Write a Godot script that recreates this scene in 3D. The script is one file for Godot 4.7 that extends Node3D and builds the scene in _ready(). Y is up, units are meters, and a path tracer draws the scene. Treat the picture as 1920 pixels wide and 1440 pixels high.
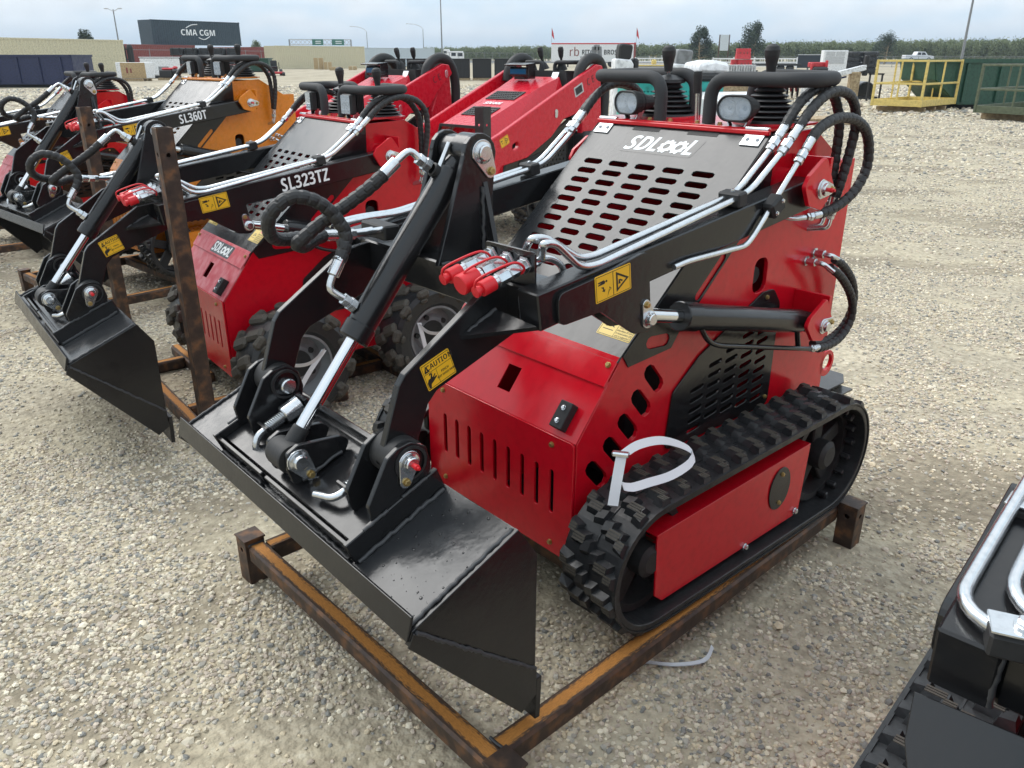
extends Node3D
# A row of compact loaders on rusty shipping frames in a gravel auction yard.
# Machine space: x across the machine, y up, z towards its bucket.

var M := {}
var used := {}
var rng := RandomNumberGenerator.new()

# ---------------------------------------------------------------- camera
const CAM_H := 1.45
const FOCAL := 1500.0          # pixels of the 1920 x 1440 photograph
const HORIZON := 105.0
var pitch := atan((720.0 - HORIZON) / FOCAL)

func ray(px: float, py: float) -> Vector3:
	var fw := Vector3(0, -sin(pitch), -cos(pitch))
	var up := Vector3(0, cos(pitch), -sin(pitch))
	return (fw * FOCAL + Vector3.RIGHT * (px - 960.0) + up * (720.0 - py)).normalized()

func on_y(px: float, py: float, y := 0.0) -> Vector3:      # where the sight line meets a level
	var d := ray(px, py)
	return Vector3(0, CAM_H, 0) + d * ((y - CAM_H) / d.y)

func at_d(px: float, d: float, y := 0.0) -> Vector3:       # a ground spot in that direction, d metres out
	var r := ray(px, HORIZON + 30.0)
	var f := Vector2(r.x, r.z).normalized() * d
	return Vector3(f.x, y, f.y)

# ---------------------------------------------------------------- geometry
class Geo:
	var v := PackedVector3Array()
	var n := PackedVector3Array()
	var uv := PackedVector2Array()
	var xf := Transform3D.IDENTITY

	func put(p: Vector3, q: Vector3, t := Vector2.ZERO) -> void:
		v.append(xf * p)
		n.append((xf.basis * q).normalized())
		uv.append(t)

	func tri(a: Vector3, b: Vector3, c: Vector3) -> void:    # counter-clockwise seen from outside
		var q := (b - a).cross(c - a)
		if q.length_squared() < 1e-18:
			return
		q = q.normalized()
		put(a, q)
		put(c, q)
		put(b, q)

	func quad(a: Vector3, b: Vector3, c: Vector3, d: Vector3) -> void:
		tri(a, b, c)
		tri(a, c, d)

	func face(pts: Array, out: Vector3) -> void:             # flat convex face turned towards out
		var a: Vector3 = pts[0]
		var b: Vector3 = pts[1]
		var c: Vector3 = pts[2]
		var ok := (b - a).cross(c - a).dot(out) > 0
		for i in range(1, pts.size() - 1):
			if ok:
				tri(pts[0], pts[i], pts[i + 1])
			else:
				tri(pts[0], pts[i + 1], pts[i])

	func smooth_tri(a: Vector3, b: Vector3, c: Vector3, na: Vector3, nb: Vector3, nc: Vector3) -> void:
		if (b - a).cross(c - a).dot(na + nb + nc) > 0:
			put(a, na)
			put(c, nc)
			put(b, nb)
		else:
			put(a, na)
			put(b, nb)
			put(c, nc)

	func box(c: Vector3, s: Vector3, bev := 0.0, bas := Basis.IDENTITY) -> Geo:
		var h := s * 0.5
		var b := minf(bev, minf(h.x, minf(h.y, h.z)) * 0.9)
		var P := func(sx: int, sy: int, sz: int, k: int) -> Vector3:
			var q := Vector3(sx * (h.x - b), sy * (h.y - b), sz * (h.z - b))
			if k == 0: q.x = sx * h.x
			elif k == 1: q.y = sy * h.y
			else: q.z = sz * h.z
			return c + bas * q
		for s1 in [-1, 1]:
			face([P.call(s1, -1, -1, 0), P.call(s1, 1, -1, 0), P.call(s1, 1, 1, 0), P.call(s1, -1, 1, 0)], bas.x * s1)
			face([P.call(-1, s1, -1, 1), P.call(1, s1, -1, 1), P.call(1, s1, 1, 1), P.call(-1, s1, 1, 1)], bas.y * s1)
			face([P.call(-1, -1, s1, 2), P.call(1, -1, s1, 2), P.call(1, 1, s1, 2), P.call(-1, 1, s1, 2)], bas.z * s1)
		if b > 0:
			for s1 in [-1, 1]:
				for s2 in [-1, 1]:
					face([P.call(s1, s2, -1, 0), P.call(s1, s2, 1, 0), P.call(s1, s2, 1, 1), P.call(s1, s2, -1, 1)], bas.x * s1 + bas.y * s2)
					face([P.call(s1, -1, s2, 0), P.call(s1, 1, s2, 0), P.call(s1, 1, s2, 2), P.call(s1, -1, s2, 2)], bas.x * s1 + bas.z * s2)
					face([P.call(-1, s1, s2, 1), P.call(1, s1, s2, 1), P.call(1, s1, s2, 2), P.call(-1, s1, s2, 2)], bas.y * s1 + bas.z * s2)
					for s3 in [-1, 1]:
						face([P.call(s1, s2, s3, 0), P.call(s1, s2, s3, 1), P.call(s1, s2, s3, 2)], bas * Vector3(s1, s2, s3))
		return self

	func bar(a: Vector3, b: Vector3, w: float, h: float, bev := 0.0, up := Vector3.UP) -> Geo:   # straight bar, w sideways, h along up
		var z := (b - a).normalized()
		var x := up.cross(z)
		if x.length() < 1e-4:
			x = Vector3.RIGHT.cross(z)
		x = x.normalized()
		return box((a + b) * 0.5, Vector3(w, h, (b - a).length()), bev, Basis(x, z.cross(x), z))

	# flat sheet with holes, contours in local x y, thickness z0..z1, filled by the even-odd rule
	func sheet(contours: Array, z0: float, z1: float, bev := 0.0) -> Geo:
		var tops := []
		for k in contours.size():
			var c: PackedVector2Array = contours[k]
			var area := 0.0
			for i in c.size():
				var q := c[(i + 1) % c.size()]
				area += c[i].x * q.y - q.x * c[i].y
			if (area > 0) != (k == 0):
				c = c.duplicate()
				c.reverse()
			var inset := c
			if bev > 0:
				inset = PackedVector2Array()
				for i in c.size():
					var e1 := (c[i] - c[(i - 1 + c.size()) % c.size()]).normalized()
					var e2 := (c[(i + 1) % c.size()] - c[i]).normalized()
					var m := Vector2(-e1.y, e1.x) + Vector2(-e2.y, e2.x)
					var l := m.length_squared()
					inset.append(c[i] + (m * (2.0 / l) if l > 0.5 else m) * bev)
			tops.append(inset)
			for i in c.size():
				var j := (i + 1) % c.size()
				var a0 := Vector3(c[i].x, c[i].y, z0 + bev)
				var b0 := Vector3(c[j].x, c[j].y, z0 + bev)
				var a1 := Vector3(c[i].x, c[i].y, z1 - bev)
				var b1 := Vector3(c[j].x, c[j].y, z1 - bev)
				quad(a0, b0, b1, a1)
				if bev > 0:
					var ai := Vector3(inset[i].x, inset[i].y, z1)
					var bi := Vector3(inset[j].x, inset[j].y, z1)
					quad(a1, b1, bi, ai)
					ai.z = z0
					bi.z = z0
					quad(b0, a0, ai, bi)
		var ys := {}
		var edges := []
		for c: PackedVector2Array in tops:
			for i in c.size():
				var a := c[i]
				var b := c[(i + 1) % c.size()]
				ys[snappedf(a.y, 1e-5)] = true
				if absf(a.y - b.y) > 1e-6:
					edges.append([a, b] if a.y < b.y else [b, a])
		var yl := ys.keys()
		yl.sort()
		edges.sort_custom(func(p, q): return p[0].y < q[0].y)
		for i in yl.size() - 1:
			var ya: float = yl[i]
			var yb: float = yl[i + 1]
			if yb - ya < 2e-5:
				continue
			var ym := (ya + yb) * 0.5
			var hits := []
			for e in edges:
				var a: Vector2 = e[0]
				var b: Vector2 = e[1]
				if a.y > ym:
					break
				if b.y > ym:
					var k := (b.x - a.x) / (b.y - a.y)
					hits.append([a.x + k * (ym - a.y), a.x + k * (ya - a.y), a.x + k * (yb - a.y)])
			hits.sort_custom(func(p, q): return p[0] < q[0])
			for h in range(0, hits.size() - 1, 2):
				var l = hits[h]
				var r = hits[h + 1]
				quad(Vector3(l[1], ya, z1), Vector3(r[1], ya, z1), Vector3(r[2], yb, z1), Vector3(l[2], yb, z1))
				quad(Vector3(r[1], ya, z0), Vector3(l[1], ya, z0), Vector3(l[2], yb, z0), Vector3(r[2], yb, z0))
		return self

	func tube(path: PackedVector3Array, r: float, sides := 10, caps := true, wrap := 0.0, depth := 0.0) -> Geo:
		var m := path.size()
		var t := (path[1] - path[0]).normalized()
		var u := t.cross(Vector3.UP if absf(t.y) < 0.9 else Vector3.RIGHT).normalized()
		var rings := []
		var norms := []
		var run := 0.0
		for i in m:
			var d := (path[mini(i + 1, m - 1)] - path[maxi(i - 1, 0)]).normalized()
			u = (u - d * u.dot(d)).normalized()
			var w := d.cross(u)
			if i > 0:
				run += path[i].distance_to(path[i - 1])
			var ring := PackedVector3Array()
			var rn := PackedVector3Array()
			for k in sides + 1:
				var a := TAU * k / sides
				var q := u * cos(a) + w * sin(a)
				var rr := r
				if wrap > 0:
					var ph := fposmod(run / wrap + float(k) / sides, 1.0)
					rr = r * (1.0 + depth * (1.0 - pow(absf(ph * 2.0 - 1.0), 4.0)) + 0.5 * depth * ph)
				ring.append(path[i] + q * rr)
				rn.append(q)
			rings.append(ring)
			norms.append(rn)
		for i in m - 1:
			for k in sides:
				var a: Vector3 = rings[i][k]
				var b: Vector3 = rings[i][k + 1]
				var c: Vector3 = rings[i + 1][k + 1]
				var d: Vector3 = rings[i + 1][k]
				if wrap > 0:
					quad(a, d, c, b) if (d - a).cross(c - a).dot(norms[i][k]) > 0 else quad(a, b, c, d)
				else:
					smooth_tri(a, b, c, norms[i][k], norms[i][k + 1], norms[i + 1][k + 1])
					smooth_tri(a, c, d, norms[i][k], norms[i + 1][k + 1], norms[i + 1][k])
		if caps:
			for e in [0, m - 1]:
				var o := (path[0] - path[1]) if e == 0 else (path[m - 1] - path[m - 2])
				var ps := []
				for k in sides:
					ps.append(rings[e][k])
				face(ps, o)
		return self

	func rod(a: Vector3, b: Vector3, r: float, sides := 12, r2 := -1.0) -> Geo:     # capped cylinder or cone
		var h := (b - a).length()
		return lathe([Vector2(0, 0), Vector2(r, 0), Vector2(r if r2 < 0 else r2, h), Vector2(0, h)], a, b - a, sides)

	# profile of (radius, height) turned round the axis that starts at o
	func lathe(prof: Array, o: Vector3, axis: Vector3, sides := 16, turn := 0.0) -> Geo:
		var y := axis.normalized()
		var x := y.cross(Vector3.UP if absf(y.y) < 0.9 else Vector3.RIGHT).normalized()
		var z := x.cross(y)
		for i in prof.size() - 1:
			var p: Vector2 = prof[i]
			var q: Vector2 = prof[i + 1]
			var slope := Vector2(q.y - p.y, p.x - q.x)
			if slope.length() < 1e-7:
				continue
			slope = slope.normalized()
			for k in sides:
				var a0 := TAU * k / sides + turn
				var a1 := TAU * (k + 1) / sides + turn
				var d0 := x * cos(a0) + z * sin(a0)
				var d1 := x * cos(a1) + z * sin(a1)
				var n0 := d0 * slope.x + y * slope.y
				var n1 := d1 * slope.x + y * slope.y
				if sides <= 8:
					n0 = (n0 + n1).normalized()
					n1 = n0
				var A := o + d0 * p.x + y * p.y
				var B := o + d1 * p.x + y * p.y
				var C := o + d1 * q.x + y * q.y
				var D := o + d0 * q.x + y * q.y
				if p.x > 1e-6:
					smooth_tri(A, B, C, n0, n1, n1)
				if q.x > 1e-6:
					smooth_tri(A, C, D, n0, n1, n0)
		return self

	func mesh(mat: Material) -> ArrayMesh:
		var m := ArrayMesh.new()
		if v.is_empty():
			return m
		var a := []
		a.resize(Mesh.ARRAY_MAX)
		a[Mesh.ARRAY_VERTEX] = v
		a[Mesh.ARRAY_NORMAL] = n
		a[Mesh.ARRAY_TEX_UV] = uv
		m.add_surface_from_arrays(Mesh.PRIMITIVE_TRIANGLES, a)
		m.surface_set_material(0, mat)
		return m

func geo() -> Geo:
	return Geo.new()

func side_geo() -> Geo:                 # contours given as (z, y); thickness runs along -x
	var g := Geo.new()
	g.xf = Transform3D(Basis(Vector3(0, 0, 1), Vector3(0, 1, 0), Vector3(-1, 0, 0)), Vector3.ZERO)
	return g

func plane_xf(a: Vector3, b: Vector3, across := Vector3.RIGHT) -> Transform3D:   # x across, y from a towards b, z out of the plane
	var y := (b - a).normalized()
	var x := (across - y * across.dot(y)).normalized()
	return Transform3D(Basis(x, y, x.cross(y)), a)

func P2(list: Array) -> PackedVector2Array:
	var r := PackedVector2Array()
	for i in range(0, list.size(), 2):
		r.append(Vector2(list[i], list[i + 1]))
	return r

func P3(list: Array) -> PackedVector3Array:
	var r := PackedVector3Array()
	for i in range(0, list.size(), 3):
		r.append(Vector3(list[i], list[i + 1], list[i + 2]))
	return r

func rounded(pts: PackedVector2Array, r: float, seg := 4) -> PackedVector2Array:
	var o := PackedVector2Array()
	var m := pts.size()
	for i in m:
		var p := pts[i]
		var a := pts[(i - 1 + m) % m] - p
		var b := pts[(i + 1) % m] - p
		var half := absf(a.angle_to(b)) * 0.5
		var t := minf(r / maxf(tan(half), 0.05), minf(a.length(), b.length()) * 0.48)
		var s := p + a.normalized() * t
		var e := p + b.normalized() * t
		for k in seg + 1:
			var f := float(k) / seg
			o.append(s.lerp(p, f).lerp(p.lerp(e, f), f))
	return o

func disc2(c: Vector2, rx: float, ry := -1.0, seg := 20) -> PackedVector2Array:
	var o := PackedVector2Array()
	for k in seg:
		var a := TAU * k / seg
		o.append(c + Vector2(cos(a) * rx, sin(a) * (rx if ry < 0 else ry)))
	return o

func stadium(c: Vector2, length: float, width: float, ang := 0.0, seg := 4) -> PackedVector2Array:
	var o := PackedVector2Array()
	var d := Vector2.RIGHT.rotated(ang)
	var h := (length - width) * 0.5
	for s in [1, -1]:
		for k in seg + 1:
			var a := -PI / 2 + PI * k / seg + (0.0 if s > 0 else PI)
			o.append(c + d * h * s + Vector2.RIGHT.rotated(ang + a) * width * 0.5)
	return o

func rect2(x0: float, y0: float, x1: float, y1: float) -> PackedVector2Array:
	return PackedVector2Array([Vector2(x0, y0), Vector2(x1, y0), Vector2(x1, y1), Vector2(x0, y1)])

func smooth(pts: PackedVector3Array, step := 0.01) -> PackedVector3Array:
	var o := PackedVector3Array()
	var m := pts.size()
	for i in m - 1:
		var k := maxi(1, int(pts[i].distance_to(pts[i + 1]) / step))
		for j in k:
			o.append(pts[i].cubic_interpolate(pts[i + 1], pts[maxi(i - 1, 0)], pts[mini(i + 2, m - 1)], float(j) / k))
	o.append(pts[m - 1])
	return o

func bent(pts: PackedVector3Array, r: float, seg := 5) -> PackedVector3Array:      # straight runs joined by bends
	var o := PackedVector3Array([pts[0]])
	for i in range(1, pts.size() - 1):
		var p := pts[i]
		var a := pts[i - 1] - p
		var b := pts[i + 1] - p
		var t := minf(r, minf(a.length(), b.length()) * 0.49)
		var s := p + a.normalized() * t
		var e := p + b.normalized() * t
		for k in seg + 1:
			var f := float(k) / seg
			o.append(s.lerp(p, f).lerp(p.lerp(e, f), f))
	o.append(pts[pts.size() - 1])
	return o

# lettering baked into flat geometry: height of a capital, slant, squeeze
var fonts := {}
func text_into(g: Geo, words: String, h: float, xf: Transform3D, slant := 0.0, squeeze := 1.0, weight := 700, depth := 0.0008) -> void:
	if not fonts.has(weight):
		var f := SystemFont.new()
		f.font_names = PackedStringArray(["Droid Sans"])
		f.font_weight = weight
		fonts[weight] = f
	var t := TextMesh.new()
	t.font = fonts[weight]
	t.text = words
	t.font_size = 64
	t.pixel_size = h / 46.0
	t.depth = maxf(depth, 0.0001)
	t.curve_step = 4.0
	for s in t.get_surface_count():
		var a := t.surface_get_arrays(s)
		var vs: PackedVector3Array = a[Mesh.ARRAY_VERTEX]
		var ns: PackedVector3Array = a[Mesh.ARRAY_NORMAL]
		var ix = a[Mesh.ARRAY_INDEX]
		var order := []
		if ix == null or ix.size() == 0:
			order = range(vs.size())
		else:
			order = Array(ix)
		for i in order:
			var p := vs[i]
			p.x = p.x * squeeze + p.y * slant
			g.v.append(xf * p)
			g.n.append((xf.basis * ns[i]).normalized())
			g.uv.append(Vector2.ZERO)

# ---------------------------------------------------------------- nodes
func numbered(nm: String) -> String:
	var k: int = used.get(nm, 0)
	used[nm] = k + 1
	return nm if k == 0 else "%s_%03d" % [nm, k]

func thing(nm: String, label: String, category: String, at := Vector3.ZERO, turn := 0.0, group := "") -> Node3D:
	var o := Node3D.new()
	o.name = numbered(nm)
	add_child(o)
	o.position = at
	o.rotation.y = turn
	tag(o, label, category, group)
	return o

func tag(o: Node3D, label: String, category: String, group := "", kind := "") -> void:
	if label: o.set_meta("label", label)
	if category: o.set_meta("category", category)
	if group: o.set_meta("group", group)
	if kind: o.set_meta("kind", kind)

func part(par: Node3D, nm: String, g: Geo, mat: Material, xf := Transform3D.IDENTITY) -> MeshInstance3D:
	return put(par, nm, g.mesh(mat), xf)

func put(par: Node3D, nm: String, m: Mesh, xf := Transform3D.IDENTITY, mat: Material = null) -> MeshInstance3D:
	var o := MeshInstance3D.new()
	o.name = numbered(nm) if par == self else nm
	o.mesh = m
	if mat:
		o.material_override = mat
	par.add_child(o, true)
	o.transform = xf
	return o

func copy_of(o: Node3D, nm: String, label: String, at: Vector3, turn: float) -> Node3D:
	var c: Node3D = o.duplicate()
	c.name = numbered(nm)
	add_child(c)
	c.position = at
	c.rotation.y = turn
	if label: c.set_meta("label", label)
	return c

# ---------------------------------------------------------------- scene
func _ready() -> void:
	rng.seed = 7
	set_camera_and_light()
	make_materials()
	ground_and_gravel()
	far_setting()
	yard_things()
	loaders()

func set_camera_and_light() -> void:
	var cam := Camera3D.new()
	cam.name = "camera"
	cam.fov = rad_to_deg(2.0 * atan(720.0 / FOCAL))
	cam.near = 0.05
	cam.far = 12000.0
	add_child(cam)
	cam.position = Vector3(0, CAM_H, 0)
	cam.rotation = Vector3(-pitch, 0, 0)
	cam.current = true
	var e := Environment.new()
	e.background_mode = Environment.BG_SKY
	e.tonemap_mode = Environment.TONE_MAPPER_LINEAR
	e.tonemap_exposure = 1.66
	e.sdfgi_enabled = true
	e.ssao_enabled = true
	e.ssil_enabled = true
	e.fog_enabled = true
	e.fog_density = 0.0004
	e.fog_light_color = Color(0.86, 0.92, 0.98)
	var s := Sky.new()
	var pm := PanoramaSkyMaterial.new()
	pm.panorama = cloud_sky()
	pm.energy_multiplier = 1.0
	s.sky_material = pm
	e.sky = s
	var w := WorldEnvironment.new()
	w.name = "environment"
	w.environment = e
	add_child(w)
	var sun := DirectionalLight3D.new()
	sun.name = "sun"
	sun.light_energy = 0.5
	sun.light_color = Color(1.0, 0.985, 0.965)
	sun.light_angular_distance = 44.0
	sun.shadow_enabled = true
	add_child(sun)
	sun.basis = Basis.looking_at(Vector3(0.51, -0.74, 0.44))      # veiled sun ahead and to the left

func cloud_sky() -> Texture2D:
	var W := 1024
	var H := 512
	var im := Image.create(W, H, false, Image.FORMAT_RGBF)
	var a := FastNoiseLite.new()
	a.seed = 11
	a.frequency = 0.9
	a.fractal_octaves = 5
	a.fractal_gain = 0.52
	for y in H:
		var el := PI * (0.5 - (y + 0.5) / H)
		var up := sin(el)
		for x in W:
			var az := TAU * (x + 0.5) / W
			var c := Vector3(0.55, 0.58, 0.60)
			if up > 0.0:
				var k := 1.35 / (up + 0.16)
				var q := Vector3(cos(az) * cos(el) * k, 0.0, sin(az) * cos(el) * k * 1.6)
				var d := clampf(0.60 + 1.9 * a.get_noise_3d(q.x, 3.0, q.z), 0.0, 1.0)
				var e := a.get_noise_3d(q.x * 2.3 + 31.0, 9.0, q.z * 2.3)
				var blue := Vector3(0.455, 0.565, 0.655)
				var white := Vector3(0.62, 0.65, 0.675) + Vector3.ONE * (0.17 * e)
				var low := exp(-up * 9.0)
				c = blue.lerp(white, d)
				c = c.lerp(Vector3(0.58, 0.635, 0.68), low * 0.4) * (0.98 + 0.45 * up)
			im.set_pixel(x, y, Color(c.x, c.y, c.z))
	return ImageTexture.create_from_image(im)

# ---------------------------------------------------------------- materials
func noise_tex(seed_: int, freq: float, size := 512, ramp: Array = [], normal := 0.0, octaves := 4, cell := false) -> NoiseTexture2D:
	var n := FastNoiseLite.new()
	n.seed = seed_
	n.frequency = freq
	n.fractal_octaves = octaves
	if cell:
		n.noise_type = FastNoiseLite.TYPE_CELLULAR
	var t := NoiseTexture2D.new()
	t.width = size
	t.height = size
	t.seamless = true
	t.noise = n
	if normal > 0:
		t.as_normal_map = true
		t.bump_strength = normal
	if ramp.size():
		var g := Gradient.new()
		var offs := PackedFloat32Array()
		var cols := PackedColorArray()
		for i in range(0, ramp.size(), 2):
			offs.append(ramp[i])
			cols.append(ramp[i + 1])
		g.offsets = offs
		g.colors = cols
		t.color_ramp = g
	return t

func lin(r: float, g: float, b: float) -> Color:        # a real-world base colour as an sRGB Color
	return Color(r, g, b).linear_to_srgb()

func mat(nm: String, c: Color, rough: float, metal := 0.0) -> StandardMaterial3D:
	var m := StandardMaterial3D.new()
	m.resource_name = nm
	m.albedo_color = c
	m.roughness = rough
	m.metallic = metal
	M[nm] = m
	return m

func tri(m: StandardMaterial3D, scale: float, world := false) -> StandardMaterial3D:
	m.uv1_triplanar = true
	m.uv1_world_triplanar = world
	m.uv1_scale = Vector3.ONE * scale
	m.uv1_triplanar_sharpness = 4.0
	return m

func make_materials() -> void:
	var g := func(x: float) -> Color: return Color(x, x, x)
	var peel := noise_tex(3, 0.09, 256, [], 0.6, 2)
	var smear := noise_tex(4, 0.012, 512, [0.0, g.call(0.55), 0.45, g.call(0.75), 0.6, g.call(0.9), 1.0, g.call(1.0)], 0.0, 5)
	var dust := noise_tex(5, 0.02, 512, [0.0, g.call(0.92), 0.5, g.call(0.98), 1.0, g.call(1.0)], 0.0, 5)
	var tone := noise_tex(6, 0.03, 512, [0.0, g.call(0.72), 0.5, g.call(0.92), 1.0, g.call(1.0)], 0.0, 5)
	for d in [["red", lin(0.60, 0.0045, 0.016), 0.23], ["orange", lin(0.72, 0.22, 0.012), 0.36], ["red_far", lin(0.58, 0.008, 0.026), 0.34]]:
		var m := tri(mat(d[0], d[1], d[2]), 2.6)
		m.roughness_texture = smear
		m.albedo_texture = dust
		m.normal_enabled = true
		m.normal_texture = peel
		m.normal_scale = 0.07
	var ds := noise_tex(9, 0.016, 512, [0.0, lin(0.50, 0.03, 0.045), 0.4, lin(0.55, 0.07, 0.09), 0.6, lin(0.60, 0.15, 0.17), 1.0, lin(0.66, 0.26, 0.27)], 0.0, 6)
	var dm := tri(mat("red_dusty", Color.WHITE, 0.5), 2.0)
	dm.albedo_texture = ds
	var b := tri(mat("black", lin(0.011, 0.011, 0.012), 0.27), 2.2)
	b.roughness_texture = smear
	b.normal_enabled = true
	b.normal_texture = peel
	b.normal_scale = 0.16
	b = tri(mat("black_plate", lin(0.024, 0.025, 0.027), 0.27), 2.2)
	b.roughness_texture = smear
	b.normal_enabled = true
	b.normal_texture = peel
	b.normal_scale = 0.22
	b = tri(mat("black_dull", lin(0.02, 0.02, 0.021), 0.62), 3.0)
	b.albedo_texture = tone
	b = tri(mat("zinc", lin(0.66, 0.68, 0.70), 0.26, 0.95), 6.0)
	b.roughness_texture = smear
	b.albedo_texture = dust
	mat("chrome", lin(0.72, 0.73, 0.75), 0.08, 1.0)
	b = tri(mat("yellow_zinc", lin(0.55, 0.40, 0.16), 0.35, 0.8), 8.0)
	b.albedo_texture = tone
	b = tri(mat("copper", lin(0.50, 0.25, 0.13), 0.4, 0.8), 8.0)
	b.albedo_texture = tone
	b = tri(mat("rubber", lin(0.022, 0.023, 0.025), 0.52), 5.0)
	b.albedo_texture = tone
	b.roughness_texture = smear
	b.normal_enabled = true
	b.normal_texture = peel
	b.normal_scale = 0.3
	b = tri(mat("rubber_worn", lin(0.078, 0.068, 0.054), 0.75), 6.0)
	b.albedo_texture = tone
	mat("hose", lin(0.016, 0.016, 0.017), 0.48)
	b = tri(mat("grip", lin(0.030, 0.031, 0.033), 0.72), 20.0)
	b.normal_enabled = true
	b.normal_texture = peel
	b.normal_scale = 0.5
	mat("boot", lin(0.020, 0.020, 0.022), 0.45)
	mat("cap_red", lin(0.60, 0.012, 0.02), 0.42)
	mat("decal_yellow", lin(0.80, 0.45, 0.02), 0.38)
	mat("decal_pale", lin(0.72, 0.52, 0.12), 0.42)
	mat("print_black", lin(0.012, 0.012, 0.012), 0.5)
	mat("print_white", lin(0.82, 0.84, 0.85), 0.5)
	mat("print_grey", lin(0.33, 0.34, 0.35), 0.5)
	mat("print_pink", lin(0.7, 0.14, 0.2), 0.5)
	mat("strap", lin(0.74, 0.75, 0.78), 0.6)
	mat("weld", lin(0.040, 0.041, 0.044), 0.5)
	mat("lamp_bowl", lin(0.30, 0.31, 0.33), 0.15, 0.85)
	b = mat("glass", Color(0.9, 0.95, 1.0, 0.25), 0.04)
	b.transparency = BaseMaterial3D.TRANSPARENCY_ALPHA
	mat("glass_blue", lin(0.01, 0.10, 0.22), 0.08)
	mat("drop", lin(0.012, 0.012, 0.013), 0.03)
	mat("slate_dark", lin(0.02, 0.028, 0.04), 0.2)
	mat("glass_dark", lin(0.015, 0.018, 0.022), 0.08)
	# mill scale and rust
	var scale_tex := noise_tex(21, 0.018, 512, [0.0, lin(0.030, 0.020, 0.016), 0.45, lin(0.055, 0.034, 0.025), 0.62, lin(0.10, 0.055, 0.032), 0.8, lin(0.16, 0.075, 0.035), 1.0, lin(0.22, 0.095, 0.035)], 0.0, 6)
	b = tri(mat("steel_brown", Color.WHITE, 0.55, 0.25), 1.6)
	b.albedo_texture = scale_tex
	b.normal_enabled = true
	b.normal_texture = peel
	b.normal_scale = 0.4
	b = mat("steel_rust", Color.WHITE, 0.8)
	b.albedo_texture = rust_strip()
	b = tri(mat("steel_dark", lin(0.05, 0.047, 0.047), 0.5, 0.35), 3.0)
	b.albedo_texture = tone
	# timber
	var wood := noise_tex(31, 0.03, 256, [0.0, lin(0.20, 0.14, 0.08), 0.5, lin(0.36, 0.27, 0.16), 1.0, lin(0.50, 0.40, 0.26)], 0.0, 5)
	b = tri(mat("timber", Color.WHITE, 0.85), 1.1)
	b.albedo_texture = wood
	# yard paints
	for d in [["cream", 0.70, 0.64, 0.45], ["brick", 0.26, 0.055, 0.045], ["navy", 0.020, 0.028, 0.085], ["white", 0.90, 0.91, 0.92], ["slate", 0.035, 0.062, 0.085], ["pale_blue", 0.60, 0.68, 0.73], ["yellow", 0.80, 0.61, 0.19], ["green", 0.022, 0.085, 0.055], ["moss", 0.11, 0.13, 0.075], ["teal", 0.02, 0.42, 0.37], ["grey", 0.25, 0.26, 0.27], ["light_grey", 0.58, 0.59, 0.60], ["barrier_red", 0.62, 0.03, 0.04], ["road_green", 0.01, 0.16, 0.10], ["tan", 0.50, 0.36, 0.19], ["sky_white", 0.66, 0.72, 0.76], ["pipe_grey", 0.42, 0.48, 0.53], ["yellow_green", 0.62, 0.58, 0.02]]:
		var m := tri(mat("p_" + d[0], lin(d[1], d[2], d[3]), 0.55), 0.6)
		m.albedo_texture = tone
		m.roughness_texture = smear

func rust_strip() -> ImageTexture:     # rust worn in a streaky band along the middle of a tube's upper face
	var W := 1024
	var H := 64
	var im := Image.create(W, H, false, Image.FORMAT_RGB8)
	var n := FastNoiseLite.new()
	n.seed = 5
	n.frequency = 1.0
	n.fractal_octaves = 4
	for y in H:
		for x in W:
			var v := (y + 0.5) / H
			var a := n.get_noise_2d(x * 0.06, y * 0.16)
			var b := n.get_noise_2d(x * 0.004 + 50.0, y * 0.03)
			var c := n.get_noise_2d(x * 0.35 + 9.0, y * 0.6)
			var k := smoothstep(0.0, 0.22, minf(v, 1.0 - v) - 0.05 + 0.20 * b + 0.14 * a)
			var dark := Vector3(0.060, 0.036, 0.024) * (1.0 + 0.5 * c)
			var rust := Vector3(0.42, 0.175, 0.034) * (1.05 + 0.25 * a + 0.55 * c)
			var q := dark.lerp(rust, clampf(k - 0.25 * smoothstep(0.15, 0.5, c), 0.0, 1.0))
			im.set_pixel(x, y, Color(maxf(q.x, 0.0), maxf(q.y, 0.0), maxf(q.z, 0.0)).linear_to_srgb())
	return ImageTexture.create_from_image(im)

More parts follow.
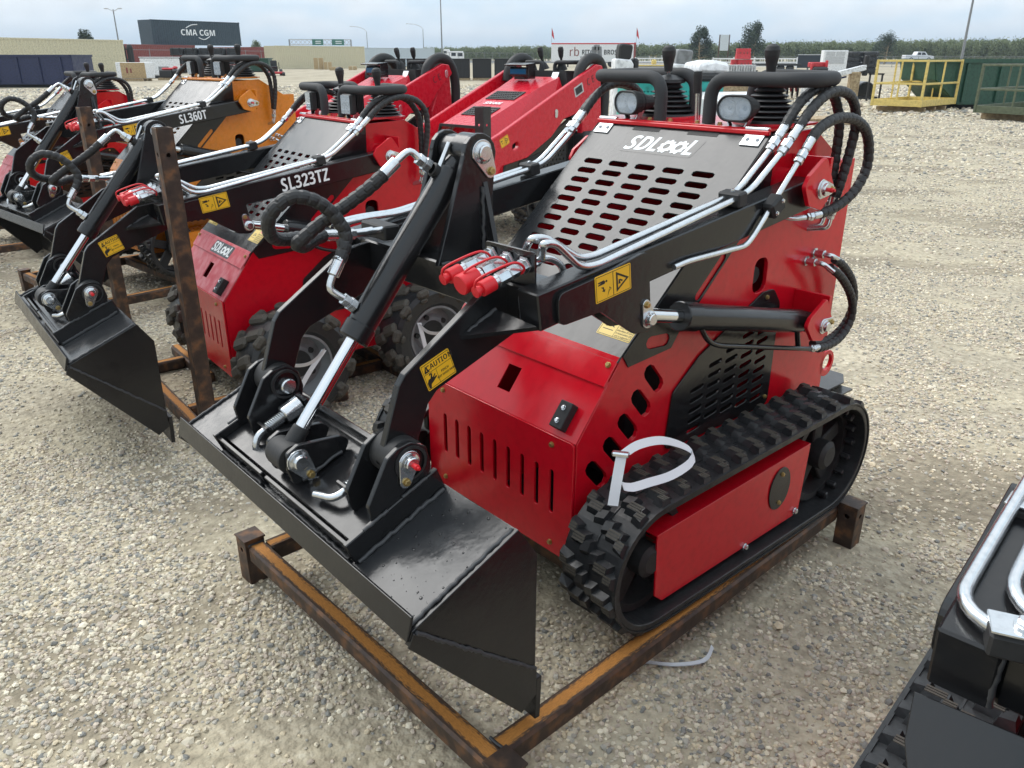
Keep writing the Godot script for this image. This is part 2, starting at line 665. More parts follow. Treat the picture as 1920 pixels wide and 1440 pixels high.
# ---------------------------------------------------------------- ground
func ground_and_gravel() -> void:
	var col := noise_tex(41, 0.035, 1024, [0.0, lin(0.32, 0.275, 0.20), 0.35, lin(0.46, 0.40, 0.295), 0.55, lin(0.54, 0.47, 0.345), 0.75, lin(0.60, 0.53, 0.40), 1.0, lin(0.70, 0.64, 0.51)], 0.0, 6)
	var nor := noise_tex(42, 0.06, 1024, [], 6.0, 4)
	var m := mat("ground", Color.WHITE, 0.95)
	tri(m, 0.55, true)
	m.albedo_texture = col
	m.normal_enabled = true
	m.normal_texture = nor
	m.normal_scale = 0.7
	m.detail_enabled = true
	m.detail_blend_mode = BaseMaterial3D.BLEND_MODE_MUL
	m.detail_uv_layer = BaseMaterial3D.DETAIL_UV_2
	m.uv2_triplanar = true
	m.uv2_world_triplanar = true
	m.uv2_scale = Vector3(0.05, 0.05, 0.13)
	m.detail_albedo = noise_tex(43, 0.012, 512, [0.0, Color(0.62, 0.61, 0.60), 0.35, Color(0.80, 0.79, 0.78), 0.5, Color(0.94, 0.94, 0.93), 0.65, Color(0.86, 0.86, 0.86), 1.0, Color(1, 1, 1)], 0.0, 5)
	var g := geo()
	g.quad(Vector3(-4000, 0, 4000), Vector3(4000, 0, 4000), Vector3(4000, 0, -4000), Vector3(-4000, 0, -4000))
	var o := part(self, "ground", g, m)
	o.set_meta("kind", "structure")
	# loose crushed stone, thick in drifts and thin where fines show
	var stone := mat("stone", Color.WHITE, 0.9)
	stone.vertex_color_use_as_albedo = true
	var drift := FastNoiseLite.new()
	drift.seed = 3
	drift.frequency = 0.9
	drift.fractal_octaves = 3
	var cols := [Vector3(0.60, 0.53, 0.40), Vector3(0.50, 0.45, 0.355), Vector3(0.70, 0.63, 0.49), Vector3(0.40, 0.375, 0.32), Vector3(0.58, 0.49, 0.345), Vector3(0.24, 0.235, 0.215), Vector3(0.62, 0.555, 0.43), Vector3(0.47, 0.40, 0.32)]
	var kinds := 6
	var xs := []
	var cs := []
	for k in kinds:
		xs.append([])
		cs.append([])
	var bands := [[0.5, 3.6, 0.0094, 1.0], [3.6, 6.5, 0.0135, 1.0], [6.5, 12.0, 0.026, 1.1], [12.0, 24.0, 0.055, 1.4], [24.0, 46.0, 0.12, 2.0]]
	for b in bands:
		var r0: float = b[0]
		var r1: float = b[1]
		var step: float = b[2]
		var half := deg_to_rad(43.0)
		var count := int(half * (r1 * r1 - r0 * r0) / (step * step))
		for i in count:
			var r := sqrt(rng.randf() * (r1 * r1 - r0 * r0) + r0 * r0)
			var a := rng.randf_range(-half, half)
			var x := r * sin(a)
			var z := -r * cos(a)
			var d := drift.get_noise_2d(x, z) + 0.5 * drift.get_noise_2d(x * 4.1 + 40.0, z * 4.1)
			var keep := clampf(0.57 + d * 1.55, 0.12, 1.0)
			if rng.randf() > keep:
				continue
			var s: float = (0.0038 + 0.0056 * pow(rng.randf(), 1.8)) * b[3] * (step / 0.0094 * 0.28 + 0.72)
			if rng.randf() < 0.03:
				s *= 1.5
			var bas := Basis.from_euler(Vector3(rng.randf_range(-0.35, 0.35), rng.randf() * TAU, rng.randf_range(-0.35, 0.35)))
			bas = bas.scaled_local(Vector3(s * rng.randf_range(0.8, 1.5), s * rng.randf_range(0.55, 0.9), s * rng.randf_range(0.8, 1.2)))
			var k := rng.randi() % kinds
			xs[k].append(Transform3D(bas, Vector3(x, s * rng.randf_range(-0.15, 0.28), z)))
			var c: Vector3 = cols[mini(rng.randi() % 10, 7)] * rng.randf_range(0.82, 1.15)
			cs[k].append(Color(c.x, c.y, c.z))
	for k in kinds:
		var mm := MultiMesh.new()
		mm.transform_format = MultiMesh.TRANSFORM_3D
		mm.use_colors = true
		mm.mesh = stone_mesh(100 + k, stone)
		mm.instance_count = xs[k].size()
		for i in xs[k].size():
			mm.set_instance_transform(i, xs[k][i])
			mm.set_instance_color(i, cs[k][i])
		var mi := MultiMeshInstance3D.new()
		mi.name = numbered("gravel")
		mi.multimesh = mm
		add_child(mi)
		tag(mi, "loose grey and tan crushed stone covering the yard", "gravel", "loose stone of the yard", "stuff")

func stone_mesh(seed_: int, m: Material) -> ArrayMesh:
	var r := RandomNumberGenerator.new()
	r.seed = seed_
	var t := (1.0 + sqrt(5.0)) / 2.0
	var p := [Vector3(-1, t, 0), Vector3(1, t, 0), Vector3(-1, -t, 0), Vector3(1, -t, 0), Vector3(0, -1, t), Vector3(0, 1, t), Vector3(0, -1, -t), Vector3(0, 1, -t), Vector3(t, 0, -1), Vector3(t, 0, 1), Vector3(-t, 0, -1), Vector3(-t, 0, 1)]
	for i in p.size():
		p[i] = p[i].normalized() * r.randf_range(0.72, 1.2)
	var f := [0, 11, 5, 0, 5, 1, 0, 1, 7, 0, 7, 10, 0, 10, 11, 1, 5, 9, 5, 11, 4, 11, 10, 2, 10, 7, 6, 7, 1, 8, 3, 9, 4, 3, 4, 2, 3, 2, 6, 3, 6, 8, 3, 8, 9, 4, 9, 5, 2, 4, 11, 6, 2, 10, 8, 6, 7, 9, 8, 1]
	var g := geo()
	for i in range(0, f.size(), 3):
		g.face([p[f[i]], p[f[i + 1]], p[f[i + 2]]], p[f[i]] + p[f[i + 1]] + p[f[i + 2]])
	return g.mesh(m)

# ---------------------------------------------------------------- compact loader
var lug_cache := {}

func hex_bolt(r: float, h: float) -> Geo:       # along +z from the origin
	var g := geo()
	g.lathe([Vector2(r * 1.25, 0), Vector2(r * 1.25, h * 0.25), Vector2(r * 0.9, h * 0.27)], Vector3.ZERO, Vector3.BACK, 12)
	g.lathe([Vector2(r, h * 0.26), Vector2(r, h * 0.9), Vector2(r * 0.85, h), Vector2(0, h)], Vector3.ZERO, Vector3.BACK, 6)
	return g

func bolt_mesh(r: float, mname: String) -> Mesh:
	var key := "bolt%f%s" % [r, mname]
	if not lug_cache.has(key):
		lug_cache[key] = hex_bolt(r, r * 1.1).mesh(M[mname])
	return lug_cache[key]

func facing(p: Vector3, dir: Vector3) -> Transform3D:       # local z turned along dir
	var z := dir.normalized()
	var x := (Vector3.UP if absf(z.y) < 0.9 else Vector3.RIGHT).cross(z).normalized()
	return Transform3D(Basis(x, z.cross(x), z), p)

func bolt(par: Node3D, p: Vector3, dir: Vector3, r := 0.006, mname := "yellow_zinc") -> void:
	put(par, "bolt", bolt_mesh(r, mname), facing(p, dir))

# a pin: turned head, teardrop keeper plate and its small bolt; lies on a face at p looking along +x (s = side)
func keeper_pin(par: Node3D, p: Vector3, s: float, dirzy: Vector2, r := 0.019, nipple := false) -> void:
	var o := Node3D.new()
	o.name = "pin"
	par.add_child(o, true)
	o.position = p
	var q := dirzy.normalized() * r * 2.1
	var outline := PackedVector2Array()
	var ang := dirzy.angle()
	for k in 11:
		outline.append(Vector2.RIGHT.rotated(ang + PI * 0.55 + PI * 0.9 * k / 10) * r * 1.3)
	for k in 7:
		outline.append(q + Vector2.RIGHT.rotated(ang - PI * 0.45 + PI * 0.9 * k / 6) * r * 0.72)
	var g := side_geo()
	g.sheet([outline], -0.005 if s > 0 else 0.0, 0.0 if s > 0 else 0.005, 0.0008)
	part(o, "keeper_plate", g, M.zinc)
	g = geo()
	g.lathe([Vector2(r * 1.08, 0.004), Vector2(r * 1.08, 0.008), Vector2(r * 0.82, 0.010), Vector2(r * 0.78, 0.016), Vector2(r * 0.68, 0.018), Vector2(0, 0.018)], Vector3.ZERO, Vector3(s, 0, 0), 22)
	part(o, "pin_head", g, M.zinc)
	put(o, "bolt", bolt_mesh(r * 0.36, "yellow_zinc"), facing(Vector3(0.005 * s, q.y, q.x), Vector3(s, 0, 0)))
	if nipple:
		g = geo()
		g.lathe([Vector2(0.0052, 0), Vector2(0.0052, 0.008), Vector2(0.0062, 0.009), Vector2(0.0062, 0.016), Vector2(0.0035, 0.017), Vector2(0.0035, 0.022), Vector2(0, 0.022)], Vector3(0.016 * s, 0, 0), Vector3(s, 0, 0), 10)
		part(o, "grease_cap", g, M.cap_red)

func fitting(par: Node3D, a: Vector3, b: Vector3, r := 0.011) -> void:     # crimped ferrule and union nuts between pipe (a) and hose (b)
	var d := b - a
	var l := d.length()
	var g := geo()
	g.lathe([Vector2(r * 0.7, 0), Vector2(r * 1.02, 0.002), Vector2(r * 1.02, l * 0.17), Vector2(r * 0.8, l * 0.19)], a, d, 6, 0.3)
	g.lathe([Vector2(r * 0.85, l * 0.19), Vector2(r * 1.18, l * 0.21), Vector2(r * 1.18, l * 0.42), Vector2(r * 0.9, l * 0.45)], a, d, 6)
	g.lathe([Vector2(r * 0.8, l * 0.44), Vector2(r * 0.8, l * 0.5), Vector2(r, l * 0.52), Vector2(r * 1.04, l * 0.7), Vector2(r * 1.0, l * 0.74), Vector2(r * 1.04, l * 0.98), Vector2(r * 0.9, l), Vector2(0, l)], a, d, 14)
	part(par, "hose_fitting", g, M.zinc)

func hose(par: Node3D, pts: PackedVector3Array, r := 0.0115) -> void:
	var g := geo()
	g.tube(smooth(pts, 0.004), r * 0.90, 14, true, 0.022, 0.19)
	part(par, "hose", g, M.hose)

func pipe(par: Node3D, pts: PackedVector3Array, r := 0.0075, bend := 0.03, m := "zinc") -> void:
	var g := geo()
	g.tube(bent(pts, bend, 6), r, 12)
	part(par, "hydraulic_pipe", g, M[m])

func weld(par: Node3D, a: Vector3, b: Vector3, r := 0.004) -> void:
	var g := geo()
	var pts := PackedVector3Array()
	var n := maxi(3, int(a.distance_to(b) / 0.008))
	for i in n + 1:
		pts.append(a.lerp(b, float(i) / n) + Vector3(rng.randf_range(-1, 1), rng.randf_range(-1, 1), rng.randf_range(-1, 1)) * r * 0.35)
	g.tube(pts, r, 7)
	part(par, "weld_bead", g, M.weld)

func decal(par: Node3D, xf: Transform3D, w: float, h: float, kind: String) -> void:
	var pale := kind == "crush"
	var g := geo()
	g.xf = xf
	g.sheet([rounded(rect2(-w / 2, -h / 2, w / 2, h / 2), h * 0.06, 3)], 0.0002, 0.0009)
	var o := part(par, "warning_label", g, M.decal_pale if pale else M.decal_yellow)
	g = geo()
	g.xf = xf
	var fr := rect2(-w * 0.475, -h * 0.46, w * 0.475, h * 0.46)
	g.sheet([fr, rect2(-w * 0.465, -h * 0.44, w * 0.465, h * 0.44)], 0.0009, 0.0012)
	if kind == "caution":
		g.sheet([rect2(-w * 0.47, h * 0.10, w * 0.47, h * 0.115)], 0.0009, 0.0012)
		g.sheet([rect2(-w * 0.07, -h * 0.45, -w * 0.06, h * 0.11)], 0.0009, 0.0012)
		text_into(g, "CAUTION", h * 0.19, xf * Transform3D(Basis.IDENTITY, Vector3(w * 0.11, h * 0.28, 0.001)), 0.0, 0.95, 700, 0.0003)
		g.sheet([P2([-w * 0.44, h * 0.15, -w * 0.26, h * 0.15, -w * 0.35, h * 0.42]), P2([-w * 0.365, h * 0.2, -w * 0.335, h * 0.2, -w * 0.35, h * 0.34])], 0.0009, 0.0012)
		# a hand between two blades
		g.sheet([rounded(P2([-w * 0.44, -h * 0.42, -w * 0.38, -h * 0.44, -w * 0.34, -h * 0.30, -w * 0.26, -h * 0.27, -w * 0.10, -h * 0.16, -w * 0.12, -h * 0.11, -w * 0.22, -h * 0.16, -w * 0.12, -h * 0.04, -w * 0.15, -h * 0.02, -w * 0.26, -h * 0.13, -w * 0.22, h * 0.03, -w * 0.26, h * 0.04, -w * 0.32, -h * 0.11, -w * 0.38, -h * 0.10, -w * 0.45, -h * 0.22]), h * 0.02, 2)], 0.0009, 0.0012)
		g.sheet([P2([-w * 0.34, h * 0.0, -w * 0.2, h * 0.06, -w * 0.30, h * 0.08])], 0.0009, 0.0012)
		text_into(g, "PINCH", h * 0.085, xf * Transform3D(Basis.IDENTITY, Vector3(w * 0.2, -h * 0.10, 0.001)), 0.0, 0.9, 700, 0.0003)
		text_into(g, "KEEP HANDS AWAY", h * 0.075, xf * Transform3D(Basis.IDENTITY, Vector3(w * 0.2, -h * 0.25, 0.001)), 0.0, 0.78, 700, 0.0003)
	elif kind == "lift":
		g.sheet([rect2(-w * 0.012, -h * 0.46, w * 0.004, h * 0.46)], 0.0009, 0.0012)
		g.sheet([P2([w * 0.08, -h * 0.38, w * 0.44, 0.0, w * 0.08, h * 0.38]), P2([w * 0.125, -h * 0.25, w * 0.36, 0.0, w * 0.125, h * 0.25])], 0.0009, 0.0012)
		g.sheet([P2([w * 0.14, -h * 0.1, w * 0.2, -h * 0.12, w * 0.19, 0.0, w * 0.24, -h * 0.06, w * 0.27, -h * 0.02, w * 0.2, h * 0.06, w * 0.15, h * 0.06])], 0.0009, 0.0012)
		g.sheet([disc2(Vector2(-w * 0.19, h * 0.2), w * 0.025, -1, 10)], 0.0009, 0.0012)
		g.sheet([P2([-w * 0.42, h * 0.12, -w * 0.24, h * 0.13, -w * 0.22, h * 0.2, -w * 0.26, h * 0.27, -w * 0.42, h * 0.25, -w * 0.42, h * 0.21, -w * 0.33, h * 0.2, -w * 0.42, h * 0.16])], 0.0009, 0.0012)
		g.sheet([P2([-w * 0.34, h * 0.04, -w * 0.27, h * 0.02, -w * 0.26, -h * 0.08, -w * 0.23, -h * 0.08, -w * 0.25, -h * 0.18, -w * 0.32, -h * 0.12, -w * 0.29, -h * 0.09, -w * 0.30, -h * 0.01, -w * 0.32, -h * 0.02])], 0.0009, 0.0012)
		g.sheet([P2([-w * 0.18, -h * 0.40, -w * 0.11, -h * 0.05, -w * 0.06, -h * 0.14, -w * 0.12, -h * 0.2]), P2([-w * 0.135, -h * 0.19, -w * 0.11, -h * 0.09, -w * 0.08, -h * 0.14])], 0.0009, 0.0012)
	else:
		g.sheet([rect2(-w * 0.02, -h * 0.46, -w * 0.012, h * 0.46)], 0.0009, 0.0012)
		text_into(g, "CRUSH HAZARD", h * 0.10, xf * Transform3D(Basis.IDENTITY, Vector3(w * 0.23, h * 0.16, 0.001)), 0.0, 0.78, 400, 0.0003)
		var lines := ["Keep out of this", "area when lift arm", "is raised unless lift", "arm is supported"]
		for i in 4:
			text_into(g, lines[i], h * 0.09, xf * Transform3D(Basis.IDENTITY, Vector3(w * 0.23, h * (0.02 - 0.13 * i), 0.001)), 0.0, 0.75, 400, 0.0003)
		g.sheet([P2([-w * 0.40, -h * 0.18, -w * 0.1, -h * 0.18, -w * 0.1, -h * 0.21, -w * 0.40, -h * 0.21])], 0.0009, 0.0012)
		g.sheet([P2([-w * 0.36, -h * 0.08, -w * 0.3, h * 0.1, -w * 0.2, h * 0.16, -w * 0.16, h * 0.05, -w * 0.1, -h * 0.06, -w * 0.2, -h * 0.02]), P2([-w * 0.32, -h * 0.04, -w * 0.28, h * 0.06, -w * 0.21, h * 0.1, -w * 0.18, h * 0.02])], 0.0009, 0.0012)
		var p := geo()
		p.xf = xf
		p.sheet([rect2(w * 0.05, h * 0.30, w * 0.46, h * 0.46)], 0.0009, 0.0012)
		part(o, "print_band", p, M.print_pink)
	part(o, "print", g, M.print_black)

# the maker's mark: S D L, two cog wheels, L, slanted, on a clear film
func maker_mark(par: Node3D, xf: Transform3D, w: float, film := true) -> void:
	var h := w * 0.215
	var sl := 0.32
	var pos := [-0.405, -0.235, -0.075, 0.0, 0.0, 0.435]
	var g := geo()
	for i in [0, 1, 2, 5]:
		text_into(g, "SDLooL"[i], h * 1.0, xf * Transform3D(Basis.IDENTITY, Vector3(w * pos[i], 0, 0.0006)), sl, 1.0, 900, 0.0004)
	for k in 2:
		var c := Vector2(w * (0.095 + 0.178 * k), -h * 0.04)
		var ring := PackedVector2Array()
		var hole := PackedVector2Array()
		for j in 36:
			var a := TAU * j / 36
			var rr := h * (0.47 if (j % 4) < 2 else 0.395)
			var q := Vector2(cos(a), sin(a)) * rr
			ring.append(c + Vector2(q.x + q.y * sl, q.y))
			q = Vector2(cos(a), sin(a)) * h * 0.19
			hole.append(c + Vector2(q.x + q.y * sl, q.y))
		var s := geo()
		s.xf = xf
		s.sheet([ring, hole], 0.0003, 0.0010)
		g.v.append_array(s.v)
		g.n.append_array(s.n)
		g.uv.append_array(s.uv)
	var o := part(par, "maker_mark", g, M.print_white)
	if film:
		var f := geo()
		f.xf = xf
		f.sheet([rounded(P2([-w * 0.56, -h * 0.66, w * 0.50, -h * 0.66, w * 0.58, h * 0.66, -w * 0.46, h * 0.66]), h * 0.2, 3)], 0.0001, 0.0003)
		part(o, "sticker_film", f, M.black_plate)

func loader(c: Dictionary) -> Node3D:
	var t := thing(c.nm, c.label, "loader", c.at, -deg_to_rad(c.yaw), "compact loaders parked in a row")
	loader_body(t, c)
	loader_controls(t, c)
	loader_arms(t, c)
	loader_attach(t, c)
	if c.tracked:
		for s in [1.0, -1.0]:
			crawler(t, s, c)
	else:
		for s in [1.0, -1.0]:
			for z in [0.05, -0.62]:
				wheel(t, Vector3(s * 0.45, 0.328, z), s, 0.25, 0.18, "p_grey")
	return t

func loader_body(t: Node3D, c: Dictionary) -> void:
	var paint: Material = M[c.paint]
	var outline := P2([0.262, 0.262, 0.262, 0.594, 0.121, 0.777, -0.42, 1.258, -0.63, 1.268, -0.80, 1.17, -0.88, 1.17, -0.88, 0.42, -0.80, 0.262])
	var slots := [[-0.009, 0.694], [0.035, 0.639], [0.081, 0.586], [0.131, 0.538], [0.19, 0.491]]
	var grille := rounded(P2([-0.065, 0.47, -0.085, 0.635, -0.19, 0.715, -0.46, 0.838, -0.515, 0.838, -0.555, 0.79, -0.555, 0.47]), 0.03)
	var grille_in := rounded(P2([-0.09, 0.49, -0.10, 0.625, -0.20, 0.695, -0.46, 0.81, -0.50, 0.81, -0.53, 0.78, -0.53, 0.49]), 0.03)
	var holes := [outline]
	for q in (slots if not c.get("plain_side", false) else []):
		holes.append(stadium(Vector2(q[0], q[1]), 0.10, 0.040, 0.86))
	holes.append(rounded(rect2(-0.475, 0.838, -0.41, 0.937), 0.03))
	holes.append(grille_in)
	var skirt := P2([0.118, 0.784, 0.097, 0.752, -0.064, 0.764, -0.094, 0.803, -0.172, 0.869, -0.335, 1.019, -0.432, 1.11, -0.436, 1.262, -0.418, 1.266])
	var gs := [grille]
	for r in 11:
		for k in 6:
			var p := Vector2(-0.115 - 0.074 * k, 0.505 + 0.030 * r - 0.005 * k)
			var ok := true
			for e in [Vector2(0.034, 0.006), Vector2(-0.034, -0.006), Vector2(0.034, 0.018), Vector2(-0.03, 0.016)]:
				ok = ok and Geometry2D.is_point_in_polygon(p + e, grille_in)
			if ok:
				gs.append(stadium(p, 0.058, 0.0125, -0.12, 3))
	for s in [1.0, -1.0]:
		var x0 := -0.302 if s > 0 else 0.290
		var g := side_geo()
		g.sheet(holes, x0, x0 + 0.012, 0.001)
		part(t, "side_panel", g, paint)
		g = side_geo()
		g.sheet([skirt, stadium(Vector2(-0.205, 0.925), 0.15, 0.022, -0.74), stadium(Vector2(-0.01, 0.795), 0.09, 0.032, 0.08)], -0.3062 if s > 0 else 0.3022, -0.3022 if s > 0 else 0.3062, 0.0008)
		part(t, "cover_side", g, M.black)
		g = side_geo()
		g.sheet(gs, -0.308 if s > 0 else 0.303, -0.303 if s > 0 else 0.308, 0.0008)
		var o := part(t, "engine_grille", g, M.black)
		for q in [[-0.105, 0.488], [-0.53, 0.76], [-0.535, 0.50], [-0.48, 0.82]]:
			bolt(o, Vector3(s * 0.308, q[1], q[0]), Vector3(s, 0, 0), 0.0055)
		g = side_geo()
		g.sheet([disc2(Vector2(-0.905, 0.513), 0.045, -1, 24), disc2(Vector2(-0.908, 0.516), 0.028, -1, 20)], -0.302 if s > 0 else 0.29, -0.29 if s > 0 else 0.302, 0.001)
		part(t, "tie_down_ring", g, paint)
	# front panel with nine slots
	var f := [rounded(rect2(-0.300, 0.262, 0.300, 0.5965), 0.012, 3)]
	for k in 9:
		f.append(stadium(Vector2(-0.218 + 0.0555 * k, 0.44), 0.122, 0.0145, PI / 2))
	var g := geo()
	g.sheet(f, 0.264, 0.271, 0.0012)
	var o := part(t, "front_panel", g, paint)
	for q in [[-0.222, 0.574], [0.226, 0.571], [-0.222, 0.297], [0.226, 0.292]]:
		bolt(o, Vector3(q[0], q[1], 0.271), Vector3.BACK, 0.0062)
	# sloping hood
	var hx := plane_xf(Vector3(0, 0.5975, 0.268), Vector3(0, 0.780, 0.124))
	g = geo()
	g.xf = hx
	g.sheet([rect2(-0.302, 0.0, 0.302, 0.17), rect2(-0.024, 0.05, 0.025, 0.12)], -0.005, 0.0, 0.001)
	var hood_paint: Material = M.red_dusty if c.get("dusty", false) else paint
	o = part(t, "hood", g, hood_paint)
	g = geo()
	g.xf = hx
	g.box(Vector3(0.24, 0.05, 0.014), Vector3(0.04, 0.07, 0.026), 0.002)
	var lt := part(o, "rubber_stop", g, M.black_dull)
	for yy in [0.033, 0.067]:
		put(lt, "screw", bolt_mesh(0.0055, "zinc"), facing(hx * Vector3(0.24, yy, 0.027), hx.basis.z))
	g = geo()
	g.xf = hx
	g.sheet([rect2(-0.302, 0.153, 0.302, 0.234)], 0.0005, 0.0055, 0.001)
	o = part(t, "hood_lip", g, hood_paint)
	for q in [-0.283, 0.283]:
		bolt(o, hx * Vector3(q, 0.207, 0.0055), hx.basis.z, 0.0062)
	if c.get("front_mark", false):
		maker_mark(o, hx * Transform3D(Basis.IDENTITY, Vector3(0.03, 0.192, 0.0056)), 0.21)
	# perforated cover
	var cx := plane_xf(Vector3(0, 0.779, 0.125), Vector3(0, 1.264, -0.418))
	var pf := [rect2(-0.3035, -0.012, 0.3035, 0.728)]
	var cols := 5 if not c.get("square_holes", false) else 6
	for r in 11:
		for k in cols:
			if cols == 5:
				pf.append(stadium(Vector2(-0.212 + 0.0995 * k, 0.57 - 0.0365 * r), 0.071, 0.0185, 0.0, 3))
			else:
				pf.append(rounded(rect2(-0.225 + 0.075 * k, 0.50 - 0.034 * r, -0.185 + 0.075 * k, 0.516 - 0.034 * r), 0.004, 2))
	g = geo()
	g.xf = cx
	g.sheet(pf, -0.002, 0.0035, 0.0008)
	o = part(t, "perforated_cover", g, M.black_plate)
	for s in [-1.0, 1.0]:
		g = geo()
		g.xf = cx
		g.box(Vector3(s * 0.262, 0.703, 0.0055), Vector3(0.058, 0.05, 0.004), 0.001)
		var h := part(o, "hinge", g, M.zinc)
		g = geo()
		g.rod(cx * Vector3(s * 0.262 - 0.034, 0.731, 0.010), cx * Vector3(s * 0.262 + 0.034, 0.731, 0.010), 0.007, 12)
		part(h, "hinge_barrel", g, M.zinc)
		for dx in [-0.015, 0.015]:
			put(h, "screw", bolt_mesh(0.0052, "zinc"), facing(cx * Vector3(s * 0.262 + dx, 0.700, 0.0075), cx.basis.z))
		g = geo()
		g.xf = cx
		g.sheet([rect2(s * 0.10 - 0.05, 0.7, s * 0.10 + 0.05, 0.722)], 0.0036, 0.0042)
		if c.get("tape", false):
			part(o, "foam_tape", g, M.black_dull)
	if c.get("cover_mark", false):
		maker_mark(o, cx * Transform3D(Basis.IDENTITY, Vector3(-0.012, 0.653, 0.0037)), 0.245)
	decal(o, cx * Transform3D(Basis.IDENTITY, Vector3(0.246, 0.076, 0.0036)), 0.108, 0.062, "crush")
	if c.get("front_mark", false):
		decal(o, cx * Transform3D(Basis.IDENTITY, Vector3(-0.246, 0.076, 0.0036)), 0.108, 0.062, "crush")
		g = geo()
		g.xf = cx
		g.sheet([rounded(rect2(-0.04, 0.05, 0.04, 0.09), 0.006, 2), rounded(rect2(-0.028, 0.06, 0.028, 0.08), 0.004, 2)], 0.0036, 0.0075, 0.001)
		part(o, "cover_latch", g, M.zinc)
	# top deck, back and floor
	g = geo()
	g.sheet([rect2(-0.302, 0.412, 0.302, 0.64)], 0.0, 0.006, 0.001)
	part(t, "top_deck", g, paint, Transform3D(Basis(Vector3(1, 0, 0), Vector3(0, 0.035, -1).normalized(), Vector3(0, 1, 0.035).normalized()), Vector3(0, 1.2555, 0)))
	g = geo()
	g.bar(Vector3(-0.302, 1.266, -0.408), Vector3(0.302, 1.266, -0.408), 0.012, 0.012, 0.002)
	part(t, "deck_lip", g, paint)
	g = geo()
	g.face([Vector3(-0.289, 1.262, -0.635), Vector3(0.289, 1.262, -0.635), Vector3(0.289, 1.166, -0.795), Vector3(-0.289, 1.166, -0.795)], Vector3(0, 1, -1))
	g.box(Vector3(0, 0.717, -0.871), Vector3(0.578, 0.896, 0.012), 0.001)
	g.box(Vector3(0, 1.162, -0.835), Vector3(0.578, 0.008, 0.08), 0.001)
	part(t, "rear_panel", g, paint)
	g = geo()
	g.box(Vector3(0, 0.27, -0.27), Vector3(0.576, 0.01, 1.06))
	part(t, "belly_plate", g, M.black_dull)
	g = geo()
	g.sheet([P2([-0.10, 0.276, 0.24, 0.276, 0.24, 0.56, 0.10, 0.74, -0.40, 1.20, -0.62, 1.24, -0.86, 1.12, -0.86, 0.276])], -0.008, 0.008)
	part(t, "blocker_plate", g, paint, Transform3D(Basis(Vector3(0, 0, 1), Vector3(0, 1, 0), Vector3(-1, 0, 0)), Vector3(-0.12, 0, 0)))  # added plate, stops daylight showing through the grilles from behind
	g = geo()
	g.box(Vector3(0, 0.52, -0.30), Vector3(0.40, 0.42, 0.50), 0.02)
	g.box(Vector3(-0.08, 0.78, -0.36), Vector3(0.22, 0.14, 0.26), 0.02)
	g.rod(Vector3(0.1, 0.82, -0.42), Vector3(0.1, 1.02, -0.5), 0.07, 16)
	g.rod(Vector3(0.15, 0.89, -0.44), Vector3(0.285, 0.885, -0.44), 0.024, 14)
	for k in 9:
		g.box(Vector3(0.06, 0.78 + 0.012 * k, -0.18), Vector3(0.22, 0.006, 0.10))
	o = part(t, "engine", g, M.black_dull)
	g = geo()
	for k in 5:
		g.box(Vector3(-0.1, 0.84 + 0.03 * k, -0.12 - 0.034 * k), Vector3(0.05, 0.022, 0.03), 0.003)
	g.rod(Vector3(0.02, 0.84, -0.10), Vector3(0.03, 0.96, -0.24), 0.012, 10)
	part(o, "cooling_fins", g, M.zinc)
	# rear platform
	g = geo()
	g.xf = Transform3D(Basis(Vector3.RIGHT, Vector3(0, 0, -1), Vector3.UP), Vector3(0, 0.40, -0.885))
	g.sheet([rounded(P2([-0.30, 0.0, 0.30, 0.0, 0.30, 0.17, 0.26, 0.24, -0.26, 0.24, -0.30, 0.17]), 0.01), stadium(Vector2(0.2, 0.12), 0.12, 0.03, PI / 2), stadium(Vector2(0.05, 0.12), 0.12, 0.03, PI / 2), stadium(Vector2(-0.1, 0.12), 0.12, 0.03, PI / 2)], 0.0, 0.006, 0.001)
	g.bar(Vector3(0.30, 0.0, -0.02), Vector3(0.30, 0.19, -0.02), 0.006, 0.05)
	g.bar(Vector3(-0.30, 0.0, -0.02), Vector3(-0.30, 0.19, -0.02), 0.006, 0.05)
	part(t, "rear_platform", g, M.black_plate)
	# fittings and hoses on the right flank, down to the lift cylinder
	for q in [[0.894, -0.673, 0.38, -0.712], [0.911, -0.716, 0.36, -0.785]]:
		var a := Vector3(0.302, q[0], q[1])
		g = geo()
		g.lathe([Vector2(0.016, 0), Vector2(0.016, 0.006), Vector2(0.011, 0.007), Vector2(0.011, 0.014)], a, Vector3.RIGHT, 6)
		g.lathe([Vector2(0.013, 0.014), Vector2(0.013, 0.034), Vector2(0.008, 0.036)], a, Vector3.RIGHT, 6)
		g.tube(bent(P3([0.334, q[0], q[1], 0.36, q[0], q[1], q[2], q[0] - 0.024, q[3] + 0.012]), 0.02), 0.0075, 10)
		part(t, "elbow_fitting", g, M.zinc)
	hose(t, P3([0.37, 0.882, -0.695, 0.38, 0.848, -0.748, 0.382, 0.790, -0.815, 0.382, 0.732, -0.852, 0.381, 0.682, -0.848, 0.381, 0.645, -0.80, 0.38, 0.635, -0.735, 0.38, 0.640, -0.675]))
	hose(t, P3([0.355, 0.895, -0.745, 0.36, 0.868, -0.795, 0.362, 0.810, -0.862, 0.362, 0.742, -0.893, 0.361, 0.684, -0.876, 0.36, 0.648, -0.815, 0.36, 0.640, -0.74, 0.36, 0.648, -0.68]))

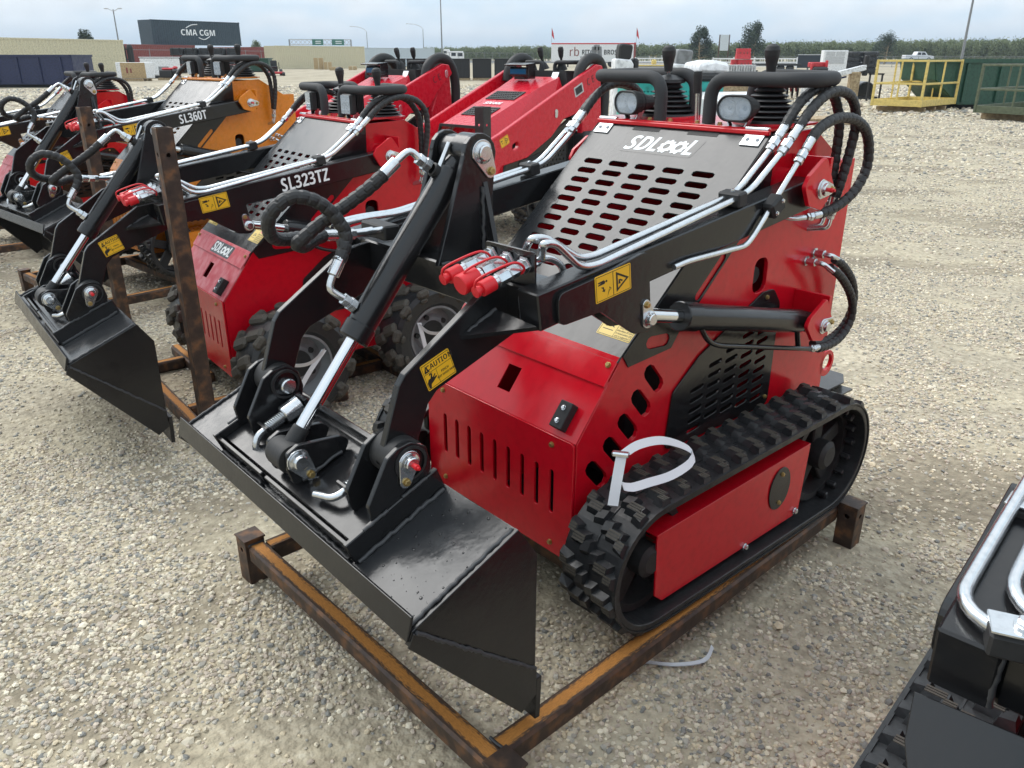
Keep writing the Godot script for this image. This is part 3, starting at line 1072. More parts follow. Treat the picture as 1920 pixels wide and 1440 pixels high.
func loader_controls(t: Node3D, c: Dictionary) -> void:
	for s in [-1.0, 1.0]:
		var g := geo()
		g.tube(bent(P3([s * 0.086, 1.278, -0.44, s * 0.086, 1.394, -0.44, s * 0.365, 1.394, -0.445, s * 0.365, 1.396, -0.62, s * 0.10, 1.40, -0.62, s * 0.10, 1.275, -0.62]), 0.07, 8), 0.0185, 16)
		var o := part(t, "handle", g, M.grip)
		g = geo()
		g.xf = Transform3D(Basis(Vector3.RIGHT, Vector3.FORWARD, Vector3.UP), Vector3(s * 0.086, 1.2705, -0.44))
		g.sheet([stadium(Vector2.ZERO, 0.105, 0.042)], 0.0, 0.006, 0.001)
		part(o, "handle_foot", g, M.black)
		for dx in [-0.038, 0.038]:
			bolt(o, Vector3(s * 0.086 + dx, 1.2765, -0.44), Vector3.UP, 0.006)
		# joystick in a bellows boot
		var b := Vector3(s * 0.177, 1.272, -0.585)
		var prof := [Vector2(0.094, 0.0), Vector2(0.096, 0.006), Vector2(0.093, 0.014)]
		for k in 6:
			var r := 0.086 - 0.0085 * k
			var y := 0.016 + 0.0135 * k
			prof.append(Vector2(r - 0.014, y))
			prof.append(Vector2(r - 0.003, y + 0.004))
			prof.append(Vector2(r, y + 0.007))
			prof.append(Vector2(r - 0.004, y + 0.0095))
		prof.append_array([Vector2(0.034, 0.099), Vector2(0.048, 0.103), Vector2(0.047, 0.112), Vector2(0.02, 0.124), Vector2(0.008, 0.126)])
		g = geo()
		g.lathe(prof, b, Vector3.UP, 28)
		o = part(t, "joystick", g, M.boot)
		g = geo()
		g.rod(b + Vector3(0, 0.12, 0), b + Vector3(0, 0.15, 0.012), 0.006, 10)
		part(o, "lever", g, M.zinc)
		g = geo()
		g.lathe([Vector2(0.0, 0.0), Vector2(0.012, 0.0), Vector2(0.0145, 0.02), Vector2(0.020, 0.045), Vector2(0.021, 0.058), Vector2(0.017, 0.068), Vector2(0.009, 0.073), Vector2(0, 0.074)], b + Vector3(0, 0.135, 0.008), Vector3(0, 1, 0.06), 16)
		part(o, "knob", g, M.black_dull)
		work_lamp(t, Vector3(s * 0.187, 1.322, -0.425), c.get("lamp", "oval"), s)
	# thin lever between the handles
	var g := geo()
	g.rod(Vector3(0.0, 1.27, -0.5), Vector3(0.0, 1.36, -0.492), 0.006, 10)
	var o := part(t, "throttle_lever", g, M.zinc)
	g = geo()
	g.lathe([Vector2(0, 0), Vector2(0.011, 0), Vector2(0.013, 0.05), Vector2(0.012, 0.058), Vector2(0, 0.06)], Vector3(0.0, 1.352, -0.493), Vector3(0, 1, 0.08), 14)
	part(o, "knob", g, M.black_dull)

func work_lamp(t: Node3D, p: Vector3, kind: String, s: float) -> void:
	if kind == "none":
		return
	var yaw := 0.12 * s
	var bas := Basis(Vector3.UP, yaw)
	var g := geo()
	g.xf = Transform3D(bas, p)
	if kind == "oval":
		g.sheet([stadium(Vector2.ZERO, 0.106, 0.068, 0.0, 10), stadium(Vector2.ZERO, 0.094, 0.057, 0.0, 10)], 0.0, 0.022, 0.002)
		g.sheet([stadium(Vector2.ZERO, 0.10, 0.062, 0.0, 10)], -0.016, 0.002, 0.004)
		for k in 5:
			g.sheet([stadium(Vector2.ZERO, 0.092 - 0.009 * k, 0.056 - 0.006 * k, 0.0, 8)], -0.026 - 0.010 * k, -0.018 - 0.010 * k, 0.001)
		g.sheet([stadium(Vector2.ZERO, 0.06, 0.04, 0.0, 8)], -0.07, -0.012, 0.002)
		var o := part(t, "work_lamp", g, M.black_dull)
		for dx in [-0.022, 0.022]:
			g = geo()
			g.xf = Transform3D(bas, p)
			g.lathe([Vector2(0.006, 0.003), Vector2(0.014, 0.006), Vector2(0.021, 0.015)], Vector3(dx, 0, 0), Vector3.BACK, 18)
			part(o, "reflector", g, M.lamp_bowl)
		g = geo()
		g.xf = Transform3D(bas, p)
		g.sheet([stadium(Vector2.ZERO, 0.094, 0.057, 0.0, 10)], 0.0165, 0.0175)
		part(o, "lens", g, M.glass)
	else:
		g.box(Vector3(0, 0.012, 0.0), Vector3(0.075, 0.085, 0.03), 0.006)
		for k in 5:
			g.box(Vector3(0, 0.012, -0.021 - 0.008 * k), Vector3(0.07, 0.08, 0.003))
		var o := part(t, "work_lamp", g, M.black_dull)
		for i in 3:
			for j in 2:
				g = geo()
				g.xf = Transform3D(bas, p)
				g.lathe([Vector2(0.004, 0.0155), Vector2(0.0095, 0.017)], Vector3(-0.022 + 0.022 * i, -0.004 + 0.034 * j, 0), Vector3.BACK, 12)
				part(o, "reflector", g, M.lamp_bowl)
		g = geo()
		g.xf = Transform3D(bas, p)
		g.sheet([rounded(rect2(-0.033, -0.026, 0.033, 0.05), 0.005)], 0.019, 0.020)
		part(o, "lens", g, M.glass)
	g = geo()
	g.xf = Transform3D(bas, p)
	g.bar(Vector3(-0.03, -0.052, -0.01), Vector3(0.03, -0.052, -0.01), 0.025, 0.004)
	for sx in [-1.0, 1.0]:
		g.bar(Vector3(sx * 0.02, -0.052, -0.01), Vector3(sx * 0.036, -0.02, -0.012), 0.02, 0.003, 0.0, Vector3.RIGHT)
	part(t, "lamp_bracket", g, M.zinc)

func loader_arms(t: Node3D, c: Dictionary) -> void:
	for s in [1.0, -1.0]:
		var o := Node3D.new()
		o.name = "lift_arm"
		t.add_child(o, true)
		var g := geo()
		g.bar(Vector3(s * 0.364, 0.985, 0.476), Vector3(s * 0.364, 1.118, -0.50), 0.06, 0.078, 0.003)
		part(o, "beam", g, M.black)
		# cheek plates carrying the lift cylinder's front pin
		var cheek := rounded(P2([0.168, 1.068, 0.150, 0.94, 0.128, 0.905, 0.150, 0.880, 0.20, 0.885, 0.31, 0.958, 0.43, 0.950, 0.435, 1.018, 0.32, 1.035]), 0.022)
		for x in [[0.3945, 0.4045], [0.3235, 0.3335]]:
			g = side_geo()
			var a: float = x[0] * s
			var b: float = x[1] * s
			g.sheet([cheek], -maxf(a, b), -minf(a, b), 0.0012)
			part(o, "cheek_plate", g, M.black)
		# bent front plate down to the bucket pin
		var fp := P2([0.783, 0.715, 0.770, 0.75, 0.730, 0.864, 0.715, 0.884, 0.522, 1.008, 0.44, 1.018, 0.36, 1.018, 0.36, 0.945, 0.42, 0.912, 0.640, 0.832, 0.664, 0.808, 0.694, 0.73, 0.697, 0.70, 0.715, 0.678, 0.745, 0.672, 0.772, 0.688])
		g = side_geo()
		var fa: float = 0.258 * s
		var fb: float = 0.276 * s
		g.sheet([rounded(fp, 0.012, 3)], -maxf(fa, fb), -minf(fa, fb), 0.0018)
		part(o, "front_plate", g, M.black)
		g = geo()
		g.lathe([Vector2(0.03, -0.052), Vector2(0.036, -0.052), Vector2(0.036, -0.035), Vector2(0.044, -0.032), Vector2(0.044, 0.032), Vector2(0.036, 0.035), Vector2(0.036, 0.052), Vector2(0.03, 0.052)], Vector3(s * 0.267, 0.718, 0.738), Vector3.RIGHT, 26)
		part(o, "pivot_boss", g, M.black_dull)
		# gusset between beam end and front plate
		g = geo()
		var A := Vector3(s * 0.276, 0.928, 0.580)
		var B := Vector3(s * 0.276, 0.968, 0.49)
		var C := Vector3(s * 0.392, 0.955, 0.478)
		var up := (B - A).cross(C - A).normalized() * 0.005
		g.face([A + up, B + up, C + up], up)
		g.face([A - up, B - up, C - up], -up)
		for e in [[A, B], [B, C], [C, A]]:
			var mid: Vector3 = (e[0] + e[1]) * 0.5 - (A + B + C) / 3.0
			g.face([e[0] - up, e[1] - up, e[1] + up, e[0] + up], mid)
		if c.get("left_loop", false):
			g = geo()
			g.xf = plane_xf(Vector3(s * 0.333, 0.947, 0.488), Vector3(s * 0.315, 0.70, 0.70))
			g.sheet([P2([-0.065, 0.0, 0.065, 0.0, 0.06, 0.33, -0.015, 0.33, -0.022, 0.22, -0.04, 0.10, -0.060, 0.05])], -0.006, 0.006, 0.001)
		part(o, "gusset", g, M.black)
		weld(o, A + Vector3(s * 0.003, 0.003, -0.006), B + Vector3(s * 0.003, 0.004, 0), 0.005)
		weld(o, Vector3(s * 0.335, 1.022, 0.474), Vector3(s * 0.335, 0.95, 0.470), 0.0035)
		# rear pivot bracket and pins
		var br := rounded(P2([-0.490, 1.214, -0.548, 1.13, -0.497, 1.076, -0.432, 1.094, -0.402, 1.143, -0.418, 1.170]), 0.014)
		g = side_geo()
		g.sheet([br], -0.424 if s > 0 else 0.412, -0.412 if s > 0 else 0.424, 0.0012)
		var pb := part(o, "pivot_bracket", g, M[c.paint])
		g = geo()
		g.bar(Vector3(s * 0.302, 1.15, -0.535), Vector3(s * 0.414, 1.15, -0.535), 0.012, 0.115, 0.001)
		part(pb, "bracket_wall", g, M[c.paint])
		g = geo()
		g.rod(Vector3(s * 0.302, 1.133, -0.482), Vector3(s * 0.333, 1.133, -0.482), 0.045, 20)
		part(pb, "bush", g, M[c.paint])
		keeper_pin(o, Vector3(s * 0.424, 1.133, -0.482), s, Vector2(-1, -0.1), 0.020, true)
		var cb := rounded(P2([-0.606, 0.818, -0.655, 0.74, -0.61, 0.69, -0.555, 0.702, -0.512, 0.752, -0.528, 0.775]), 0.014)
		g = side_geo()
		g.sheet([cb], -0.424 if s > 0 else 0.412, -0.412 if s > 0 else 0.424, 0.0012)
		pb = part(o, "cylinder_bracket", g, M[c.paint])
		g = geo()
		g.bar(Vector3(s * 0.302, 0.765, -0.642), Vector3(s * 0.414, 0.765, -0.642), 0.012, 0.10, 0.001)
		part(pb, "bracket_wall", g, M[c.paint])
		keeper_pin(o, Vector3(s * 0.424, 0.738, -0.60), s, Vector2(-1, 0.15), 0.018)
		# lift cylinder
		var p0 := Vector3(s * 0.368, 0.913, 0.158)
		var p1 := Vector3(s * 0.368, 0.738, -0.60)
		var d := (p1 - p0).normalized()
		var cy := Node3D.new()
		cy.name = "lift_cylinder"
		t.add_child(cy, true)
		g = geo()
		g.lathe([Vector2(0, 0), Vector2(0.022, 0), Vector2(0.022, 0.05), Vector2(0, 0.05)], p0 - Vector3(0.025, 0, 0), Vector3.RIGHT, 18)
		g.rod(p0, p0 + d * 0.20, 0.0165, 18)
		part(cy, "rod", g, M.chrome)
		g = geo()
		g.lathe([Vector2(0.017, 0.165), Vector2(0.034, 0.165), Vector2(0.0365, 0.168), Vector2(0.0365, 0.225), Vector2(0.0335, 0.228), Vector2(0.0335, 0.735), Vector2(0.025, 0.75), Vector2(0, 0.75)], p0, d, 24)
		g.rod(p1 - Vector3(0.03, 0, 0), p1 + Vector3(0.03, 0, 0), 0.03, 18)
		g.tube(bent(P3([s * 0.378, 0.842, -0.075, s * 0.382, 0.795, -0.105, s * 0.382, 0.770, -0.155, s * 0.38, 0.648, -0.635]), 0.03), 0.007, 10)
		g.rod(Vector3(s * 0.368, 0.74, -0.555), Vector3(s * 0.372, 0.665, -0.575), 0.008, 10)
		part(cy, "barrel", g, M.black)
		fitting(cy, Vector3(s * 0.38, 0.650, -0.630), Vector3(s * 0.38, 0.641, -0.68), 0.010)
		keeper_pin(o, Vector3(s * 0.4045, 0.913, 0.158), s, Vector2(0.35, 1), 0.017)
		# pipes along the beam with their clamps
		var g2 := geo()
		g2.box(Vector3(s * 0.364, 1.134, -0.18), Vector3(0.062, 0.034, 0.036), 0.004, Basis(Vector3.RIGHT, 0.13))
		var cl := part(o, "pipe_clamp", g2, M.black_dull)
		put(cl, "screw", bolt_mesh(0.005, "zinc"), facing(Vector3(s * 0.364, 1.151, -0.178), Vector3(0, 1, 0.13)))
		if s > 0:
			pipe(o, P3([0.318, 1.068, 0.40, 0.378, 1.118, 0.455, 0.378, 1.113, 0.42, 0.378, 1.054, 0.35, 0.378, 1.050, 0.30, 0.378, 1.136, -0.18, 0.378, 1.152, -0.235, 0.378, 1.226, -0.342]), 0.0078, 0.035)
			pipe(o, P3([0.262, 1.068, 0.40, 0.350, 1.124, 0.46, 0.350, 1.120, 0.42, 0.350, 1.064, 0.325, 0.350, 1.062, 0.28, 0.350, 1.136, -0.18, 0.350, 1.152, -0.225, 0.350, 1.232, -0.336]), 0.0078, 0.035)
		elif c.get("left_loop", false):
			pipe(o, P3([-0.235, 1.030, 0.50, -0.30, 1.038, 0.475, -0.388, 1.038, 0.455, -0.388, 1.060, 0.30, -0.382, 1.136, -0.18, -0.378, 1.152, -0.235, -0.378, 1.230, -0.34]), 0.0078, 0.05)
			pipe(o, P3([-0.225, 1.032, 0.465, -0.275, 1.040, 0.445, -0.352, 1.044, 0.412, -0.354, 1.062, 0.29, -0.350, 1.136, -0.18, -0.350, 1.152, -0.235, -0.350, 1.230, -0.34]), 0.0078, 0.05)
			for q in [[-0.367, 1.063, 0.235, 0.0], [-0.325, 1.046, 0.466, 0.35]]:
				g = geo()
				var cb2 := Basis(Vector3.UP, q[3])
				g.box(Vector3(q[0], q[1] - 0.012, q[2]), Vector3(0.058, 0.026, 0.032), 0.003, cb2)
				cl = part(o, "pipe_clamp", g, M.black_dull)
				g = geo()
				g.box(Vector3(q[0], q[1] + 0.006, q[2]), Vector3(0.060, 0.004, 0.036), 0.001, cb2)
				part(cl, "clamp_plate", g, M.zinc)
				put(cl, "screw", bolt_mesh(0.008, "zinc"), facing(Vector3(q[0], q[1] + 0.008, q[2]), Vector3.UP))
			for q in [[-0.235, 0.50], [-0.225, 0.455]]:
				fitting(o, Vector3(q[0], 1.031, q[1]), Vector3(q[0] + 0.02, 1.01, q[1] + 0.07), 0.013)
				hose(o, P3([q[0] + 0.019, 1.012, q[1] + 0.066, q[0] + 0.028, 0.985, q[1] + 0.11, q[0] + 0.06, 0.92, q[1] + 0.13, q[0] + 0.10, 0.87, q[1] + 0.09]), 0.0145)
		else:
			for x in [0.350, 0.378]:
				pipe(o, P3([-x, 1.048, 0.50, -x, 1.058, 0.42, -x, 1.058, 0.30, -x, 1.136, -0.18, -x, 1.152, -0.235, -x, 1.230, -0.34]), 0.0078, 0.035)
		for q in [[0.378, 1.226, -0.342, 1.290, -0.418], [0.350, 1.232, -0.336, 1.290, -0.397]]:
			fitting(o, Vector3(s * q[0], q[1], q[2]), Vector3(s * q[0], q[3], q[4]), 0.0115)
		hose(o, P3([s * 0.378, 1.286, -0.413, s * 0.378, 1.314, -0.445, s * 0.378, 1.342, -0.487, s * 0.379, 1.362, -0.535, s * 0.38, 1.366, -0.59, s * 0.38, 1.350, -0.648, s * 0.379, 1.313, -0.687, s * 0.378, 1.265, -0.700, s * 0.372, 1.199, -0.700, s * 0.366, 1.125, -0.690, s * 0.36, 1.083, -0.684]), 0.012)
		hose(o, P3([s * 0.350, 1.286, -0.393, s * 0.350, 1.312, -0.418, s * 0.349, 1.345, -0.458, s * 0.347, 1.367, -0.510, s * 0.346, 1.370, -0.565, s * 0.344, 1.353, -0.622, s * 0.342, 1.321, -0.657, s * 0.341, 1.275, -0.682, s * 0.34, 1.206, -0.690, s * 0.34, 1.122, -0.690, s * 0.335, 1.087, -0.692]), 0.012)
		for q in [[0.36, 1.083, -0.684], [0.335, 1.087, -0.692]]:
			fitting(o, Vector3(s * q[0] - s * 0.004, q[1] - 0.062, q[2] + 0.004), Vector3(s * q[0], q[1] + 0.002, q[2]), 0.0105)
			g = geo()
			g.tube(bent(P3([s * q[0] - s * 0.004, q[1] - 0.058, q[2] + 0.004, s * q[0] - s * 0.005, q[1] - 0.085, q[2] + 0.008, s * 0.30, q[1] - 0.095, q[2] + 0.02]), 0.02), 0.0075, 10)
			part(o, "elbow_fitting", g, M.zinc)
		if s > 0 and c.get("third_pipe", false):
			g = geo()
			g.box(Vector3(0.405, 1.108, -0.296), Vector3(0.035, 0.045, 0.05), 0.006, Basis(Vector3.RIGHT, 0.6))
			cl = part(o, "pipe_clamp", g, M.black_dull)
			for k in [-0.014, 0.014]:
				put(cl, "screw", bolt_mesh(0.0045, "zinc"), facing(Vector3(0.4225, 1.108 + k, -0.296 - k * 0.7), Vector3.RIGHT))
			pipe(o, P3([0.402, 1.014, 0.075, 0.404, 1.021, 0.028, 0.405, 1.024, -0.195, 0.405, 1.046, -0.225, 0.405, 1.205, -0.382]), 0.007, 0.03)
			fitting(o, Vector3(0.405, 1.203, -0.380), Vector3(0.405, 1.262, -0.437), 0.0115)
			hose(o, P3([0.405, 1.258, -0.433, 0.405, 1.280, -0.462, 0.405, 1.298, -0.515, 0.405, 1.303, -0.575, 0.405, 1.294, -0.642, 0.404, 1.265, -0.708, 0.402, 1.214, -0.748, 0.40, 1.155, -0.755, 0.395, 1.099, -0.715, 0.385, 1.064, -0.650, 0.375, 1.050, -0.585]), 0.0125)
			fitting(o, Vector3(0.362, 1.045, -0.535), Vector3(0.376, 1.050, -0.585), 0.0105)
			pipe(o, P3([0.362, 1.045, -0.54, 0.345, 1.043, -0.50, 0.318, 1.055, -0.45]), 0.0075, 0.02)
	# cross beam and the tower that carries the tilt cylinder
	var o := Node3D.new()
	o.name = "tower"
	t.add_child(o, true)
	var g := geo()
	g.box(Vector3(0, 0.982, 0.405), Vector3(0.668, 0.076, 0.10), 0.004)
	part(o, "cross_beam", g, M.black)
	var tw := PackedVector2Array()
	for k in 9:
		tw.append(Vector2(0.352, 1.250) + Vector2.RIGHT.rotated(-0.1 + (PI + 0.1) * k / 8) * 0.046)
	tw.append_array(P2([0.318, 1.21, 0.330, 1.018, 0.478, 1.018, 0.398, 1.235]))
	tw = P2([0.478, 1.018, 0.434, 1.144, 0.399, 1.250])
	for k in 8:
		tw.append(Vector2(0.354, 1.250) + Vector2.RIGHT.rotated(0.15 + (PI - 0.2) * k / 7) * 0.045)
	tw.append_array(P2([0.312, 1.235, 0.330, 1.018]))
	for s in [1.0, -1.0]:
		g = side_geo()
		g.sheet([tw], -0.066 if s > 0 else 0.052, -0.052 if s > 0 else 0.066, 0.0016)
		part(o, "tower_plate", g, M.black)
		g = geo()
		g.face([Vector3(s * 0.067, 1.19, 0.336), Vector3(s * 0.067, 1.02, 0.336), Vector3(s * 0.115, 1.02, 0.336)], Vector3(0, 0, -1))
		g.face([Vector3(s * 0.067, 1.19, 0.348), Vector3(s * 0.067, 1.02, 0.348), Vector3(s * 0.115, 1.02, 0.348)], Vector3(0, 0, 1))
		g.face([Vector3(s * 0.067, 1.19, 0.336), Vector3(s * 0.067, 1.19, 0.348), Vector3(s * 0.115, 1.02, 0.348), Vector3(s * 0.115, 1.02, 0.336)], Vector3(s, 0.3, 0))
		part(o, "rib", g, M.black)
		weld(o, Vector3(s * 0.069, 1.18, 0.35), Vector3(s * 0.069, 1.022, 0.35), 0.005)
		weld(o, Vector3(s * 0.069, 1.021, 0.34), Vector3(s * 0.069, 1.021, 0.47), 0.005)
	keeper_pin(o, Vector3(0.066, 1.253, 0.351), 1.0, Vector2(-0.55, -1), 0.022)
	# tilt cylinder
	var p0 := Vector3(0, 1.253, 0.351)
	var p1 := Vector3(0, 0.652, 0.852)
	var d := (p1 - p0).normalized()
	var cy := Node3D.new()
	cy.name = "tilt_cylinder"
	t.add_child(cy, true)
	g = geo()
	g.lathe([Vector2(0, -0.05), Vector2(0.034, -0.05), Vector2(0.034, 0.0), Vector2(0.040, 0.002), Vector2(0.040, 0.046), Vector2(0, 0.046)], p0, Vector3.RIGHT, 24)
	g.lathe([Vector2(0.026, 0.03), Vector2(0.030, 0.055), Vector2(0.0325, 0.06), Vector2(0.0325, 0.455), Vector2(0.0355, 0.458), Vector2(0.0355, 0.492), Vector2(0.033, 0.496), Vector2(0.016, 0.496)], p0, d, 26)
	part(cy, "barrel", g, M.black)
	g = geo()
	g.rod(p0 + d * 0.45, p0 + d * 0.735, 0.0155, 20)
	part(cy, "rod", g, M.chrome)
	g = geo()
	g.lathe([Vector2(0.018, 0.715), Vector2(0.019, 0.72), Vector2(0.019, 0.735), Vector2(0.016, 0.737)], p0, d, 18)
	g.rod(p0 + d * 0.735, p0 + d * 0.77, 0.02, 18)
	g.lathe([Vector2(0, -0.033), Vector2(0.033, -0.033), Vector2(0.034, -0.028), Vector2(0.034, 0.028), Vector2(0.033, 0.033), Vector2(0, 0.033)], p1, Vector3.RIGHT, 24)
	part(cy, "rod_eye", g, M.black_dull)
	# grease pipe from the top eye
	g = geo()
	g.tube(P3([0.0, 1.272, 0.39, 0.0, 1.245, 0.405, 0.0, 1.215, 0.422]), 0.006, 8)
	part(cy, "grease_pipe", g, M.zinc)
	# two ports, elbows and the looped hoses
	for q in [[1.206, 0.412, 1.222, 0.440, 1.258, 0.484, 1.240, 0.515, 1.213, 0.549], [0.925, 0.627, 0.942, 0.652, 0.990, 0.702, 1.016, 0.692, 1.046, 0.670]]:
		g = geo()
		g.lathe([Vector2(0.016, 0), Vector2(0.016, 0.024), Vector2(0.012, 0.026)], Vector3(-0.004, q[0], q[1]), Vector3(-0.004, q[2] - q[0], q[3] - q[1]), 14)
		part(cy, "port", g, M.black_dull)
		g = geo()
		g.lathe([Vector2(0.010, 0.0), Vector2(0.0165, 0.002), Vector2(0.0165, 0.016), Vector2(0.012, 0.018), Vector2(0.014, 0.02), Vector2(0.014, 0.034), Vector2(0.008, 0.036)], Vector3(-0.008, q[2], q[3]), Vector3(-0.010, q[4] - q[2], q[5] - q[3]), 6)
		g.tube(smooth(P3([-0.010, lerpf(q[2], q[4], 0.5), lerpf(q[3], q[5], 0.5), -0.018, q[4], q[5], -0.022, q[6], q[7]]), 0.006), 0.0078, 12)
		g.lathe([Vector2(0.0085, 0.0), Vector2(0.0135, 0.002), Vector2(0.0135, 0.042), Vector2(0.0, 0.043)], Vector3(-0.022, q[6], q[7]), Vector3(-0.004, q[8] - q[6], q[9] - q[7]), 16)
		part(cy, "elbow_fitting", g, M.zinc)
	var h1 := PackedVector3Array()
	var a1 := [1.215, 0.546, -0.026, 1.190, 0.573, -0.04, 1.168, 0.600, -0.055, 1.137, 0.646, -0.072, 1.113, 0.683, -0.085, 1.093, 0.712, -0.09, 1.076, 0.728, -0.10, 1.066, 0.703, -0.115, 1.072, 0.675, -0.13, 1.076, 0.640, -0.145]
	for i in range(0, a1.size(), 3):
		h1.append(Vector3(a1[i + 2], a1[i], a1[i + 1]))
	hose(cy, h1, 0.0135)
	var h2 := PackedVector3Array()
	var a2 := [1.043, 0.672, -0.026, 1.068, 0.655, -0.03, 1.099, 0.647, -0.034, 1.126, 0.659, -0.038, 1.156, 0.682, -0.042, 1.177, 0.714, -0.046, 1.184, 0.753, -0.052, 1.166, 0.784, -0.062, 1.141, 0.797, -0.075, 1.113, 0.792, -0.09, 1.092, 0.769, -0.115, 1.081, 0.735, -0.14, 1.076, 0.70, -0.16, 1.072, 0.66, -0.175]
	for i in range(0, a2.size(), 3):
		h2.append(Vector3(a2[i + 2], a2[i], a2[i + 1]))
	hose(cy, h2, 0.0135)
	for q in [[-0.145, 1.076, 0.640], [-0.175, 1.072, 0.66]]:
		fitting(cy, Vector3(q[0] - 0.02, q[1] - 0.012, q[2] - 0.09), Vector3(q[0], q[1], q[2]), 0.012)
		pipe(cy, P3([q[0] - 0.018, q[1] - 0.011, q[2] - 0.085, q[0] - 0.03, q[1] - 0.015, q[2] - 0.14, q[0] - 0.02, q[1] - 0.012, q[2] - 0.18, -0.25, 1.05, q[2] - 0.20]), 0.0085, 0.03)
	g = geo()
	g.box(Vector3(-0.21, 1.055, 0.452), Vector3(0.11, 0.035, 0.045), 0.004)
	part(t, "manifold_block", g, M.black_dull)
	# quick couplers with red caps on their plate
	o = Node3D.new()
	o.name = "coupler_panel"
	t.add_child(o, true)
	g = geo()
	g.sheet([rounded(rect2(0.188, 1.02, 0.344, 1.092), 0.01, 3)], 0.437, 0.443, 0.001)
	part(o, "panel", g, M.black)
	var big := [false, true, false]
	for k in 3:
		var q := Vector3(0.212 + 0.0525 * k, 1.067 - 0.002 * k, 0.443)
		var ax := Vector3(0, -0.26, 1).normalized()
		var R := 1.25 if big[k] else 1.0
		g = geo()
		g.lathe([Vector2(0.019, 0.0), Vector2(0.019, 0.003), Vector2(0.0155, 0.004), Vector2(0.0155, 0.014), Vector2(0.010, 0.016), Vector2(0.010, 0.02)], q, ax, 6)
		g.lathe([Vector2(0.012, 0.02), Vector2(0.0135 * R, 0.024), Vector2(0.0135 * R, 0.045), Vector2(0.011, 0.047), Vector2(0.0145 * R, 0.05), Vector2(0.0145 * R, 0.075), Vector2(0.012, 0.078)], q, ax, 6)
		g.lathe([Vector2(0.0125 * R, 0.078), Vector2(0.0125 * R, 0.094), Vector2(0, 0.095)], q, ax, 18)
		var cp := part(o, "quick_coupler", g, M.zinc)
		g = geo()
		var cr := 0.0215 if big[k] else 0.0155
		g.lathe([Vector2(0, 0.088), Vector2(cr, 0.088), Vector2(cr, 0.088 + cr * 1.9), Vector2(cr * 0.92, 0.088 + cr * 2.0), Vector2(0, 0.088 + cr * 2.0)], q, ax, 24)
		if not big[k]:
			g.lathe([Vector2(0.009, 0.118), Vector2(0.009, 0.126), Vector2(0.0115, 0.127), Vector2(0.0115, 0.134), Vector2(0, 0.135)], q, ax, 18)
		var tip := q + ax * (0.13 if not big[k] else 0.115)
		g.tube(smooth(P3([tip.x, tip.y, tip.z, tip.x + 0.004, tip.y + 0.022, tip.z + 0.006, tip.x + 0.012, tip.y + 0.038, tip.z - 0.03, q.x + 0.022, q.y + 0.016, q.z + 0.05, q.x + 0.020, q.y + 0.002, q.z + 0.022, q.x + 0.006, q.y - 0.014, q.z + 0.018, q.x - 0.012, q.y - 0.004, q.z + 0.02]), 0.006), 0.0026, 7)
		part(cp, "dust_cap", g, M.cap_red)
		g = geo()
		g.lathe([Vector2(0.014, 0), Vector2(0.014, 0.016), Vector2(0.009, 0.018), Vector2(0.009, 0.03)], q - Vector3(0, 0, 0.006), Vector3(0, 0, -1), 6)
		part(cp, "back_nut", g, M.zinc)
	pipe(o, P3([0.318, 1.065, 0.435, 0.32, 1.070, 0.38, 0.325, 1.045, 0.345, 0.326, 1.01, 0.345]), 0.0075, 0.03)
	# lettering and labels on the right arm
	var bd := (Vector3(0, 1.118, -0.50) - Vector3(0, 0.985, 0.476)).normalized()
	var side := Basis(bd, Vector3.RIGHT.cross(bd), Vector3.RIGHT)
	if c.model != "":
		g = geo()
		text_into(g, c.model, 0.050, Transform3D(side, Vector3(0.3945, 1.064, -0.10)), 0.0, 0.80, 900, 0.0008)
		part(t, "model_lettering", g, M.print_white)
	decal(t, Transform3D(side, Vector3(0.405, 1.014, 0.278)), 0.108, 0.058, "lift")
	var fd := Vector3(0, 0.33, -0.945).normalized()
	decal(t, Transform3D(Basis(fd, Vector3.RIGHT.cross(fd), Vector3.RIGHT), Vector3(0.276, 0.875, 0.637)), 0.073, 0.060, "caution")

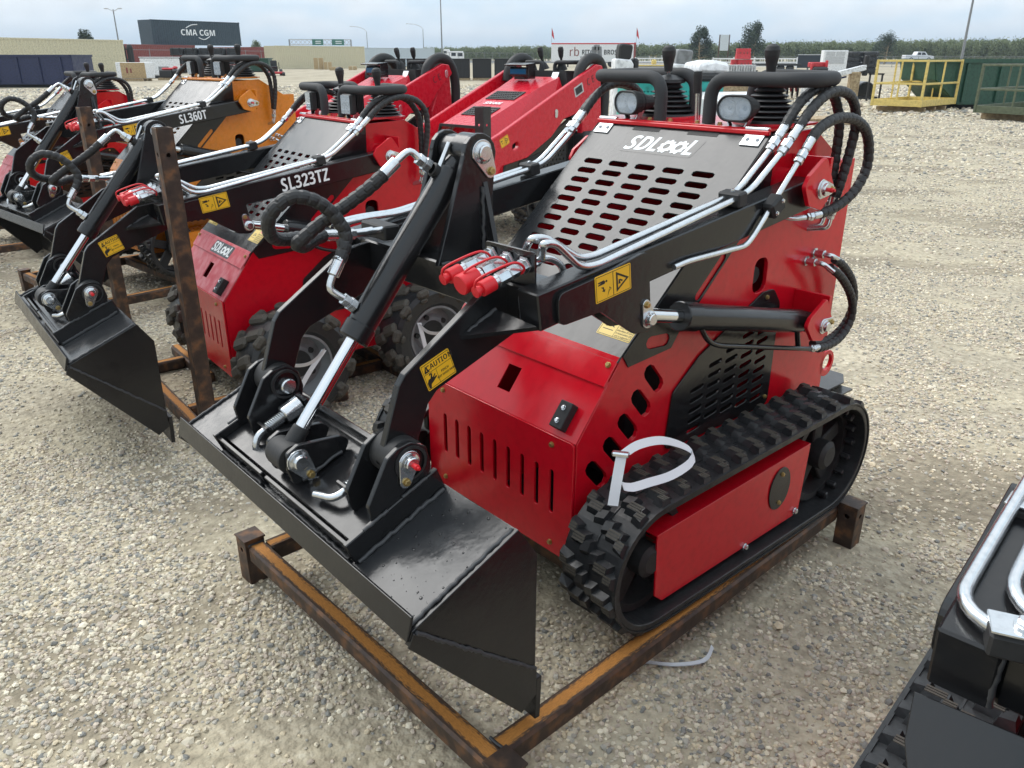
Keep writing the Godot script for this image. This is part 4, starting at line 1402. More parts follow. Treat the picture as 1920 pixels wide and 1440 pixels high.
func loader_attach(t: Node3D, c: Dictionary) -> void:
	# quick attach frame
	var pl := plane_xf(Vector3(0, 0.537, 0.898), Vector3(0, 0.638, 0.656))     # the bucket's back sheet
	var q := Node3D.new()
	q.name = "attach_frame"
	t.add_child(q, true)
	var g := geo()
	g.xf = pl
	g.sheet([rect2(-0.306, 0.045, 0.306, 0.245)], 0.022, 0.032, 0.001)
	part(q, "base_plate", g, M.black)
	for s in [-1.0, 1.0]:
		g = geo()
		g.xf = pl
		g.box(Vector3(s * 0.313, 0.142, 0.027), Vector3(0.012, 0.235, 0.052), 0.002)
		part(q, "side_rail", g, M.black)
		weld(q, pl * Vector3(s * 0.322, 0.03, 0.003), pl * Vector3(s * 0.322, 0.25, 0.003), 0.005)
	for k in 2:
		g = geo()
		g.xf = pl
		var w := [-0.19, 0.13]
		g.box(Vector3(w[k], 0.033, 0.025), Vector3(0.24 if k == 0 else 0.36, 0.009, 0.036), 0.0015)
		part(q, "front_rail", g, M.black)
	weld(q, pl * Vector3(-0.30, 0.022, 0.006), pl * Vector3(-0.09, 0.022, 0.006), 0.005)
	weld(q, pl * Vector3(0.02, 0.022, 0.006), pl * Vector3(0.30, 0.022, 0.006), 0.005)
	g = geo()
	g.xf = pl
	g.box(Vector3(0, 0.242, 0.036), Vector3(0.612, 0.016, 0.028), 0.003)
	g.box(Vector3(0, 0.222, 0.036), Vector3(0.612, 0.006, 0.014), 0.001)
	part(q, "rear_rail", g, M.black)
	weld(q, pl * Vector3(0.09, 0.195, 0.033), pl * Vector3(0.16, 0.195, 0.033), 0.005)
	# ears for the arm pins
	var ear := rounded(P2([0.838, 0.655, 0.828, 0.600, 0.70, 0.650, 0.690, 0.700, 0.700, 0.742, 0.735, 0.762, 0.765, 0.757, 0.790, 0.742]), 0.016)
	for s in [-1.0, 1.0]:
		for x in [0.223, 0.303]:
			g = side_geo()
			var a: float = s * x
			var b: float = s * (x + 0.012)
			g.sheet([ear], -maxf(a, b), -minf(a, b), 0.0016)
			part(q, "ear", g, M.black)
		weld(q, pl * Vector3(s * 0.318, 0.07, 0.053), pl * Vector3(s * 0.318, 0.13, 0.053), 0.004)
		weld(q, pl * Vector3(s * 0.318, 0.17, 0.053), pl * Vector3(s * 0.318, 0.23, 0.053), 0.004)
	keeper_pin(q, Vector3(0.316, 0.722, 0.744), 1.0, Vector2(0.25, -1), 0.019, true)
	g = geo()
	g.lathe([Vector2(0, 0), Vector2(0.0195, 0), Vector2(0.0195, 0.008), Vector2(0.0165, 0.011), Vector2(0, 0.011)], Vector3(-0.2225, 0.711, 0.732), Vector3.RIGHT, 24)
	part(q, "pin", g, M.zinc)
	# centre lug for the tilt cylinder rod
	var lug := rounded(P2([0.875, 0.640, 0.862, 0.598, 0.735, 0.640, 0.722, 0.664, 0.742, 0.680, 0.845, 0.690, 0.873, 0.675]), 0.014)
	for s in [-1.0, 1.0]:
		g = side_geo()
		g.sheet([lug], -0.050 if s > 0 else 0.038, -0.038 if s > 0 else 0.050, 0.0016)
		part(q, "centre_lug", g, M.black)
		weld(q, Vector3(s * 0.053, 0.607, 0.845), Vector3(s * 0.053, 0.645, 0.745), 0.004)
	keeper_pin(q, Vector3(0.050, 0.654, 0.848), 1.0, Vector2(-0.55, -0.9), 0.021)
	# spring latches with bent handles
	for s in [-1.0, 1.0]:
		var lt := Node3D.new()
		lt.name = "spring_latch"
		q.add_child(lt, true)
		var x: float = s * 0.188
		var ld := Vector3(0, -0.40, 0.915).normalized()
		var lo := Vector3(x, 0.672, 0.722)
		g = geo()
		g.lathe([Vector2(0, 0), Vector2(0.0235, 0), Vector2(0.0235, 0.045), Vector2(0.021, 0.048), Vector2(0.0, 0.048)], lo, ld, 22)
		part(lt, "socket", g, M.zinc)
		g = geo()
		var end := lo + ld * 0.13
		g.tube(bent(P3([lo.x, lo.y, lo.z, end.x, end.y, end.z, x - 0.062, end.y - 0.012, end.z + 0.012]) if s > 0 else P3([lo.x, lo.y, lo.z, end.x, end.y, end.z, x + 0.004, end.y - 0.048, end.z + 0.004]), 0.024, 8), 0.0088, 14)
		part(lt, "latch_rod", g, M.zinc)
		g = geo()
		var sp := PackedVector3Array()
		var u := ld.cross(Vector3.RIGHT).normalized()
		for k in 121:
			var a := TAU * k / 14.0
			sp.append(lo + ld * (0.05 + 0.045 * k / 120.0) + (Vector3.RIGHT * cos(a) + u * sin(a)) * 0.0135)
		g.tube(sp, 0.0017, 6)
		part(lt, "spring", g, M.zinc)
		g = geo()
		g.box(lo + ld * 0.098 - Vector3(0, 0.008, 0), Vector3(0.05, 0.045, 0.007), 0.001, Basis(Vector3.RIGHT, u, ld))
		g.box(lo + Vector3(0, -0.002, -0.012), Vector3(0.06, 0.05, 0.012), 0.002, Basis(Vector3.RIGHT, u, ld))
		part(lt, "latch_bracket", g, M.black)
	# bucket, tipped forward so that its back faces up
	var b := Node3D.new()
	b.name = "bucket"
	t.add_child(b, true)
	g = geo()
	g.xf = pl
	g.sheet([rect2(-0.528, 0.0, 0.528, 0.262)], -0.006, 0.0)
	part(b, "back_sheet", g, M.black_plate)
	var shell := [Vector2(0.656, 0.635), Vector2(0.609, 0.563), Vector2(0.609, 0.24)]
	g = geo()
	for k in 2:
		var a := Vector3(0, shell[k].y, shell[k].x)
		var e := Vector3(0, shell[k + 1].y, shell[k + 1].x)
		var x2 := Vector3(1.056, 0, 0)
		g.bar(a, e, 1.056, 0.006, 0.0, (e - a).normalized().cross(Vector3.RIGHT))
	part(b, "floor_sheet", g, M.black)
	g = geo()
	g.bar(Vector3(0, 0.262, 0.599), Vector3(0, 0.155, 0.603), 1.085, 0.014, 0.001, Vector3.BACK)
	part(b, "cutting_edge", g, M.black)
	g = geo()
	g.bar(Vector3(0, 0.520, 0.908), Vector3(0, 0.567, 0.895), 1.08, 0.006, 0.001, Vector3.BACK)
	part(b, "lip_flange", g, M.black)
	for s in [-1.0, 1.0]:
		g = side_geo()
		g.sheet([P2([0.908, 0.512, 0.898, 0.537, 0.656, 0.640, 0.607, 0.566, 0.609, 0.235, 0.650, 0.203])], -0.540 if s > 0 else 0.530, -0.530 if s > 0 else 0.540, 0.001)
		part(b, "side_sheet", g, M.black)
		g = side_geo()
		g.sheet([P2([0.910, 0.510, 0.899, 0.536, 0.890, 0.530, 0.609, 0.288, 0.609, 0.225, 0.650, 0.200])], -0.5455 if s > 0 else 0.5403, -0.5403 if s > 0 else 0.5455, 0.001)
		part(b, "side_cutter", g, M.black)
		weld(b, Vector3(s * 0.5425, 0.532, 0.892), Vector3(s * 0.5425, 0.290, 0.611), 0.0045)
		weld(b, Vector3(s * 0.528, 0.542, 0.892), Vector3(s * 0.528, 0.638, 0.662), 0.004)
	if c.get("drops", false):
		g = geo()
		for k in 110:
			var r := 0.0008 + 0.0034 * pow(rng.randf(), 4.0)
			var e := pl * Vector3(rng.randf_range(0.335, 0.52), rng.randf_range(0.02, 0.255), 0.0)
			g.lathe([Vector2(r, 0), Vector2(r * 0.85, r * 0.3), Vector2(r * 0.5, r * 0.5), Vector2(0, r * 0.56)], e, pl.basis.z, 9)
		var wd := part(b, "water_drops", g, M.drop)
		wd.set_meta("kind", "stuff")

func crawler(t: Node3D, s: float, c: Dictionary) -> void:
	var o := Node3D.new()
	o.name = "track"
	t.add_child(o, true)
	var cf := Vector2(0.172, 0.318)
	var cr := Vector2(-0.648, 0.326)
	var rf := 0.166
	var rr := 0.174
	# outer and inner line of the belt
	var line := func(off: float) -> PackedVector2Array:
		var pts := PackedVector2Array()
		for k in 25:
			pts.append(cf + Vector2.RIGHT.rotated(-PI / 2 + PI * k / 24) * (rf + off))
		for k in 25:
			pts.append(cr + Vector2.RIGHT.rotated(PI / 2 + PI * k / 24) * (rr + off))
		return pts
	var x0 := 0.338
	var x1 := 0.512
	var g := side_geo()
	g.sheet([line.call(0.0), line.call(-0.016)], -x1 if s > 0 else x0, -x0 if s > 0 else x1, 0.002)
	part(o, "belt", g, M.rubber)
	# raised rim on the outer edge and guide line along the middle
	g = side_geo()
	g.sheet([line.call(0.005), line.call(0.0)], -(x1 + 0.003) if s > 0 else x1 - 0.006, -(x1 - 0.006) if s > 0 else x1 + 0.003)
	g.sheet([line.call(0.003), line.call(0.0)], -0.427 if s > 0 else 0.423, -0.423 if s > 0 else 0.427)
	part(o, "belt_rim", g, M.rubber)
	# tread lugs, two per step, staggered
	if not lug_cache.has("lug"):
		var l := geo()
		var blk := func(bx: float, bz: float, wx: float, wz: float, h: float, skew: float) -> void:
			var lo := [Vector3(bx - wx / 2 - 0.006, -0.002, bz - wz / 2 - 0.008), Vector3(bx + wx / 2 + 0.006, -0.002, bz - wz / 2 - 0.008 + skew), Vector3(bx + wx / 2 + 0.006, -0.002, bz + wz / 2 + 0.008 + skew), Vector3(bx - wx / 2 - 0.006, -0.002, bz + wz / 2 + 0.008)]
			var hi := [Vector3(bx - wx / 2, h, bz - wz / 2), Vector3(bx + wx / 2, h, bz - wz / 2 + skew), Vector3(bx + wx / 2, h, bz + wz / 2 + skew), Vector3(bx - wx / 2, h, bz + wz / 2)]
			l.face(hi, Vector3.UP)
			for k in 4:
				var k2 := (k + 1) % 4
				l.face([lo[k], lo[k2], hi[k2], hi[k]], (lo[k] + lo[k2]) * 0.5 - Vector3(bx, 0, bz + skew * 0.5))
		blk.call(0.002, 0.0, 0.040, 0.022, 0.0165, 0.0)
		blk.call(0.026, 0.012, 0.026, 0.022, 0.0165, 0.008)
		blk.call(-0.026, -0.009, 0.024, 0.023, 0.016, -0.006)
		lug_cache["lug"] = l.mesh(M.rubber)
		var r := geo()
		for k in 3:
			r.box(Vector3(0.0, 0.017, -0.007 + 0.007 * k), Vector3(0.036, 0.0016, 0.0048))
			r.box(Vector3(0.027, 0.017, 0.0085 + 0.007 * k), Vector3(0.022, 0.0016, 0.0048))
		lug_cache["lug_top"] = r.mesh(M.rubber_worn)
	var total := PI * (rf + rr) + 2.0 * (cf.x - cr.x)
	var steps := 35
	for i in steps:
		for half in 2:
			var u := total * (i + 0.5 * half) / steps
			var pos := Vector2.ZERO
			var nor := Vector2.ZERO
			var front := PI * rf
			var flat := cf.x - cr.x
			if u < front:
				nor = Vector2.RIGHT.rotated(-PI / 2 + u / rf)
				pos = cf + nor * rf
			elif u < front + flat:
				var k := (u - front) / flat
				pos = Vector2(cf.x, cf.y + rf).lerp(Vector2(cr.x, cr.y + rr), k)
				nor = Vector2(0, 1)
			elif u < front + flat + PI * rr:
				nor = Vector2.RIGHT.rotated(PI / 2 + (u - front - flat) / rr)
				pos = cr + nor * rr
			else:
				var k := (u - front - flat - PI * rr) / flat
				pos = Vector2(cr.x, cr.y - rr).lerp(Vector2(cf.x, cf.y - rf), k)
				nor = Vector2(0, -1)
			if s < 0 and pos.x < -0.2 and c.get("far", false):
				continue
			var up := Vector3(0, nor.y, nor.x)
			var xx := Vector3(1 if half == 0 else -1, 0, 0)
			var bas := Basis(xx, up, xx.cross(up))
			var m := put(o, "tread_lug", lug_cache["lug"], Transform3D(bas, Vector3(s * (0.467 if half == 0 else 0.383), pos.y, pos.x)))
			put(m, "wear_face", lug_cache["lug_top"])
	# inside: drive sprocket, idler, guide lugs
	for w in [[cf, rf - 0.02, "idler"], [cr, rr - 0.02, "sprocket"]]:
		var R: float = w[1]
		g = geo()
		var ctr := Vector3(s * 0.425, w[0].y, w[0].x)
		g.lathe([Vector2(R * 0.86, -0.03), Vector2(R, -0.03), Vector2(R, 0.03), Vector2(R * 0.86, 0.03), Vector2(R * 0.86, -0.03)], ctr, Vector3.RIGHT, 36)
		g.lathe([Vector2(0, -0.02), Vector2(R * 0.3, -0.02), Vector2(R * 0.3, 0.05), Vector2(R * 0.2, 0.06), Vector2(0, 0.06)], ctr, Vector3(s, 0, 0), 20)
		for k in 5:
			var a := TAU * k / 5 + 0.3
			g.bar(ctr + Vector3(0, sin(a), cos(a)) * R * 0.25, ctr + Vector3(0, sin(a), cos(a)) * R * 0.9, 0.028, 0.05, 0.004, Vector3(0, cos(a), -sin(a)))
		part(o, w[2], g, M.black_dull)
	g = geo()
	for k in 20:
		for yy in [cf.y - rf + 0.024, cf.y + rf - 0.024]:
			g.box(Vector3(s * 0.425, yy, cf.x - 0.02 - 0.042 * k), Vector3(0.035, 0.022, 0.016), 0.003)
	for k in 9:
		var a := PI / 2 + PI * (k + 0.5) / 9
		var p := cr + Vector2.RIGHT.rotated(a) * (rr - 0.026)
		g.box(Vector3(s * 0.47, p.y, p.x), Vector3(0.03, 0.016, 0.022), 0.003, Basis(Vector3.RIGHT, -a))
	part(o, "guide_lugs", g, M.rubber)
	# track frame beam behind and the painted guard
	g = geo()
	g.box(Vector3(s * 0.36, 0.32, -0.24), Vector3(0.06, 0.14, 0.72), 0.006)
	part(o, "track_frame", g, M.black_dull)
	var face := rounded(P2([0.166, 0.388, 0.158, 0.212, 0.128, 0.186, -0.47, 0.190, -0.500, 0.205, -0.516, 0.412]), 0.008, 3)
	g = side_geo()
	g.sheet([face], -0.486 if s > 0 else 0.480, -0.480 if s > 0 else 0.486, 0.0012)
	var gd := part(o, "track_guard", g, M[c.paint])
	g = geo()
	var ta := Vector3(s * 0.415, 0.3885, 0.166)
	var tb := Vector3(s * 0.415, 0.4125, -0.516)
	g.bar(ta, tb, 0.142, 0.006, 0.001)
	g.box(Vector3(s * 0.44, 0.355, 0.145), Vector3(0.07, 0.004, 0.05))
	part(gd, "guard_top", g, M[c.paint])
	g = side_geo()
	g.sheet([disc2(Vector2(-0.37, 0.322), 0.052, 0.066, 28)], -0.490 if s > 0 else 0.4865, -0.4865 if s > 0 else 0.490, 0.001)
	var cv := part(gd, "access_cover", g, M.black)
	for dy in [-0.045, 0.045]:
		put(cv, "bolt", bolt_mesh(0.0055, "yellow_zinc"), facing(Vector3(s * 0.490, 0.322 + dy, -0.372), Vector3(s, 0, 0)))
	for q in [[-0.225, 0.192], [-0.475, 0.208]]:
		put(gd, "bolt", bolt_mesh(0.0085, "zinc"), facing(Vector3(s * 0.487, q[1], q[0]), Vector3(s, 0, 0)))
	g = geo()
	g.box(Vector3(s * 0.44, 0.315, 0.155), Vector3(0.05, 0.085, 0.03), 0.004)
	g.rod(Vector3(s * 0.44, 0.315, 0.16), Vector3(s * 0.44, 0.315, 0.0), 0.02, 12)
	part(o, "tensioner", g, M.steel_brown)

func wheel(t: Node3D, p: Vector3, s: float, R: float, w: float, rim: String) -> void:
	var o := Node3D.new()
	o.name = "wheel"
	t.add_child(o, true)
	var h := w / 2
	var g := geo()
	g.lathe([Vector2(R * 0.54, -h * 0.75), Vector2(R * 0.62, -h * 0.95), Vector2(R * 0.82, -h), Vector2(R * 0.90, -h * 0.86), Vector2(R * 0.915, -h * 0.5), Vector2(R * 0.92, 0), Vector2(R * 0.915, h * 0.5), Vector2(R * 0.90, h * 0.86), Vector2(R * 0.82, h), Vector2(R * 0.62, h * 0.95), Vector2(R * 0.54, h * 0.75)], p, Vector3(s, 0, 0), 40)
	part(o, "tyre", g, M.rubber)
	var key := "tyre_lug%f" % R
	if not lug_cache.has(key):
		var l := geo()
		l.box(Vector3(0.0, 0.0, 0.0), Vector3(w * 0.52, R * 0.13, R * 0.20), R * 0.045, Basis(Vector3.UP, 0.5))
		l.box(Vector3(w * 0.25, -R * 0.05, R * 0.07), Vector3(w * 0.20, R * 0.17, R * 0.24), R * 0.045, Basis(Vector3(0, 0, 1), -0.5))
		l.box(Vector3(w * 0.31, -R * 0.16, R * 0.11), Vector3(w * 0.10, R * 0.16, R * 0.14), R * 0.03, Basis(Vector3(0, 0, 1), -0.9))
		lug_cache[key] = l.mesh(M.rubber_worn)
	for k in 12:
		for e in [-1.0, 1.0]:
			var a := TAU * (k + (0.5 if e > 0 else 0.0)) / 12
			var up := Vector3(0, cos(a), sin(a))
			var xx := Vector3(e, 0, 0)
			put(o, "tread_lug", lug_cache[key], Transform3D(Basis(xx, up, xx.cross(up)), p + up * R * 0.93 + xx * w * 0.2))
	g = geo()
	g.lathe([Vector2(R * 0.55, h * 0.70), Vector2(R * 0.56, h * 0.80), Vector2(R * 0.52, h * 0.82), Vector2(R * 0.49, h * 0.45), Vector2(R * 0.46, h * 0.12), Vector2(R * 0.36, h * 0.18), Vector2(R * 0.30, h * 0.30), Vector2(R * 0.20, h * 0.30)], p, Vector3(s, 0, 0), 36)
	part(o, "rim", g, M[rim])
	g = geo()
	g.lathe([Vector2(R * 0.24, -h * 0.2), Vector2(R * 0.24, h * 0.36), Vector2(0, h * 0.36)], p, Vector3(s, 0, 0), 20)
	for k in 5:
		var a := TAU * k / 5
		g.rod(p + Vector3(s * h * 0.2, sin(a) * R * 0.32, cos(a) * R * 0.32), p + Vector3(s * h * 0.34, sin(a) * R * 0.32, cos(a) * R * 0.32), R * 0.05, 10)
	part(o, "hub", g, M.black_dull)

# ---------------------------------------------------------------- shipping frames and straps
func rail(par: Node3D, a: Vector3, b: Vector3, w := 0.052, nm := "rail", rusty := true) -> void:
	var g := geo()
	g.bar(a, b, w, w, 0.007)
	var o := part(par, nm, g, M.steel_brown)
	if rusty:
		var z := (b - a).normalized()
		var x := Vector3.UP.cross(z).normalized() * (w * 0.5 - 0.0055)
		var up := Vector3(0, w * 0.5 + 0.0007, 0)
		var l := a.distance_to(b)
		var off := rng.randf()
		g = geo()
		var n := Vector3.UP
		var pts := [a - x + up, a + x + up, b + x + up, b - x + up]
		var uvs := [Vector2(off, 0), Vector2(off, 1), Vector2(off + l * 0.8, 1), Vector2(off + l * 0.8, 0)]
		for t in [[0, 1, 2], [0, 2, 3]]:
			for i in t:
				g.put(pts[i], n, uvs[i])
		part(o, "rust_scale", g, M.steel_rust)

func post(par: Node3D, x: float, z: float, h: float, w := 0.06, nm := "leg", grey := false) -> void:
	# square tube with bolt holes near its upper end
	var hy := h - (0.035 if h < 0.5 else 0.09)
	var q := w / 2
	var g := geo()
	for k in 2:
		var z0 := z + (q - 0.004 if k == 0 else -q)
		g.sheet([rect2(x - q, 0, x + q, h), disc2(Vector2(x, hy), 0.008, -1, 12)], z0, z0 + 0.004, 0.0012)
	var e := side_geo()
	for k in 2:
		var x0 := -x + (q - 0.004 if k == 0 else -q)
		e.sheet([rect2(z - q + 0.004, 0, z + q - 0.004, h), disc2(Vector2(z, hy), 0.008, -1, 12)], x0, x0 + 0.004)
	g.v.append_array(e.v)
	g.n.append_array(e.n)
	g.uv.append_array(e.uv)
	var o := part(par, nm, g, M.steel_brown if not grey else M.steel_dark)
	if h < 0.5:
		g = geo()
		g.box(Vector3(x, h + 0.003, z), Vector3(w + 0.006, 0.006, w + 0.006), 0.001)
		part(o, "cap_plate", g, M.steel_brown)

func legged_frame(label: String, at: Vector3, yaw: float, tall := []) -> void:
	var t := thing("steel_skid", label, "skid", at, -deg_to_rad(yaw), "rusty steel skids under the loaders")
	for x in [-0.559, 0.558]:
		for z in [-0.737, 0.745]:
			post(t, x, z, 0.144)
	var y := 0.106
	rail(t, Vector3(-0.528, y, 0.742), Vector3(0.527, y, 0.742))
	rail(t, Vector3(-0.528, y, -0.735), Vector3(0.527, y, -0.735))
	for x in [-0.503, 0.503]:
		rail(t, Vector3(x, y, 0.716), Vector3(x, y, -0.709))
	rail(t, Vector3(-0.477, y, 0.1), Vector3(0.477, y, 0.1))
	weld(t, Vector3(0.478, y + 0.026, 0.714), Vector3(0.528, y + 0.026, 0.714), 0.004)
	weld(t, Vector3(-0.526, y + 0.026, 0.718), Vector3(-0.526, y + 0.026, 0.766), 0.004)
	for q in tall:
		post(t, q[0], q[1], q[2], 0.06, "upright")

func strap_band(par: Node3D, pts: PackedVector3Array, w: float, side: Vector3, nm := "webbing") -> void:
	var p := smooth(pts, 0.012)
	var g := geo()
	for k in 2:
		for i in p.size() - 1:
			var d := (p[i + 1] - p[i]).normalized()
			var n0 := d.cross(side).normalized() * 0.0009 * (1 if k == 0 else -1)
			var a := p[i] - side * w / 2 + n0
			var b := p[i] + side * w / 2 + n0
			var c := p[i + 1] + side * w / 2 + n0
			var e := p[i + 1] - side * w / 2 + n0
			g.face([a, b, c, e], n0)
	part(par, nm, g, M.strap)

# ---------------------------------------------------------------- loaders
func place(o: Vector3, yaw: float, p: Vector3) -> Vector3:      # machine space to the yard
	return o + Basis(Vector3.UP, -deg_to_rad(yaw)) * p

func loaders() -> void:
	var O := Vector3(0.1552, 0, -2.1026)
	loader({"nm": "track_loader", "label": "glossy red crawler loader with black perforated cover and white strap on its track", "at": O, "yaw": 49.167, "paint": "red", "tracked": true, "model": "", "cover_mark": true, "tape": true, "third_pipe": true, "drops": true, "lamp": "oval"})
	legged_frame("rusty orange steel skid with short legs under the red crawler loader", O, 47.3)
	var O2 := Vector3(-1.1575, -0.078, -3.5576)
	loader({"nm": "wheel_loader", "label": "red wheeled loader with white maker's mark on its dusty front hood", "at": O2, "yaw": 52.06, "paint": "red", "tracked": false, "model": "SL323TZ", "front_mark": true, "dusty": true, "plain_side": true, "lamp": "square", "square_holes": true})
	var f := thing("steel_skid", "brown steel skid lying flat with one tall upright under the dusty wheeled loader", "skid", Vector3(O2.x, 0, O2.z), -deg_to_rad(52.06), "rusty steel skids under the loaders")
	rail(f, Vector3(-0.62, 0.027, 0.46), Vector3(0.50, 0.027, 0.46))
	rail(f, Vector3(-0.47, 0.027, 0.434), Vector3(-0.47, 0.027, 0.26))
	rail(f, Vector3(-0.68, 0.027, 0.234), Vector3(-0.16, 0.027, 0.234))
	rail(f, Vector3(0.17, 0.027, 0.434), Vector3(0.17, 0.027, -0.50))
	rail(f, Vector3(-0.62, 0.027, -0.53), Vector3(0.62, 0.027, -0.53))
	rail(f, Vector3(0.196, 0.027, -0.17), Vector3(0.43, 0.027, -0.17), 0.05, "rail", false)
	post(f, 0.53, 0.46, 1.225, 0.056, "upright")
	var O3 := Vector3(-2.3023, 0.042, -5.33)
	loader({"nm": "track_loader", "label": "yellow orange crawler loader with black arms", "at": O3, "yaw": 43.0, "paint": "orange", "tracked": true, "model": "SL360T", "plain_side": true, "lamp": "square", "square_holes": true})
	legged_frame("brown steel skid with a tall upright under the yellow orange loader", Vector3(O3.x, 0.0, O3.z), 43.0, [[0.60, 0.60, 1.2]])
	var O4 := Vector3(-3.84, -0.08, -6.65)
	loader({"nm": "wheel_loader", "label": "red wheeled loader standing beyond the yellow orange loader", "at": O4, "yaw": 46.5, "paint": "red", "tracked": false, "model": "SL33", "dusty": true, "plain_side": true, "lamp": "none", "square_holes": true})
	legged_frame("brown steel skid under the red loader beyond the orange one", Vector3(O4.x, 0.0, O4.z), 46.5)
	# straps
	var t := thing("strap", "white lashing strap looped over the near rubber track", "strap", O, -deg_to_rad(49.167), "white lashing straps")
	strap_band(t, P3([0.435, 0.495, 0.275, 0.43, 0.54, 0.262, 0.42, 0.604, 0.238]), 0.024, Vector3(-0.8, 0, 0.6))
	strap_band(t, P3([0.42, 0.604, 0.238, 0.418, 0.612, 0.18, 0.422, 0.600, 0.10, 0.432, 0.568, 0.03, 0.45, 0.545, 0.005, 0.466, 0.534, 0.035, 0.462, 0.522, 0.10, 0.452, 0.524, 0.17, 0.442, 0.525, 0.22, 0.435, 0.535, 0.245]), 0.021, Vector3(0.6, -0.78, 0.1).normalized())
	var g := geo()
	g.box(Vector3(0.418, 0.608, 0.238), Vector3(0.040, 0.012, 0.016), 0.003, Basis(Vector3.UP, 0.6))
	part(t, "buckle", g, M.zinc)
	var s1 := on_y(1205, 1240, 0.012)
	var s2 := on_y(1265, 1246, 0.015)
	var s3 := on_y(1320, 1238, 0.02)
	var s4 := on_y(1336, 1212, 0.02)
	var st := thing("strap", "white strap end lying on the gravel beside the frame", "strap", Vector3.ZERO, 0.0, "white lashing straps")
	strap_band(st, PackedVector3Array([s1, s2, s3, s4]), 0.016, Vector3(0.15, 0.2, 1.0).normalized())
	for z in [0.05, -0.62]:
		var w := thing("strap", "white strap hanging on the %s wheel of the dusty red wheeled loader" % ("front" if z > -0.3 else "rear"), "strap", O2, -deg_to_rad(52.06), "white lashing straps")
		strap_band(w, P3([0.533, 0.40, z + 0.10, 0.553, 0.36, z + 0.06, 0.558, 0.35, z - 0.02, 0.538, 0.385, z - 0.10]), 0.022, Vector3(0.5, 0.8, 0.2).normalized())
		strap_band(w, P3([0.532, 0.41, z + 0.10, 0.538, 0.33, z + 0.085, 0.532, 0.22, z + 0.06]), 0.022, Vector3(0, 0.2, 1).normalized())
		strap_band(w, P3([0.534, 0.385, z - 0.10, 0.538, 0.30, z - 0.02, 0.532, 0.20, z + 0.05]), 0.022, Vector3(0, 0.5, 1).normalized())
	corner_loader()
	big_loaders()


func corner_loader() -> void:
	var O7 := Vector3(1.047, -0.11, -0.74)
	loader({"nm": "track_loader", "label": "crawler loader at the end of the row with two pipes looped on its arm", "at": O7, "yaw": 43.0, "paint": "red", "tracked": true, "model": "", "lamp": "none", "left_loop": true})

